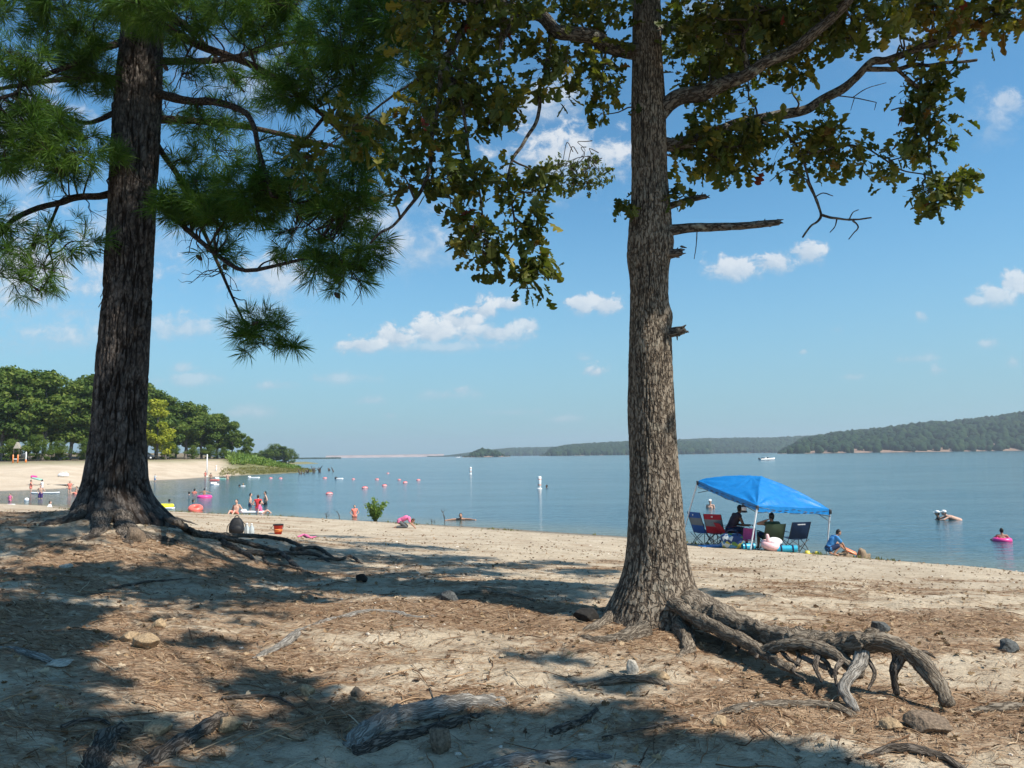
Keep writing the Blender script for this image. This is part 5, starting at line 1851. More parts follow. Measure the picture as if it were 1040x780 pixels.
# ---- stones one can point to
def stone(px, py, w_px, h_px, mat, label, seed, name='stone', squash=(1, 1, 1)):
    p = G(px, py)
    Y = np.linalg.norm(p - CAM)
    w2, h2 = w_px / F * Y / 2, h_px / F * Y
    import bmesh
    bm = bmesh.new()
    bmesh.ops.create_icosphere(bm, subdivisions=4, radius=1)
    vs = np.array([q_.co[:] for q_ in bm.verts])
    fs = np.array([[q_.index for q_ in f_.verts] for f_ in bm.faces])
    bm.free()
    r_ = np.random.default_rng(seed)
    for k in range(16):                                    # chip flat faces off a lump
        n_ = r_.normal(size=3)
        n_ /= np.linalg.norm(n_)
        h_ = 0.5 + 0.28 * r_.random()
        d_ = vs @ n_ - h_
        vs = vs - np.maximum(d_, 0)[:, None] * n_ * 0.92
    vs = vs * (1 + 0.13 * fbm(vs[:, 0] * 2.5 + seed, vs[:, 1] * 2.5, vs[:, 2] * 2.5, 4) + 0.03 * fbm(vs[:, 0] * 14, vs[:, 1] * 14, vs[:, 2] * 14 + seed, 3))[:, None]
    vs = vs / np.abs(vs).max(0) * [w2, w2 * 0.8 * squash[1], h2 * 0.62]
    g = Geo().add(vs, fs)
    o = g.obj(name, M[mat])
    o.location = [float(c) for c in p + [0, 0, h2 * 0.24]]
    o.rotation_euler = (0, 0, r_.random() * 0.8 - 0.4)
    return tag(o, label, 'stone')


M['stone_dark'] = flat_mat('dark_stone', (0.085, 0.088, 0.085), 0.95, 0.6, 60, bump=0.9)
M['stone_tan'] = flat_mat('tan_stone', (0.33, 0.235, 0.14), 0.95, 0.4, 60, bump=0.9)
M['stone_pale'] = flat_mat('pale_stone', (0.40, 0.36, 0.30), 0.95, 0.35, 60, bump=0.9)
M['stone_brown'] = flat_mat('brown_stone', (0.17, 0.125, 0.088), 0.95, 0.5, 60, bump=0.9)
M['stone_black'] = flat_mat('black_stone', (0.022, 0.02, 0.018), 0.95, 0.5, 40, bump=0.6)  # one near-black tone for the black lumps
for a_ in [(893, 641, 18, 10, 'stone_dark', 'dark grey stone lying behind the arch of the exposed oak root', 1), (1026, 661, 22, 11, 'stone_dark', 'dark angular stone alone on the sand at the right edge of the picture', 2),
           (643, 684, 12, 14, 'stone_pale', 'small upright pale stone on the sand in front of the oak', 3), (667, 691, 24, 9, 'stone_tan', 'flat tan stone right of the small pale stone in front of the oak', 4),
           (148, 657, 30, 13, 'stone_tan', 'wide tan stone at the sunny edge of the left shade', 5), (132, 650, 20, 10, 'stone_tan', 'smaller tan stone touching the shade edge left of the wide one', 6),
           (160, 638, 15, 9, 'stone_tan', 'small rounded tan stone behind the two by the left shade', 7), (446, 764, 22, 26, 'stone_brown', 'upright brown wedge of rock at the bottom of the picture', 8),
           (596, 631, 26, 14, 'stone_black', 'black charred lump against the left foot of the oak', 9), (67, 578, 12, 5, 'stone_pale', 'flat whitish stone in the shade left below the pine', 10),
           (730, 737, 16, 10, 'stone_tan', 'tan stone in front of the exposed oak roots', 11), (313, 706, 16, 12, 'stone_tan', 'small yellowish stone among the litter left of centre', 12),
           (363, 709, 14, 13, 'stone_brown', 'rounded brown stone beside the fallen grey timber', 13), (944, 742, 40, 16, 'stone_brown', 'broad brown rock half buried at the lower right', 14), (905, 740, 20, 10, 'stone_tan', 'small tan rock left of the half buried brown one', 22),
           (137, 549, 26, 16, 'stone_brown', 'rounded brown boulder nestled at the foot of the pine', 15), (457, 610, 20, 11, 'stone_dark', 'dark stump-like stone at the edge of the central shade', 16), (368, 591, 13, 9, 'stone_black', 'black lump of charred wood below the tangled pine roots', 17),
            (160, 744, 30, 11, 'stone_tan', 'large flat ochre stone low at the lower left', 19), (232, 742, 26, 14, 'stone_tan', 'ochre stone in a sun fleck right of the flat ochre one', 20), (60, 676, 24, 6, 'stone_pale', 'flat pale stone in the left shade', 21),
           (870, 648, 12, 6, 'stone_tan', 'little tan stone left of the dark one behind the root arch', 23)]:
    stone(*a_)

# ---- timber and roots lying free on the ground
def log(pts, lift, r0, r1, mat, label, name='exposed_root', n=18, wob=0.4, power=1.0):
    o = root_obj(ground_line(pts, lift), r0, r1, mat, None, n, wob, power, name)
    return tag(o, label, 'root')


log([(352, 757), (375, 742), (410, 729), (455, 722), (500, 714), (520, 713)], [-.05, -.01, .01, .015, -.01, -.06], .075, .045, 'root_grey', 'weathered grey timber-like root slanting through the front shade')
log([(360, 765), (400, 752), (440, 742), (480, 730), (512, 722)], [-.02, .0, .01, .0, -.03], .045, .02, 'root_dark', 'thin dark root under the weathered grey timber', n=12)
log([(470, 786), (510, 776), (560, 771), (610, 770), (640, 774)], [-.05, -.01, .005, -.005, -.05], .05, .03, 'root_grey', 'pale grey root breaking the sand at the bottom edge')
log([(128, 795), (160, 770), (195, 752), (218, 738), (224, 726)], [-.06, -.01, .0, .01, -.03], .07, .045, 'root_dark', 'scaly dark root end rising in the lower left shade')
log([(85, 800), (100, 770), (112, 748), (130, 740)], [-.08, -.02, -.01, -.05], .09, .05, 'root_dark', 'thick dark root hump at the bottom left corner')
log([(62, 741), (80, 738), (100, 735), (112, 736)], [.01, .02, .02, .0], .014, .010, 'root_dark', 'short straight dark stick left of the root hump', 'stick', 8)
log([(706, 734), (725, 726), (754, 721), (790, 718), (830, 719), (858, 724), (880, 734)], [-.05, -.015, .0, .0, .005, .0, -.05], .036, .03, 'root', 'ground-hugging root in front of the oak root arch')
log([(560, 698), (600, 697), (640, 694), (665, 694), (690, 700)], [-.03, .0, .02, .02, -.03], .03, .025, 'root', 'shallow root ridge below the flat tan stone')
log([(870, 772), (905, 765), (935, 768), (965, 778), (985, 790)], [-.02, .02, .025, .02, .0], .026, .02, 'root_dark', 'dark crooked root at the bottom right corner')
log([(985, 724), (1010, 722), (1040, 722), (1065, 724)], [-.02, .01, .015, .0], .03, .03, 'root', 'buried root ridge at the right edge')
log([(420, 612), (450, 606), (490, 603), (530, 607), (562, 616)], [-.02, .0, .01, .0, -.03], .028, .02, 'root', 'low root ridge crossing the sand left of the oak')
log([(288, 645), (340, 628), (392, 622), (424, 628), (470, 622)], [-.04, -.01, .0, -.01, -.03], .035, .03, 'root_grey', 'faint pale root ridge in the middle of the sunny sand')
log([(258, 669), (275, 663), (292, 655), (301, 650)], [-.02, .01, .03, .045], .03, .038, 'root_grey', 'pale weathered wedge of root left of centre on the needles')
log([(225, 713), (262, 711), (285, 714), (308, 726)], [.01, .02, .02, .0], .012, .007, 'root_dark', 'bent dark stick on the needles at lower left', 'stick', 8)
log([(0, 658), (22, 664), (45, 672), (70, 676)], [-.02, .01, .01, -.03], .03, .025, 'root_grey', 'pale root in the deep shade at the left edge')
log([(612, 752), (650, 744), (690, 735), (700, 733)], [.005, .015, .01, .0], .009, .005, 'root_dark', 'thin dark stick on the shaded sand in front', 'stick', 7)
log([(436, 716), (446, 735), (441, 752)], [.09, .02, .0], .006, .004, 'root_dark', 'thin twig standing by the brown wedge of rock', 'stick', 6)
log([(100, 600), (150, 592), (190, 588)], [-.01, .01, -.01], .02, .014, 'root_dark', 'thin root below the pine on the left', 'exposed_root', 8)
log([(560, 745), (590, 735), (606, 722)], [.0, .01, .0], .03, .012, 'root_dark', 'short dark bark piece in the front shade', 'stick', 8)
# ================================================================== PEOPLE
SKIN = {'light': flat_mat('skin_light', (0.56, 0.34, 0.25), 0.6, 0.08, 20), 'tan': flat_mat('skin_tan', (0.40, 0.22, 0.145), 0.6, 0.08, 20), 'brown': flat_mat('skin_brown', (0.20, 0.105, 0.065), 0.55, 0.1, 20)}
HAIR = {'black': flat_mat('hair_black', (0.015, 0.013, 0.012), 0.5, 0.4, 60), 'brown': flat_mat('hair_brown', (0.06, 0.035, 0.022), 0.5, 0.4, 60), 'fair': flat_mat('hair_fair', (0.30, 0.19, 0.09), 0.5, 0.3, 60)}
CLOTH = {k: flat_mat('cloth_' + k, c, 0.8, 0.15, 25, bump=0.3) for k, c in dict(blue=(0.05, 0.22, 0.50), navy=(0.015, 0.03, 0.08), pink=(0.72, 0.16, 0.32), red=(0.60, 0.045, 0.05), purple=(0.06, 0.03, 0.14), grey=(0.10, 0.105, 0.11), black=(0.015, 0.015, 0.017), white=(0.78, 0.78, 0.77), green=(0.06, 0.10, 0.055), coral=(0.75, 0.22, 0.16), plum=(0.05, 0.032, 0.045)).items()}
M['eye'] = flat_mat('eye_dark', (0.02, 0.015, 0.012), 0.3, 0.1)
M['lips'] = flat_mat('lips', (0.35, 0.12, 0.10), 0.5, 0.1)

STAND = dict(pel=(0, 0, .93), che=(0, .01, 1.28), nec=(0, 0, 1.46), hea=(0, .03, 1.625), shL=(-.185, 0, 1.40), shR=(.185, 0, 1.40), elL=(-.25, -.02, 1.12), elR=(.25, -.02, 1.12), wrL=(-.25, .10, .89), wrR=(.25, .10, .89),
             hiL=(-.09, 0, .91), hiR=(.09, 0, .91), knL=(-.10, .03, .50), knR=(.10, .03, .50), anL=(-.11, -.02, .08), anR=(.11, -.02, .08), toL=(-.13, .15, .03), toR=(.13, .15, .03), fwd=(0, 1, 0), hup=(0, 0, 1))
POSE = {'stand': {}, 'arms_out': dict(elL=(-.42, .08, 1.30), elR=(.42, .08, 1.30), wrL=(-.58, .22, 1.24), wrR=(.58, .22, 1.24)),
        'arms_fwd': dict(elL=(-.26, .18, 1.18), elR=(.26, .18, 1.18), wrL=(-.16, .40, 1.16), wrR=(.16, .40, 1.16)),
        'arm_bent': dict(elL=(-.34, -.05, 1.16), wrL=(-.16, .05, 1.02), elR=(.33, -.04, 1.16), wrR=(.18, .06, 1.0)),
        'sit_ground': dict(pel=(0, 0, .12), che=(0, -.06, .47), nec=(0, -.08, .65), hea=(0, -.05, .815), shL=(-.18, -.08, .59), shR=(.18, -.08, .59), elL=(-.30, -.16, .36), elR=(.30, -.16, .36), wrL=(-.34, -.2, .10), wrR=(.34, -.2, .10), hiL=(-.09, .02, .11), hiR=(.09, .02, .11), knL=(-.14, .38, .32), knR=(.14, .38, .32), anL=(-.13, .68, .07), anR=(.13, .68, .07), toL=(-.14, .82, .14), toR=(.14, .82, .14)),
        'prone': dict(pel=(0, -.5, 1.30), che=(0, -.14, 1.36), nec=(0, .04, 1.45), hea=(0, .12, 1.58), shL=(-.18, -.02, 1.40), shR=(.18, -.02, 1.40), elL=(-.44, .06, 1.40), elR=(.44, .06, 1.40), wrL=(-.66, .16, 1.38), wrR=(.66, .16, 1.38), hiL=(-.09, -.52, 1.28), hiR=(.09, -.52, 1.28), knL=(-.1, -.92, 1.2), knR=(.1, -.92, 1.2), anL=(-.1, -1.3, 1.12), anR=(.1, -1.3, 1.12), toL=(-.1, -1.42, 1.05), toR=(.1, -1.42, 1.05)),
        'chair_lean': dict(pel=(0, 0, .53), che=(0, .19, .84), nec=(0, .29, .99), hea=(0, .37, 1.13), shL=(-.19, .24, .94), shR=(.19, .24, .94), elL=(-.23, .34, .66), elR=(.23, .34, .67), wrL=(-.15, .57, .62), wrR=(.12, .60, .66), hiL=(-.1, .04, .51), hiR=(.1, .04, .51), knL=(-.16, .46, .53), knR=(.16, .46, .53), anL=(-.16, .42, .08), anR=(.16, .44, .08), toL=(-.18, .60, .03), toR=(.18, .62, .03)),
        'chair_recline': dict(pel=(0, .06, .44), che=(0, -.11, .74), nec=(0, -.17, .90), hea=(0, -.16, 1.06), shL=(-.19, -.16, .85), shR=(.19, -.16, .85), elL=(-.43, -.17, .86), wrL=(-.17, -.24, .97), elR=(.29, -.06, .60), wrR=(.29, .18, .58), hiL=(-.1, .10, .42), hiR=(.1, .10, .42), knL=(-.15, .50, .50), knR=(.15, .50, .50), anL=(-.15, .58, .08), anR=(.15, .58, .08), toL=(-.17, .75, .04), toR=(.17, .75, .04)),
        'squat': dict(pel=(0, -.13, .27), che=(0, .08, .58), nec=(0, .20, .72), hea=(0, .31, .85), shL=(-.18, .15, .68), shR=(.18, .15, .68), elL=(-.20, .34, .45), elR=(.20, .34, .45), wrL=(-.09, .54, .22), wrR=(.10, .52, .20), hiL=(-.1, -.10, .27), hiR=(.1, -.10, .27), knL=(-.17, .27, .42), knR=(.17, .27, .42), anL=(-.14, .0, .08), anR=(.14, .0, .08), toL=(-.16, .18, .03), toR=(.16, .18, .03), fwd=(0, .85, -.4), hup=(0, .4, .85)),
        'bent_kneel': dict(pel=(0, -.12, .36), che=(0, .22, .52), nec=(0, .42, .46), hea=(0, .56, .36), shL=(-.18, .36, .50), shR=(.18, .36, .50), elL=(-.22, .46, .26), elR=(.22, .46, .26), wrL=(-.12, .62, .08), wrR=(.12, .62, .08), hiL=(-.1, -.12, .33), hiR=(.1, -.12, .33), knL=(-.14, .24, .08), knR=(.14, .24, .08), anL=(-.12, -.22, .06), anR=(.12, -.22, .06), toL=(-.12, -.36, .05), toR=(.12, -.36, .05), fwd=(0, .5, -.86), hup=(0, .86, .5))}


def person(pos, rz, h, pose, label, skin='light', hair='brown', wear=(), group=None, voxel=0.022, hands=False, long_hair=False, hat=None, tweak=None, face=False):
    J = {k: np.array(v, float) for k, v in {**STAND, **POSE[pose], **(tweak or {})}.items()}
    o = empty('person', pos, label, 'person', group, rz, h / 1.75)
    f = J['fwd'] / np.linalg.norm(J['fwd'])
    u = J['hup'] - f * (J['hup'] @ f)
    u /= np.linalg.norm(u)
    r_ = np.cross(f, u)
    Rh = np.stack([r_, f, u], -1)
    H = J['hea']
    mid = (J['pel'] + J['che']) / 2

    def torso(e=0.0, lo=0.0):
        g = Geo()
        g.add(*capsule(J['hiL'], J['hiR'], .105 + e, .105 + e))
        g.add(*capsule(J['pel'], mid, .118 + e, .112 + e))
        sx = np.cross(J['nec'] - J['pel'], np.cross(J['shR'] - J['shL'], J['nec'] - J['pel']))
        sx = (J['shR'] - J['shL']) / np.linalg.norm(J['shR'] - J['shL']) * 0.055
        for s_ in (-1, 1):
            g.add(*capsule(mid + sx * s_ * .6, J['che'] + sx * s_, .105 + e, .112 + e))
        g.add(*capsule(J['shL'], J['shR'], .058 + e, .058 + e))
        g.add(*capsule(J['che'], J['nec'] - (J['nec'] - J['che']) * .15, .10 + e, .06 + e))
        return g

    def limb(g, a, b, r0, r1, e=0.0, part=1.0):
        q = J[a] + (J[b] - J[a]) * part
        g.add(*capsule(J[a], q, r0 + e, r0 + (r1 - r0) * part + e))

    B = torso()
    B.add(*capsule(J['nec'] - (J['nec'] - J['che']) * .1, H - u * .05 - f * .01, .054, .05))
    B.add(*ball(H, (.074, .092, .112), 16, 12, Rh))
    B.add(*ball(H - u * .055 + f * .035, (.052, .05, .055), 12, 8, Rh))
    B.add(*capsule(H + f * .085 + u * .012, H + f * .108 - u * .022, .011, .016, 8))
    for s_ in (-1, 1):
        B.add(*ball(H + r_ * s_ * .074 - f * .008 - u * .005, (.014, .024, .034), 8, 6, Rh))
    for s_ in 'LR':
        limb(B, 'sh' + s_, 'el' + s_, .050, .040)
        limb(B, 'el' + s_, 'wr' + s_, .041, .027)
        limb(B, 'hi' + s_, 'kn' + s_, .088, .056)
        limb(B, 'kn' + s_, 'an' + s_, .057, .036)
        limb(B, 'an' + s_, 'to' + s_, .040, .030)
        w_ = J['wr' + s_]
        d = w_ - J['el' + s_]
        d /= np.linalg.norm(d)
        sd = np.cross(d, [0, 0, 1.0])
        sd = sd / (np.linalg.norm(sd) + 1e-9) * (1 if s_ == 'R' else -1)
        dn = np.cross(d, sd)
        dn = dn * (-1 if dn[2] > 0 else 1)
        if hands:
            for k in range(4):
                b_ = w_ + d * .085 + sd * (.030 - .020 * k)
                B.add(*capsule(w_ + d * .01, b_, .016, .012, 8))
                ln = (.036, .043, .040, .030)[k]
                m1 = b_ + d * ln * .9 + dn * ln * .35
                B.add(*capsule(b_, m1, .0095, .009, 8))
                B.add(*capsule(m1, m1 + d * ln * .45 + dn * ln * .75, .009, .0075, 8))
            t0 = w_ + d * .025 - sd * .028
            t1 = t0 + d * .035 - sd * .035
            B.add(*capsule(t0, t1, .013, .011, 8))
            B.add(*capsule(t1, t1 + d * .03 + dn * .01, .0105, .009, 8))
        else:
            B.add(*capsule(w_, w_ + d * .07, .028, .03, 8))
            for k in range(4):
                B.add(*capsule(w_ + d * .07 + sd * (.03 - .02 * k), w_ + d * .14 + dn * .02 + sd * (.034 - .023 * k), .011, .009, 6))
            B.add(*capsule(w_ + d * .03 - sd * .03, w_ + d * .08 - sd * .06, .012, .01, 6))
    obj_mesh('body', remesh(B, voxel, 3), SKIN[skin], o)
    for nm, kind, mk_ in wear:
        e = 0.016
        if kind in ('tee', 'tank', 'swimsuit'):
            g = torso(e)
            if kind == 'tee':
                for s_ in 'LR':
                    limb(g, 'sh' + s_, 'el' + s_, .052, .044, e, .62)
        elif kind == 'shorts':
            g = Geo()
            g.add(*capsule(J['hiL'], J['hiR'], .105 + e, .105 + e))
            g.add(*capsule(J['pel'], J['pel'] + (mid - J['pel']) * .4, .118 + e, .116 + e))
            for s_ in 'LR':
                limb(g, 'hi' + s_, 'kn' + s_, .094, .075, e, .72)
        else:
            g = Geo()
            g.add(*capsule(J['hiL'], J['hiR'], .105 + e, .105 + e))
            for s_ in 'LR':
                limb(g, 'hi' + s_, 'kn' + s_, .09, .06, e)
                limb(g, 'kn' + s_, 'an' + s_, .06, .042, e)
        obj_mesh(nm, remesh(g, max(voxel, .016), 4), CLOTH[mk_], o)
    if hair:
        g = Geo()
        g.add(*ball(H - f * .022 + u * .022, (.083, .088, .106), 14, 10, Rh))
        g.add(*ball(H - f * .045 - u * .03, (.070, .05, .07), 12, 8, Rh))
        if long_hair:
            g.add(*capsule(H - f * .06, J['nec'] - f * .085 - u * .10, .065, .05))
        me = remesh(g, .016, 2)
        obj_mesh('hair', me, HAIR[hair], o)
    if hat:
        g = Geo()
        g.add(*ball(H + u * .055 - f * .005, (.094, .106, .078), 14, 8, Rh))
        g.add(*ball(H + f * .11 + u * .05, (.07, .07, .012), 12, 6, Rh))
        obj_mesh('cap', g.mesh('cap'), CLOTH[hat], o)
    if face:
        for s_ in (-1, 1):
            Geo().add(*ball(H + r_ * s_ * .031 + f * .083 + u * .012, (.013, .008, .008), 8, 6, Rh)).obj('eye', M['eye'], o)
        Geo().add(*capsule(H - r_ * .02 + f * .084 - u * .052, H + r_ * .02 + f * .084 - u * .052, .007, .007, 6)).obj('mouth', M['lips'], o)
    return o


def in_water(px, py, depth, rz, h, pose, label, **kw):
    p = W(px, py)
    p[2] = ZW - depth
    return person(p, math.radians(rz), h, pose, label, **kw)


def on_ground(px, py, Y=None):
    if Y is None:
        return G(px, py)
    p = P(px, py, Y)
    p[2] = float(height(p[0], p[1]))
    return p


GS = 'bathers in the cove'
in_water(953, 528, 1.28, 60, 1.68, 'arms_fwd', 'dark-haired bather in a white cap hugging another bather off the right shore', hair='black', skin='tan', hat='white', wear=(('swimsuit', 'swimsuit', 'black'),), voxel=.016)
in_water(963, 528, 1.16, 80, 1.7, 'arms_fwd', 'bare-shouldered bather in a white cap held by the dark-haired one at right', hair='brown', hat='white', voxel=.016, tweak=dict(pel=(0, -.46, 1.16), che=(0, -.10, 1.30), nec=(0, .08, 1.38), hea=(0, .16, 1.50), shL=(-.18, .02, 1.34), shR=(.18, .02, 1.34), elL=(-.26, .26, 1.22), elR=(.26, .26, 1.22), wrL=(-.14, .48, 1.18), wrR=(.14, .48, 1.18), hiL=(-.09, -.48, 1.12), hiR=(.09, -.48, 1.12), knL=(-.1, -.72, .76), knR=(.1, -.72, .76), anL=(-.1, -.95, .42), anR=(.1, -.95, .42), toL=(-.1, -1.05, .32), toR=(.1, -1.05, .32)))
in_water(468, 528, 1.33, 180, 1.7, 'prone', 'swimmer with both arms spread low over the water, middle of the lake shore', hair='black', skin='tan', voxel=.018)
in_water(360, 525, .55, 200, 1.15, 'arm_bent', 'child in a pink-red top standing in the shallows left of the green bush', hair='brown', wear=(('swimsuit', 'tank', 'coral'),))
in_water(555.5, 495, 1.50, 100, 1.75, 'stand', 'lone dark-haired swimmer beside the large white buoy', hair='black', skin='tan')
in_water(254, 514, .80, -70, 1.62, 'arm_bent', 'bare-chested bather facing right, left one of the standing trio', hair='black', wear=(('shorts', 'shorts', 'navy'),))
in_water(262, 515.5, .88, 5, 1.66, 'arm_bent', 'woman in a red swimsuit seen from behind, middle of the standing trio', hair='brown', wear=(('swimsuit', 'swimsuit', 'red'),))
in_water(269.5, 512.5, .86, 120, 1.72, 'arm_bent', 'dark-haired bather facing left, right one of the standing trio', hair='black', wear=(('shorts', 'shorts', 'black'),))
in_water(239.5, 521.5, .14, 170, 1.7, 'sit_ground', 'dark-haired bather sitting in the shallows left of the trio', hair='black', wear=(('shorts', 'shorts', 'coral'),))
in_water(265, 521, .16, -70, 1.6, 'sit_ground', 'dark-haired bather in pale pink sitting below the trio', hair='black', wear=(('shirt', 'tee', 'pink'),), tweak=dict(hea=(0, -.02, .80)))
in_water(172, 510, 1.47, 40, 1.7, 'stand', 'dark head of the swimmer nearest the yellow float', hair='black', skin='tan')
in_water(192, 502.5, 1.42, 10, 1.7, 'stand', 'dark head of a swimmer, left of the pair near the pink ring', hair='black')
in_water(197.5, 501, 1.28, -10, 1.7, 'stand', 'tanned swimmer in a pink top, right of the pair near the pink ring', hair='black', skin='tan', wear=(('swimsuit', 'tank', 'coral'),))
in_water(196, 509.8, 1.42, -40, 1.6, 'stand', 'swimmer low in the water just below the pair near the pink ring', hair='black', skin='tan')
in_water(207.5, 504.6, .62, 10, 1.3, 'arms_out', 'dark-haired child sitting in the pink ring in the cove', hair='black', skin='tan')
in_water(243, 494.2, 1.46, 10, 1.7, 'stand', 'left of two swimmers far out beside the grassy point', hair='black')
in_water(247, 493.7, 1.38, 10, 1.7, 'stand', 'right of two swimmers far out beside the grassy point', hair='fair', wear=(('shirt', 'tank', 'white'),))
in_water(157.4, 489.5, .12, 160, 1.15, 'stand', 'small child in white at the water edge right of the pine trunk', hair='black', wear=(('shirt', 'tee', 'white'), ('shorts', 'shorts', 'blue')), voxel=.03)
in_water(231, 487, .75, 20, 1.7, 'arm_bent', 'bare-backed bather in the far shallows by the grassy point', hair='brown', voxel=.03)
in_water(208.5, 485.8, .3, 0, 1.4, 'arm_bent', 'bather in coral wading at the foot of the white pole', hair='brown', wear=(('swimsuit', 'swimsuit', 'coral'),), voxel=.03)
in_water(214, 485.2, .9, 0, 1.7, 'stand', 'bather with wet dark hair wading just right of the white pole', hair='black', skin='tan', voxel=.03)
in_water(41, 506.5, .42, 190, 1.55, 'arm_bent', 'wading boy in dark purple trunks by the white paddleboard', hair='brown', wear=(('shorts', 'shorts', 'purple'),))
in_water(31, 501, .35, -60, 1.62, 'arms_fwd', 'adult holding up a pool float at the left beach', hair='brown', wear=(('swimsuit', 'swimsuit', 'coral'),))
in_water(42.5, 498.5, .45, 100, 1.6, 'arms_fwd', 'dark-haired bather on the right side of the raised pool float', hair='black', wear=(('swimsuit', 'swimsuit', 'white'),))
in_water(70.5, 502, .22, 200, 1.42, 'arm_bent', 'girl with long dark hair standing in the shallows left of the pine trunk', hair='black', long_hair=True, wear=(('swimsuit', 'swimsuit', 'coral'),))
in_water(77, 501.5, .12, 150, 1.5, 'sit_ground', 'bather lounging in the shallows beside the standing long-haired girl', hair='brown', wear=(('shorts', 'shorts', 'coral'),))
in_water(10, 509.5, .50, 170, 1.12, 'arm_bent', 'child in pale pink wading at the left edge of the picture', hair='black', wear=(('swimsuit', 'tank', 'pink'),))
in_water(51.5, 517, .22, -80, 1.35, 'sit_ground', 'dark-haired child in a white shirt sitting at the near water edge', hair='black', wear=(('shirt', 'tee', 'white'),))
in_water(721.5, 516, 1.22, 150, 1.7, 'stand', 'swimmer in a white cap seen just over the red chair', hair='brown', hat='white')

# ---- floats and toys
def plain(k, c, r=0.35, s=0.5, v=0.06):
    M[k] = flat_mat(k, c, r, v, 12, s)


for k, c in dict(pink_vinyl=(0.80, 0.06, 0.28), yellow_vinyl=(0.80, 0.72, 0.03), coral_vinyl=(0.85, 0.16, 0.12), white_vinyl=(0.80, 0.80, 0.80), turquoise_foam=(0.02, 0.38, 0.58), pale_pink=(0.82, 0.50, 0.50), green_vinyl=(0.30, 0.52, 0.42), blue_mat=(0.05, 0.30, 0.66), orange_paint=(0.85, 0.25, 0.06), buoy_red=(0.72, 0.17, 0.16), white_paint=(0.80, 0.80, 0.78), orange_vinyl=(0.80, 0.22, 0.08), yellow_plastic=(0.75, 0.62, 0.08)).items():
    plain(k, c)
M['steel'] = flat_mat('white_enamel_steel', (0.72, 0.72, 0.72), 0.35, 0.05, 10, 0.5)
M['dark_steel'] = flat_mat('dark_steel', (0.03, 0.03, 0.033), 0.4, 0.1, 10, 0.5)


def ring(px, py, R_, r_, label, mat='pink_vinyl', tilt=(0, 0)):
    o = empty('swim_ring', W(px, py) + [0, 0, .03], label, 'swim ring', None, 0.3, 1.0, tilt)
    Geo().add(*torus((0, 0, 0), R_, r_, 32, 12)).obj('tube', M[mat], o)
    Geo().add(*capsule((R_ * .7, R_ * .7, r_), (R_ * .7, R_ * .7, r_ + .02), .012, .01, 8)).obj('valve', M['white_vinyl'], o)
    return o


ring(207.7, 505.2, .42, .15, 'pink swim ring with a child in it in the cove')
ring(1018, 549.5, .20, .085, 'pink swim ring round a girl at the right edge')
in_water(1018, 549.4, .83, -20, 1.25, 'arms_out', 'black-haired girl floating in a pink ring at the right edge', hair='black', skin='tan', long_hair=False, voxel=.014, tweak=dict(elL=(-.34, .12, 1.24), elR=(.34, .12, 1.24), wrL=(-.36, .3, 1.2), wrR=(.36, .3, 1.2)))


def float_(px, py, size, rz, mat, label, cat='pool float', name='pool_float', lift=0.05, pillow=True, pos=None, mat2=None):
    p = W(px, py) if pos is None else pos
    o = empty(name, p + [0, 0, lift], label, cat, None, rz)
    g = Geo()
    L, w_, t_ = size
    for k in range(5):
        x = (k - 2) * w_ / 5
        v, f = capsule((x, -L / 2 + w_ * .1, 0), (x, L / 2 - w_ * .1, 0), w_ * .125, w_ * .125, 10)
        v[:, 2] *= t_ / (w_ * .25)
        g.add(v, f)
    g.obj('bed', M[mat], o)
    if pillow:
        v, f = capsule((-w_ * .38, L / 2 - w_ * .12, t_ * .6), (w_ * .38, L / 2 - w_ * .12, t_ * .6), t_ * .8, t_ * .8, 10)
        Geo().add(v, f).obj('pillow', M[mat2 or mat], o)
    return o


float_(162, 516, (1.6, .8, .28), 1.2, 'yellow_vinyl', 'bright yellow pool float beached behind the pine roots', lift=.12)
float_(172.5, 517, (.5, .3, .12), 1.4, 'white_vinyl', 'small white float beside the yellow one', pillow=False)
o = empty('swim_ring', W(198.5, 518.5) + [0, 0, .12], 'coral red swim ring floating by the near shore of the cove', 'swim ring', None, 0, 1, (0.35, 0.1))
Geo().add(*torus((0, 0, 0), .27, .15, 28, 12)).obj('tube', M['coral_vinyl'], o)
Geo().add(*capsule((.2, .18, .14), (.2, .18, .17), .012, .01, 8)).obj('valve', M['white_vinyl'], o)
float_(257, 521, (1.2, .5, .12), 1.5, 'white_vinyl', 'white pool mat under the pale pink bather below the trio', pillow=True)
float_(218.3, 492.6, (.9, .6, .2), .8, 'white_vinyl', 'white pool float drifting out from the grassy point', pillow=True)
float_(225.3, 487, (1.7, .8, .22), 1.4, 'green_vinyl', 'pale green pool float with white end near the grassy point', mat2='white_vinyl')
float_(218, 488, (1.2, .5, .16), 1.5, 'coral_vinyl', 'thin reddish pool float left of the pale green one', pillow=False)
float_(258, 485.5, (1.6, .6, .2), 1.5, 'white_vinyl', 'white pool float off the end of the grassy point')
float_(10.2, 513.4, (.55, .3, .1), 1.5, 'white_vinyl', 'small white float at the left edge of the picture', pillow=False)
float_(344.5, 486.6, (1.0, .5, .2), 1.5, 'white_vinyl', 'dark and white raft end floating among the red swim floats', mat2='dark_steel')
p = W(37, 496)
o = float_(0, 0, (1.0, .75, .2), 1.3, 'green_vinyl', 'green and pink pool float held up between two bathers at left', pos=np.array([p[0], p[1], ZW + 1.05]), mat2='pink_vinyl', lift=0)
o.rotation_euler = (0.25, 0.1, 1.5)
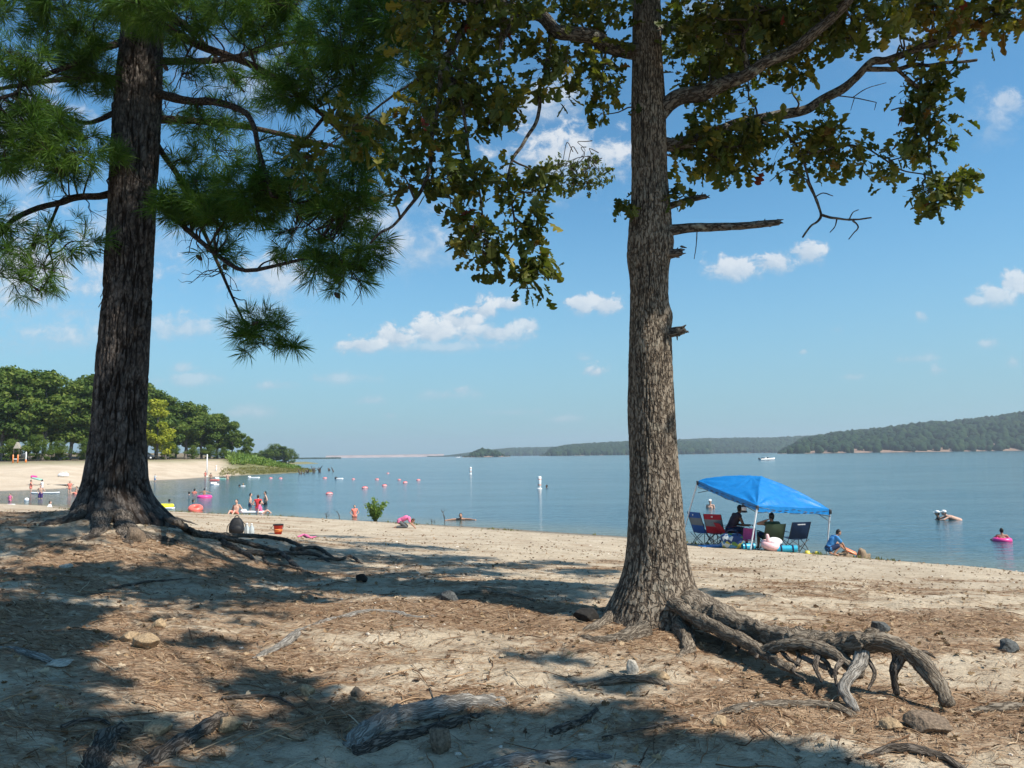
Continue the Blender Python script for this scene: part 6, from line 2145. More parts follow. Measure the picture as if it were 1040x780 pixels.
for i_, (px, py, s_) in enumerate([(62.5, 485.8, .5), (66.5, 486, .4)]):
    p = W(px, py)
    t = far(px, 14)
    b_ = empty('beach_bag', t, ['white beach bag lying on the far sand, left one', 'white beach bag lying on the far sand, right one'][i_], 'bag', None, i_ * .6)
    v, f = ball((0, 0, .22), (s_, s_ * .6, .26), 12, 8)
    Geo().add(v, f).obj('sack', M['white_vinyl'], b_)
    Geo().add(*tube([(-s_ * .5, 0, .40), (-.1, 0, .58), (.1, 0, .58), (s_ * .5, 0, .40)], .02, 6, 4)).obj('handle', M['white_vinyl'], b_)
t = far(62, 5)
b_ = empty('sand_mat', t + [0, 0, .03], 'dark grey mat on the wet sand below the white bags', 'mat', None, .1)
v, f = box((0, 0, 0), (2.4, 1.0, .06))
Geo().add(v, f).obj('sheet', CLOTH['grey'], b_)
Geo().add(*tube([(-1.2, -.5, .05), (-1.2, .5, .05)], .07, 8, 2)).obj('rolled_edge', CLOTH['grey'], b_)
# paddleboard and ball
p = W(46, 501)
o = empty('paddleboard', p + [0, 0, .04], 'long white paddleboard floating by the wading boy', 'paddleboard', None, -0.05)
g = Geo()
n = 24
xs = np.linspace(-1.35, 1.35, n)
wd_ = .38 * np.sqrt(np.maximum(0.0, 1 - np.abs(xs / 1.36) ** 3.2)) + .01
zr = .10 * np.maximum(0, np.abs(xs) / 1.35 - .6) ** 1.5
V = []
for x_, w_, z_ in zip(xs, wd_, zr):
    for yy, zz in ((-1, .0), (-.9, .05), (0, .065), (.9, .05), (1, .0), (.8, -.05), (-.8, -.05)):
        V.append((x_, yy * w_, zz + z_))
i_, j_ = np.meshgrid(np.arange(n - 1), np.arange(7), indexing='ij')
g.add(V, [np.stack([i_ * 7 + j_, i_ * 7 + (j_ + 1) % 7, (i_ + 1) * 7 + (j_ + 1) % 7, (i_ + 1) * 7 + j_], -1).reshape(-1, 4), np.array([list(range(6, -1, -1)), list(range((n - 1) * 7, n * 7))])])
g.obj('board', M['white_vinyl'], o)
Geo().add(*capsule((-1.1, 0, -.04), (-1.2, 0, -.22), .03, .015, 8)).obj('fin', M['dark_steel'], o)
tag(Geo().add(*ball(W(27, 509) + [0, 0, .1], .16, 20, 12)).obj('beach_ball', M['white_vinyl']), 'white ball floating below the adult with the pool float', 'ball')

# ---- swim-line floats and marker buoys
fl = [(330, 486, .55, 'farthest left red float of the swim line, beyond the others'), (334.5, 502, .55, 'nearest and largest red float of the swim line'), (359, 487, .42, 'faint red float right of the white raft end'),
      (370.5, 496, .55, 'red float of the nearer line straight above the green bush'), (383, 487.2, .48, 'red float of the far line, up and right of the green bush'), (390.5, 493.6, .5, 'red float of the nearer line, right of the one above the bush'),
      (405.5, 487.6, .42, 'red float just left of the long double float'), (411.5, 490.6, .55, 'elongated red float in the middle right of the swim line'), (425, 488, .5, 'rightmost red float of the swim line'), (394, 481, .45, 'faintest red float, highest in the picture'),
      (275, 486, .5, 'small red float near the grassy point, left one'), (285, 486.2, .5, 'small red float near the grassy point, right one')]
proto = None
for px, py, s_, lab in fl:
    p = W(px, py)
    if proto is None:
        proto = empty('swim_float', p, lab, 'float', 'red floats of the swim line')
        g = Geo()
        v, f = ball((0, 0, .06), (.50, .30, .26), 18, 12)
        g.add(v, f)
        g.obj('hull', M['buoy_red'], proto)
        Geo().add(*torus((0, 0, .06), .40, .035, 20, 8)).obj('band', M['white_vinyl'], proto)
        Geo().add(*torus((.52, 0, .05), .05, .015, 12, 6)).obj('eyelet', M['dark_steel'], proto)
        o = proto
    else:
        o = copy_tree(proto)
        o['label'] = lab
    o.location = [float(c) for c in p]
    o.scale = (s_ * 1.1,) * 3
    o.rotation_euler = (0, 0, rng.random() * .8)


def buoy(px, py, h, r_, label, bands):
    p = W(px, py)
    o = empty('marker_buoy', p, label, 'buoy', 'white marker buoys', 0, 1, (0.02, 0.03))
    Geo().add(*lathe([(.001, -.5), (r_, -.5), (r_, h - .04), (r_ * .8, h), (.001, h)], 24)).obj('body', M['white_paint'], o)
    Geo().add(*lathe([(r_ * 1.0, -.08), (r_ * 1.45, -.06), (r_ * 1.5, .0), (r_ * 1.45, .06), (r_ * 1.0, .08)], 24)).obj('collar', M['white_paint'], o)
    for z in bands:
        Geo().add(*lathe([(r_ + .004, z - .03), (r_ + .008, z - .025), (r_ + .008, z + .025), (r_ + .004, z + .03)], 24)).obj('band', M['orange_paint'], o)


buoy(547.8, 496.5, 1.1, .16, 'large white upright buoy left of the oak trunk', (.35, .85))
buoy(477.8, 481.5, 1.15, .17, 'smaller-looking white upright buoy farther out in the lake', (.4, .9))

# white poles on the far shore
p = far(210, 1.5)
o = empty('pole', p, 'tall white pole at the water edge of the cove', 'pole')
hh_ = CAM[2] + ray(210, 461.5)[2] / ray(210, 461.5)[1] * p[1] - p[2]
Geo().add(*lathe([(.001, -.3), (.10, -.3), (.085, hh_), (.001, hh_ + .02)], 16)).obj('shaft', M['white_paint'], o)
Geo().add(*lathe([(.08, 0), (.18, .0), (.18, .12), (.08, .16)], 16)).obj('base', M['white_paint'], o)
p = far(219.7, 10)
o = empty('post', p, 'short white post in the grass right of the tall pole', 'post')
Geo().add(*lathe([(.001, -.2), (.14, -.2), (.14, 1.0), (.001, 1.08)], 12)).obj('shaft', M['white_paint'], o)
Geo().add(*lathe([(.145, .75), (.15, .76), (.15, .88), (.145, .89)], 12)).obj('band', M['orange_paint'], o)
# beach-top posts at far left
p = far(15.5, 36)
o = empty('barrier', p, 'pair of orange posts with white rail at the top of the left beach', 'barrier')
for s_ in (-.34, .34):
    Geo().add(*lathe([(.001, -.3), (.09, -.3), (.085, 1.15), (.001, 1.2)], 12, (s_, 0, 0))).obj('post', M['orange_paint'], o)
Geo().add(*box((0, 0, .55), (.6, .06, .16))).obj('rail', M['white_paint'], o)
p = far(26, 37)
o = empty('signpost', p, 'white post with orange base and dark sign right of the orange pair', 'signpost')
Geo().add(*lathe([(.001, -.3), (.09, -.3), (.085, 1.5), (.001, 1.55)], 12)).obj('post', M['white_paint'], o)
Geo().add(*lathe([(.10, 0), (.12, .02), (.12, .4), (.10, .42)], 12)).obj('base', M['orange_paint'], o)
Geo().add(*box((-.3, -.12, 1.05), (.62, .05, .45))).obj('sign', CLOTH['grey'], o)
p = far(17, 50)
o = empty('shelter', p, 'small pale gabled shelter showing between the far left trees', 'shelter', None, .3)
zt = CAM[2] + ray(17, 449)[2] / ray(17, 447)[1] * p[1] - p[2]
Geo().add([(-.7, -.8, zt - 1.0), (.7, -.8, zt - 1.0), (0, -.8, zt), (-.7, 1.2, zt - 1.0), (.7, 1.2, zt - 1.0), (0, 1.2, zt)], [np.array([[0, 1, 2], [4, 3, 5]]), np.array([[0, 2, 5, 3], [1, 4, 5, 2], [0, 3, 4, 1]])]).obj('roof', M['stone_pale'], o, smoothf=False)
o.scale = (.62, .62, 1)
for sx in (-.6, .6):
    for sy in (-.7, 1.1):
        Geo().add(*box((sx, sy, (zt - 1.0) / 2), (.12, .12, zt - 1.0))).obj('post', M['twig'], o)

# parked car behind the pine trunk
p = far(146.5, 43)
car = empty('parked_car', p, 'dark grey car parked under the trees, half hidden by the pine trunk', 'car', None, 0.15)
M['car_paint'] = flat_mat('car_paint', (0.035, 0.04, 0.045), 0.25, 0.05, 5, 0.6)
M['car_glass'] = flat_mat('car_glass', (0.03, 0.045, 0.05), 0.08, 0.05, 5, 0.8)
M['rubber'] = flat_mat('rubber', (0.02, 0.02, 0.02), 0.8, 0.1)
g = Geo()
secs = [(-2.2, .55, .80, .70), (-2.1, .40, .88, .84), (-1.2, .34, .95, .88), (0, .32, .98, .90), (1.2, .34, .92, .90), (2.0, .40, .78, .85), (2.2, .5, .66, .72)]
V = []
for x_, zl, zh, w_ in secs:
    for yy, zz in ((-1, zl), (-1.0, (zl + zh) / 2), (-.93, zh), (0, zh + .02), (.93, zh), (1.0, (zl + zh) / 2), (1, zl), (0, zl - .02)):
        V.append((x_, yy * w_, zz))
n = len(secs)
i_, j_ = np.meshgrid(np.arange(n - 1), np.arange(8), indexing='ij')
g.add(V, [np.stack([i_ * 8 + j_, i_ * 8 + (j_ + 1) % 8, (i_ + 1) * 8 + (j_ + 1) % 8, (i_ + 1) * 8 + j_], -1).reshape(-1, 4), np.array([list(range(8)), list(range(n * 8 - 1, n * 8 - 9, -1))])])
g.obj('body', M['car_paint'], car)
g = Geo()
V = [(x_, y_ * w_, z_) for x_, w_, z_ in ((-1.9, .80, .9), (-1.25, .66, 1.42), (.35, .66, 1.46), (1.15, .80, .93)) for y_ in (-1, 1)]
g.add(V, np.array([[0, 1, 3, 2], [2, 3, 5, 4], [4, 5, 7, 6], [0, 2, 4, 6], [1, 7, 5, 3]]))
g.obj('cabin', M['car_paint'], car, smoothf=False)
Geo().add([(1.14, -.68, .98), (1.14, .68, .98), (.46, .58, 1.41), (.46, -.58, 1.41)], np.array([[0, 1, 2, 3]])).obj('windscreen', M['car_glass'], car).location = (.03, 0, .02)
for s_ in (-1, 1):
    gq = Geo().add([(-1.5, s_ * .765, .97), (.9, s_ * .765, .97), (.3, s_ * .68, 1.39), (-1.15, s_ * .68, 1.37)], np.array([[0, 1, 2, 3]]))
    gq.obj('side_window', M['car_glass'], car).location = (0, s_ * .012, 0)
for x_ in (-1.35, 1.4):
    for s_ in (-1, 1):
        v, f = lathe([(.10, -.10), (.30, -.11), (.33, -.07), (.33, .07), (.30, .11), (.10, .10)], 20)
        v = v[:, [0, 2, 1]] + np.array([x_, s_ * .80, .33])
        w_ = Geo().add(v, f).obj('wheel', M['rubber'], car)
        v, f = lathe([(.001, .0), (.19, .0), (.20, .03), (.001, .04)], 16)
        v = v[:, [0, 2, 1]] * [1, s_, 1] + np.array([x_, s_ * .89, .33])
        Geo().add(v, f).obj('rim', M['steel'], w_)

# ---- motorboats
def boat(pos, rz, L, label):
    o = empty('motorboat', pos, label, 'boat', None, rz, L / 5.5)
    g = Geo()
    xs = np.linspace(-2.6, 2.9, 16)
    V = []
    for x_ in xs:
        t = max(0, (x_ - .2) / 2.7)
        w_ = 1.1 * (1 - t ** 2.2) + .02
        zt = .55 + .28 * max(0, (x_ + .5) / 3.4) ** 1.5
        for yy, zz in ((-1, zt), (-.93, .15 + .2 * t), (-.55, -.25 + .5 * t ** 3), (0, -.38 + .8 * t ** 3), (.55, -.25 + .5 * t ** 3), (.93, .15 + .2 * t), (1, zt), (.86, zt - .02), (.4, zt - (.12 if x_ < 1.0 else -.06)), (-.4, zt - (.12 if x_ < 1.0 else -.06)), (-.86, zt - .02)):
            V.append((x_, yy * w_, zz))
    n, m_ = len(xs), 11
    i_, j_ = np.meshgrid(np.arange(n - 1), np.arange(m_), indexing='ij')
    g.add(V, [np.stack([i_ * m_ + j_, i_ * m_ + (j_ + 1) % m_, (i_ + 1) * m_ + (j_ + 1) % m_, (i_ + 1) * m_ + j_], -1).reshape(-1, 4), np.array([list(range(m_)), list(range(n * m_ - 1, (n - 1) * m_ - 1, -1))])])
    g.obj('hull', M['white_paint'], o)
    Geo().add([(.55, -.85, .6), (.55, .85, .6), (.15, .75, 1.05), (.15, -.75, 1.05), (.95, 0, .66), (.45, 0, 1.12)], [np.array([[0, 4, 5, 3], [4, 1, 2, 5]])]).obj('windscreen', M['car_glass'], o)
    Geo().add(*box((-.3, .4, .75), (.5, .5, .5))).obj('console', M['white_paint'], o)
    Geo().add(*box((-1.5, 0, .7), (.6, 1.5, .35))).obj('bench', CLOTH['navy'], o)
    bm_ = Geo().add(*box((-.7, 0, 1.75), (1.7, 1.7, .07), bev=.03)).obj('bimini', CLOTH['navy'], o)
    for sx in (-1.4, .0):
        for sy in (-.8, .8):
            Geo().add(*tube([(sx, sy, .55), (sx, sy * .98, 1.72)], .02, 6, 2)).obj('strut', M['steel'], bm_)
    Geo().add(*box((-2.85, 0, .62), (.4, .45, .55))).obj('outboard_motor', M['dark_steel'], o)
    return o


boat(W(779, 467.4), math.radians(8), 5.6, 'small white motorboat out on the lake right of the oak trunk')
boat(P(465, 464.0, 1150) * [1, 1, 0] + [0, 0, ZW], math.radians(20), 7, 'tiny white boat far off by the dark islet')
# ================================================================== THE CANOPY AND ITS COMPANY
kA, kB, kC = P(769, 513.5, 21.6), P(708.5, 488.5, 23.9), P(843, 517.5, 22.6)
kD = kB + kC - kA
tent = empty('canopy_tent', (kA + kC + kB + kD) / 4 * [1, 1, 0] + [0, 0, float(height(7.5, 23))], 'blue pop-up canopy on thin white legs, tilted towards the sun', 'canopy')
T0 = np.array(tent.location)
nU = 81
uu = np.linspace(-1, 1, nU)
U, V_ = np.meshgrid(uu, uu)


def roof_pt(U, V_):
    a, b_ = (U + 1) / 2, (V_ + 1) / 2
    q = (kA[None, None] * ((1 - a) * (1 - b_))[..., None] + kC[None, None] * (a * (1 - b_))[..., None] + kB[None, None] * ((1 - a) * b_)[..., None] + kD[None, None] * (a * b_)[..., None])
    m = np.maximum(np.abs(U), np.abs(V_))
    mn = np.minimum(np.abs(U), np.abs(V_))
    rise = 0.54 * (1 - m ** 1.55)
    sag = -0.045 * np.sin(np.pi * m) * (1 - (mn / (m + 1e-6)) ** 2)
    # tension creases fanning out of the corners and off the hub
    ang = np.arctan2(V_, U)
    cr = 0
    for sx in (-1, 1):
        for sy in (-1, 1):
            d_ = np.hypot(U - sx, V_ - sy)
            an = np.arctan2(V_ - sy, U - sx)
            cr = cr + 0.030 * np.sin(an * 15 + sx + 2 * sy) * np.exp(-(d_ / 0.62) ** 2) * np.minimum(1, d_ * 5)
    cr = cr + 0.016 * fbm(U * 3.5, V_ * 3.5, 3.0, 3) + 0.012 * np.sin(np.arctan2(V_ - .1, U + .15) * 14) * np.exp(-(np.hypot(U, V_) / 0.5) ** 2)
    q[..., 2] += rise + sag + cr
    return q


top = roof_pt(U, V_) - T0
g = Geo()
i_, j_ = np.meshgrid(np.arange(nU - 1), np.arange(nU - 1))
a_ = (j_ * nU + i_).ravel()
F_ = np.stack([a_, a_ + 1, a_ + nU + 1, a_ + nU], -1)
g.add(top.reshape(-1, 3), F_)
g.add(top.reshape(-1, 3) - [0, 0, .006], F_[:, ::-1])
m_, nt, b = new_mat('canopy_cloth')
v = nt.coord()
n_ = nt.noise(v, 6, 4)
c_ = nt.ramp(n_, [(0.3, (0.008, 0.205, 0.56)), (0.7, (0.016, 0.26, 0.66))])
nt.link(c_, b.inputs['Base Color'])
b.inputs['Roughness'].default_value = 0.42
b.inputs['Specular IOR Level'].default_value = 0.5
nt.link(nt.bump(nt.noise(v, 9, 5, 0.6, 0.8), 0.5, 0.03), b.inputs['Normal'])
tr = nt.node('ShaderNodeBsdfTranslucent')
nt.link(c_, tr.inputs[0])
mx = nt.node('ShaderNodeMixShader')
mx.inputs[0].default_value = 0.25
nt.link(b.outputs[0], mx.inputs[1])
nt.link(tr.outputs[0], mx.inputs[2])
nt.link(mx.outputs[0], m_.node_tree.nodes['Material Output'].inputs[0])
M['canopy'] = m_
roof = g.obj('roof', M['canopy'], tent)
# valance
edge = np.concatenate([top[0, :-1], top[:-1, -1], top[-1, :0:-1], top[:0:-1, 0]])
ne = len(edge)
g = Geo()
rows = []
ctr = edge.mean(0)
for k, dz in enumerate((0.0, .06, .12, .17)):
    o_ = (edge - ctr) * [1, 1, 0]
    o_ /= np.linalg.norm(o_, axis=1)[:, None]
    rows.append(edge + o_ * (.006 + .012 * np.sin(np.arange(ne) * .9 + k)[:, None] * k / 3) - [0, 0, dz])
rows = np.array(rows)
i_, j_ = np.meshgrid(np.arange(ne), np.arange(3))
F2 = np.stack([j_ * ne + i_, j_ * ne + (i_ + 1) % ne, (j_ + 1) * ne + (i_ + 1) % ne, (j_ + 1) * ne + i_], -1).reshape(-1, 4)
g.add(rows.reshape(-1, 3), F2)
g.obj('valance', M['canopy'], tent)
feet = {}
for nm, c, fpx in (('A', kA, (762, 559, 21.35)), ('B', kB, (690.5, 550.5, 24.3)), ('C', kC, (839, 556, 22.75)), ('D', kD, (786, 555, 25.2))):
    q = P(*fpx)
    q[2] = float(height(q[0], q[1])) - .02
    lg_ = Geo()
    d_ = (c - q)
    for t0_, t1_, r_ in ((0, .55, .019), (.5, 1.0, .025)):
        lg_.add(*tube([q + d_ * t0_ - T0, q + d_ * t1_ - [0, 0, .03] - T0], r_, 4, 2))
    L_ = lg_.obj('leg', M['steel'], tent, smoothf=False)
    Geo().add(*box(q + [0, 0, .02] - T0, (.13, .13, .03))).obj('foot', M['dark_steel'], L_)
    Geo().add(*box(c - [0, 0, .06] - T0, (.07, .07, .13))).obj('corner_bracket', M['dark_steel'], L_)
fr = Geo()
pk = (kA + kB + kC + kD) / 4 + [0, 0, .50]
for c in (kA, kB, kC, kD):
    fr.add(*tube([c - [0, 0, .05] - T0, pk - T0], .012, 6, 2))
for c, d_ in ((kA, kB), (kB, kD), (kD, kC), (kC, kA)):
    mid_ = (c + d_) / 2
    for p0, p1 in ((c - [0, 0, .06], mid_ - [0, 0, .34]), (mid_ - [0, 0, .08], c - [0, 0, .36]), (d_ - [0, 0, .06], mid_ - [0, 0, .34]), (mid_ - [0, 0, .08], d_ - [0, 0, .36])):
        if c is kA or d_ is kA:
            p0, p1 = p0 + [0, 0, .02], p1 + [0, 0, .16]
        fr.add(*tube([p0 - T0, p1 - T0], .010, 6, 2))
fr.obj('truss', M['dark_steel'], tent)

# ---- folding chairs
M['mesh_grey'] = flat_mat('chair_mesh_grey', (0.16, 0.18, 0.20), 0.8, 0.2, 90)
M['chair_navy'] = flat_mat('chair_navy', (0.008, 0.026, 0.07), 0.75, 0.15, 30)
M['chair_blue'] = flat_mat('chair_blue', (0.02, 0.085, 0.30), 0.75, 0.15, 30)
M['chair_red'] = flat_mat('chair_red', (0.33, 0.015, 0.03), 0.75, 0.15, 30)
M['chair_green'] = flat_mat('chair_green', (0.055, 0.085, 0.05), 0.8, 0.15, 30)
M['chair_pink'] = flat_mat('chair_pink', (0.62, 0.09, 0.24), 0.75, 0.15, 30)
M['print_white'] = flat_mat('white_print', (0.75, 0.75, 0.75), 0.7, 0.05)


def sheet(rows):
    """cloth panel from rows of points, with a little thickness"""
    rows = np.array(rows, float)
    a_, b_ = rows.shape[:2]
    g = Geo()
    i_, j_ = np.meshgrid(np.arange(b_ - 1), np.arange(a_ - 1))
    k_ = (j_ * b_ + i_).ravel()
    F_ = np.stack([k_, k_ + 1, k_ + b_ + 1, k_ + b_], -1)
    nrm = np.cross(np.gradient(rows, axis=1), np.gradient(rows, axis=0))
    nrm /= np.linalg.norm(nrm, axis=-1)[..., None] + 1e-9
    g.add((rows + nrm * .004).reshape(-1, 3), F_)
    g.add((rows - nrm * .004).reshape(-1, 3), F_[:, ::-1])
    return g


def camp_chair(pos, rz, label, mat, top=.92, seat=.42, scale=1.0, mesh=False, width=.54, print_=None, recl=.42):
    o = empty('camp_chair', pos, label, 'chair', 'folding chairs under the canopy', rz, scale)
    w = width / 2
    xs = np.linspace(-1, 1, 9)

    def back(t):
        return -.20 - (recl - .20) * t, seat + (top - seat) * t
    sr = [[(x * w, y, seat + .03 * ((y + .22) / .46) - .055 * (1 - x * x) * (1 - ((y - .02) / .26) ** 2 * .6)) for x in xs] for y in np.linspace(-.22, .26, 8)]
    sheet(sr).obj('seat', M[mat], o)

    def pan(t0, t1, n=6):
        return [[(x * w * (1.02 - .04 * t), back(t)[0] - .045 * (1 - x * x) * math.sin(math.pi * min(1, t * .9 + .1)), back(t)[1]) for x in xs] for t in np.linspace(t0, t1, n)]
    if mesh:
        bk = sheet(pan(.72, 1.0)).obj('backrest', M[mat], o)
        sheet(pan(.36, .72)).obj('mesh_panel', M['mesh_grey'], bk)
        sheet(pan(0, .36)).obj('lower_panel', M[mat], bk)
    else:
        bk = sheet(pan(0, 1.0, 10)).obj('backrest', M[mat], o)
    for s_ in (-1, 1):
        a0, b0 = back(1.0)
        Geo().add(*tube([(s_ * w * 1.03, .20, 0), (s_ * w * 1.03, -.12, seat * .72), (s_ * w * 1.03, back(.3)[0], back(.3)[1]), (s_ * w * 1.03, a0, b0)], .011, 7, 6)).obj('back_post', M['dark_steel'], o)
        Geo().add(*tube([(s_ * w * 1.05, .24, 0), (s_ * w * 1.05, .25, seat), (s_ * w * 1.05, .24, seat + .20)], .011, 7, 4)).obj('leg', M['dark_steel'], o)
        Geo().add(*tube([(s_ * w * 1.05, -.30, 0), (s_ * w * 1.05, -.1, seat * .5), (s_ * w * 1.05, .24, seat)], .011, 7, 4)).obj('leg', M['dark_steel'], o)
        sheet([[(s_ * w * 1.05 + x * .035, y, seat + .20 + .01 * math.sin(y * 9)) for x in (-1, 0, 1)] for y in np.linspace(-.24, .27, 6)]).obj('armrest', M[mat], o)
    xb = Geo()
    for y0, y1 in ((.25, .25), (-.30, -.30)):
        xb.add(*tube([(-w, y0, 0.02), (w, y1, seat - .02)], .009, 6, 2))
        xb.add(*tube([(w, y0 - .02, 0.02), (-w, y1 - .02, seat - .02)], .009, 6, 2))
    xb.obj('cross_brace', M['dark_steel'], o)
    if print_:
        g = Geo()
        for x0, t0, w_, h_ in print_:
            y_, z_ = back(t0)
            g.add(*box((x0, y_ - .058 + .03 * (x0 / w) ** 2, z_), (w_, .006, h_)))
        g.obj('logo', M['print_white'], bk)
    return o


# a short row of small letter strokes, as the back prints read from here
letters = [(-.085 + .028 * k, .86, .016, (.034 if k % 3 == 0 else .026)) for k in range(7)] + [(-.125, .86, .022, .03)]
camp_chair(on_ground(716, 551.5, 24.1), math.radians(-62), 'blue high-backed folding chair, leftmost under the canopy', 'chair_blue', 1.04, .42, 1, True, print_=[(0, .87, .05, .02), (0, .87, .02, .05)])
camp_chair(on_ground(730, 551.5, 23.6), math.radians(-38), 'red high-backed folding chair right of the blue one', 'chair_red', 1.0, .42, 1, True, print_=[(0, .87, .05, .02), (0.015, .87, .02, .05)])
cm_ = on_ground(741.5, 553, 23.2)
camp_chair(cm_, math.radians(-80), 'low dark red chair under the man leaning forward', 'chair_red', .74, .44)
cw = on_ground(783, 556.5, 22.5)
camp_chair(cw, math.radians(4), 'olive green folding chair with a woman leaning back in it', 'chair_green', .80, .36, 1, False, .56)
camp_chair(on_ground(807, 558.5, 22.35), math.radians(12), 'empty navy folding chair with white print at the right of the canopy', 'chair_navy', .90, .42, 1, False, .56, letters)
camp_chair(on_ground(759.5, 556, 22.3), math.radians(150), 'small pink child-size folding chair by the front canopy leg', 'chair_pink', .92, .42, .62)

person(cm_ + np.array([0, 0, 0.0]), math.radians(-82), 1.76, 'chair_lean', 'bare-armed man in a dark tank top sitting forward under the canopy', 'brown', 'black', (('shorts', 'shorts', 'navy'), ('tank_top', 'tank', 'plum')), None, .010, True, face=True)
person(cw + np.array([0, .03, -.03]), math.radians(4), 1.68, 'chair_recline', 'woman leaning back in the green chair, one arm behind her head', 'tan', 'black', (('top', 'tank', 'green'), ('shorts', 'shorts', 'navy')), None, .010, True)
bo = on_ground(845, 567, 21.4)
person(bo, math.radians(-84), 1.28, 'squat', 'boy in a blue shirt squatting over sand castles right of the canopy', 'tan', 'black', (('shirt', 'tee', 'blue'), ('shorts', 'shorts', 'navy')), None, .012, True, face=True)
person(on_ground(408, 536.5), math.radians(-88), 1.30, 'bent_kneel', 'child in a pink shirt and grey leggings crouched head-down on the beach', 'tan', 'brown', (('shirt', 'tee', 'pink'), ('leggings', 'leggings', 'grey')), None, .014, True)

# hanging lantern under the front edge
q = P(755.5, 512, 22.6)
o = empty('hanging_lantern', q - [0, 0, .0], 'dark lantern hanging under the front edge of the canopy', 'lantern')
Geo().add(*lathe([(.001, -.24), (.085, -.24), (.09, -.20), (.06, -.19), (.06, -.07), (.085, -.06), (.05, 0), (.001, .01)], 16)).obj('body', M['dark_steel'], o)
Geo().add(*lathe([(.062, -.18), (.072, -.17), (.072, -.09), (.062, -.08)], 16)).obj('glass', M['white_vinyl'], o)
Geo().add(*tube([(-.05, 0, 0), (-.04, 0, .10), (.04, 0, .10), (.05, 0, 0)], .006, 6, 5)).obj('handle', M['dark_steel'], o)

# patterned beach bag
p = on_ground(743.5, 558, 22.2)
bag = empty('beach_bag', p, 'big beach bag with a blue, white and green pattern beside the man', 'bag', None, -.15)
m_, nt, b = new_mat('leaf_print')
v = nt.coord()
vo = nt.voro(v, 9, 'F1', 1.0, 1)
sc_ = nt.node('ShaderNodeSeparateColor')
nt.link(vo, sc_.inputs[0])
c_ = nt.ramp(sc_.outputs[0], [(0.0, (0.02, 0.05, 0.16)), (0.3, (0.05, 0.22, 0.42)), (0.5, (0.55, 0.62, 0.65)), (0.7, (0.12, 0.25, 0.06)), (0.86, (0.45, 0.42, 0.08))], 'CONSTANT')
nt.link(c_, b.inputs['Base Color'])
b.inputs['Roughness'].default_value = 0.8
M['print'] = m_
v, f = box((0, 0, .21), (.52, .30, .42), bev=.06)
v[:, :2] *= (1 + .18 * (v[:, 2:3] / .42))
Geo().add(v, f).obj('sack', M['print'], bag)
for s_ in (-1, 1):
    Geo().add(*tube([(-.15, s_ * .17, .38), (-.12, s_ * .19, .52), (.12, s_ * .19, .52), (.15, s_ * .17, .38)], .012, 6, 5)).obj('handle', CLOTH['navy'], bag)
# flat blue mat
p = on_ground(724, 554.5, 22.9)
o = empty('beach_mat', p + [0, 0, .03], 'flat blue foam mat on the sand under the left chairs', 'mat', None, .25)
Geo().add(*box((0, 0, 0), (.75, .4, .04))).obj('pad', M['blue_mat'], o)
Geo().add(*tube([(.36, -.19, .035), (.36, .19, .035)], .028, 8, 2)).obj('rolled_edge', M['blue_mat'], o)


def roll(px, py, Y, L, r_, rz, label):
    p = on_ground(px, py, Y)
    o = empty('rolled_mat', p + [0, 0, r_], label, 'rolled mat', None, rz)
    sp = []
    for t in np.linspace(0, 5.5 * math.pi, 70):
        q_ = r_ * (.25 + .75 * t / (5.5 * math.pi))
        sp.append((math.cos(t) * q_, math.sin(t) * q_))
    sp = np.array(sp)
    g = Geo()
    V = np.concatenate([np.column_stack([np.full(70, x_), sp]) for x_ in (-L / 2, L / 2)])
    k_ = np.arange(69)
    g.add(V, np.stack([k_, k_ + 1, k_ + 71, k_ + 70], -1))
    g.obj('foam', M['turquoise_foam'], o)
    for x_ in (-L * .28, L * .28):
        v, f = lathe([(r_ + .002, -.02), (r_ + .007, -.018), (r_ + .007, .018), (r_ + .002, .02)], 20)
        Geo().add(v[:, [2, 0, 1]] + [x_, 0, 0], f).obj('strap', CLOTH['navy'], o)


roll(760, 557.5, 21.9, .36, .095, .15, 'turquoise rolled mat at the foot of the front canopy leg')
roll(799, 560.5, 21.6, .56, .10, -.08, 'turquoise rolled mat in front of the navy chair')
p = on_ground(783, 560, 21.75)
o = empty('pool_float', p + [0, 0, .17], 'puffy pink and white inflatable in front of the green chair', 'pool float', None, .2, 1, (.25, .05))
v, f = torus((0, 0, 0), .165, .105, 32, 14)
Geo().add(v, f).obj('tube', M['pale_pink'], o)
v, f = ball((.12, .02, .10), (.22, .16, .11), 16, 10)
Geo().add(v, f).obj('cushion', M['white_vinyl'], o)
Geo().add(*capsule((-.10, -.02, .12), (-.12, .04, .26), .06, .045, 12)).obj('neck', M['pale_pink'], o)

# sand castles, toys
def sandcastle(px, py, Y, w, h, seed, label, towers):
    p = on_ground(px, py, Y)
    o = empty('sand_castle', p, label, 'sand castle', 'sand castles in front of the boy')
    g = Geo()
    for x_, r_, z_ in towers:
        v, f = lathe([(.001, -.03), (r_ * 1.35, -.03), (r_ * 1.15, z_ * .25), (r_ * .95, z_ * .7), (r_ * .8, z_), (.001, z_ * 1.03)], 18, (x_, .03 * math.sin(x_ * 20), 0))
        v = v * (1 + 0.30 * fbm(v[:, 0] * 9 + seed, v[:, 1] * 9, v[:, 2] * 9, 3))[:, None]
        g.add(v, f)
    obj_mesh('mound', remesh(g, .02, 2), M['wet_sand'], o)


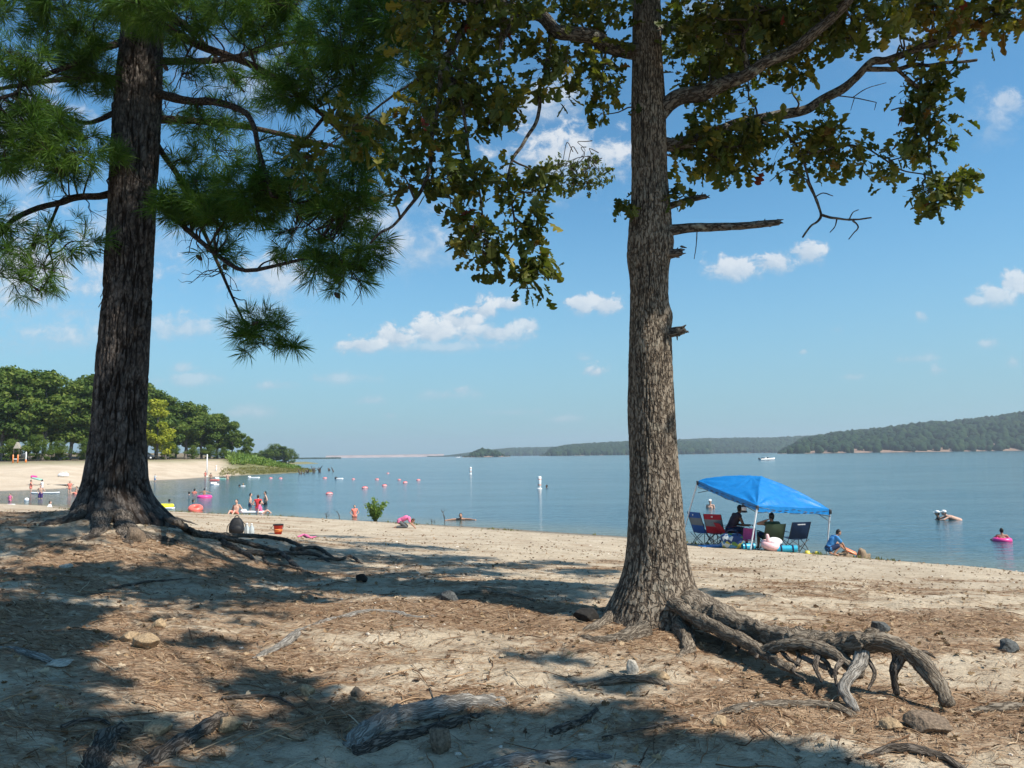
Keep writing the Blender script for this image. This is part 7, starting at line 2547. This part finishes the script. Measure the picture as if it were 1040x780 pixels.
M['wet_sand'] = flat_mat('damp_sand', (0.26, 0.19, 0.125), 0.95, 0.25, 40, bump=0.6)
sandcastle(858, 568, 21.5, 0, 0, 1, 'wide low sand castle under the hands of the boy', [(-.12, .09, .11), (.03, .10, .16), (.16, .08, .10)])
sandcastle(876, 568, 21.5, 0, 0, 5, 'taller rounded sand castle right of the boy', [(0, .12, .24), (.14, .09, .12), (-.12, .08, .09)])
p = on_ground(864, 565, 21.5)
o = empty('sand_toy', p + [0, 0, .16], 'orange plastic scoop tray leaning among the sand castles', 'sand toy', None, -.2, 1, (.35, .45))
v, f = box((0, 0, 0), (.34, .15, .05), bev=.02)
Geo().add(v, f).obj('tray', M['orange_vinyl'], o)
Geo().add(*tube([(-.16, 0, .02), (-.24, 0, .03), (-.27, 0, .03)], .018, 8, 3)).obj('handle', M['orange_vinyl'], o)
for k, (px, py, lab) in enumerate([(820, 562.5, 'yellow sand mould nearest the canopy, left of two'), (830, 565, 'yellow sand mould by the boy, right of two')]):
    p = on_ground(px, py, 21.7)
    o = empty('sand_mould', p, lab, 'sand toy', 'yellow sand moulds', k)
    Geo().add(*lathe([(.001, .07), (.05, .07), (.07, .0), (.078, .0), (.075, .02), (.055, .085), (.001, .085)], 14)).obj('cup', M['yellow_plastic'], o)
    Geo().add(*box((.09, 0, .012), (.04, .05, .012))).obj('tab', M['yellow_plastic'], o)

# ---- backpack, bottles, bucket behind the pine roots
p = on_ground(240, 543.5)
bp2 = empty('backpack', p, 'black backpack lying on the shaded sand right of the pine', 'backpack', None, .3, .78)
M['nylon'] = flat_mat('black_nylon', (0.012, 0.013, 0.016), 0.6, 0.3, 40, bump=.3)
g = Geo()
v, f = ball((0, 0, 0), 1, 24, 18)
v = np.sign(v) * np.abs(v) ** 0.6 * [.19, .13, .22]
v = v + [0, 0, .22]
v[:, :2] *= 1 - .28 * np.maximum(0, v[:, 2:3] - .2) / .22
v[:, 1] += .10 * v[:, 2]
Geo().add(v, f).obj('sack', M['nylon'], bp2)
v, f = ball((.01, -.10, .14), (.15, .07, .12), 16, 10)
Geo().add(v, f).obj('front_pocket', M['nylon'], bp2)
Geo().add(*tube([(-.05, .05, .42), (-.03, .05, .48), (.04, .05, .48), (.06, .05, .42)], .012, 6, 5)).obj('handle', M['nylon'], bp2)
for s_ in (-1, 1):
    Geo().add(*tube([(s_ * .10, .12, .36), (s_ * .22, .16, .22), (s_ * .24, .06, .03), (s_ * .30, -.05, .015)], .018, 6, 5, flat=.4)).obj('strap', M['nylon'], bp2)
M['bottle'] = flat_mat('clear_plastic', (0.45, 0.48, 0.48), 0.15, 0.1, 20, 0.6)
for k, (px, py, lab) in enumerate([(250.5, 543.5, 'pale plastic bottle touching the backpack'), (255.5, 543.8, 'pale plastic bottle, second away from the backpack')]):
    p = on_ground(px, py)
    o = empty('bottle', p, lab, 'bottle', 'bottles beside the backpack')
    Geo().add(*lathe([(.001, 0), (.05, 0), (.052, .02), (.052, .15), (.02, .20), (.018, .22), (.001, .22)], 16)).obj('body', M['bottle'], o)
    Geo().add(*lathe([(.001, .245), (.02, .245), (.021, .218), (.001, .218)], 12)).obj('cap', M['white_vinyl'], o)
p = on_ground(282.5, 542.5)
M['bucket_red'] = flat_mat('red_plastic', (0.50, 0.035, 0.02), 0.5, 0.1, 20)
M['bucket_orange'] = flat_mat('orange_plastic', (0.72, 0.20, 0.05), 0.5, 0.1, 20)
o = empty('bucket', p, 'red tub with an orange label standing on the shaded sand', 'bucket')
Geo().add(*lathe([(.001, .0), (.10, .0), (.135, .25), (.142, .26), (.142, .275), (.125, .27), (.095, .02), (.001, .02)], 24)).obj('tub', M['bucket_red'], o)
Geo().add(*lathe([(.111, .06), (.114, .06), (.127, .155), (.124, .155)], 24)).obj('paper_band', M['bucket_orange'], o)
Geo().add(*lathe([(.142, .255), (.15, .258), (.15, .285), (.12, .29), (.12, .275)], 24)).obj('rim', M['nylon'], o)
Geo().add(*tube([(-.145, 0, .26), (-.16, -.10, .17), (0, -.20, .12), (.16, -.10, .17), (.145, 0, .26)], .006, 6, 6)).obj('handle', M['nylon'], o)
# a pink strap of cloth on the sand
p = ground_line([(303, 546), (309, 544), (315, 547), (321, 545.5)], [.02, .03, .02, .02])
tag(Geo().add(*tube(p, [.03, .05, .05, .02], 8, 8, .4, 3, .5)).obj('towel', CLOTH['pink']), 'crumpled pink cloth on the shaded sand right of the red tub', 'cloth')
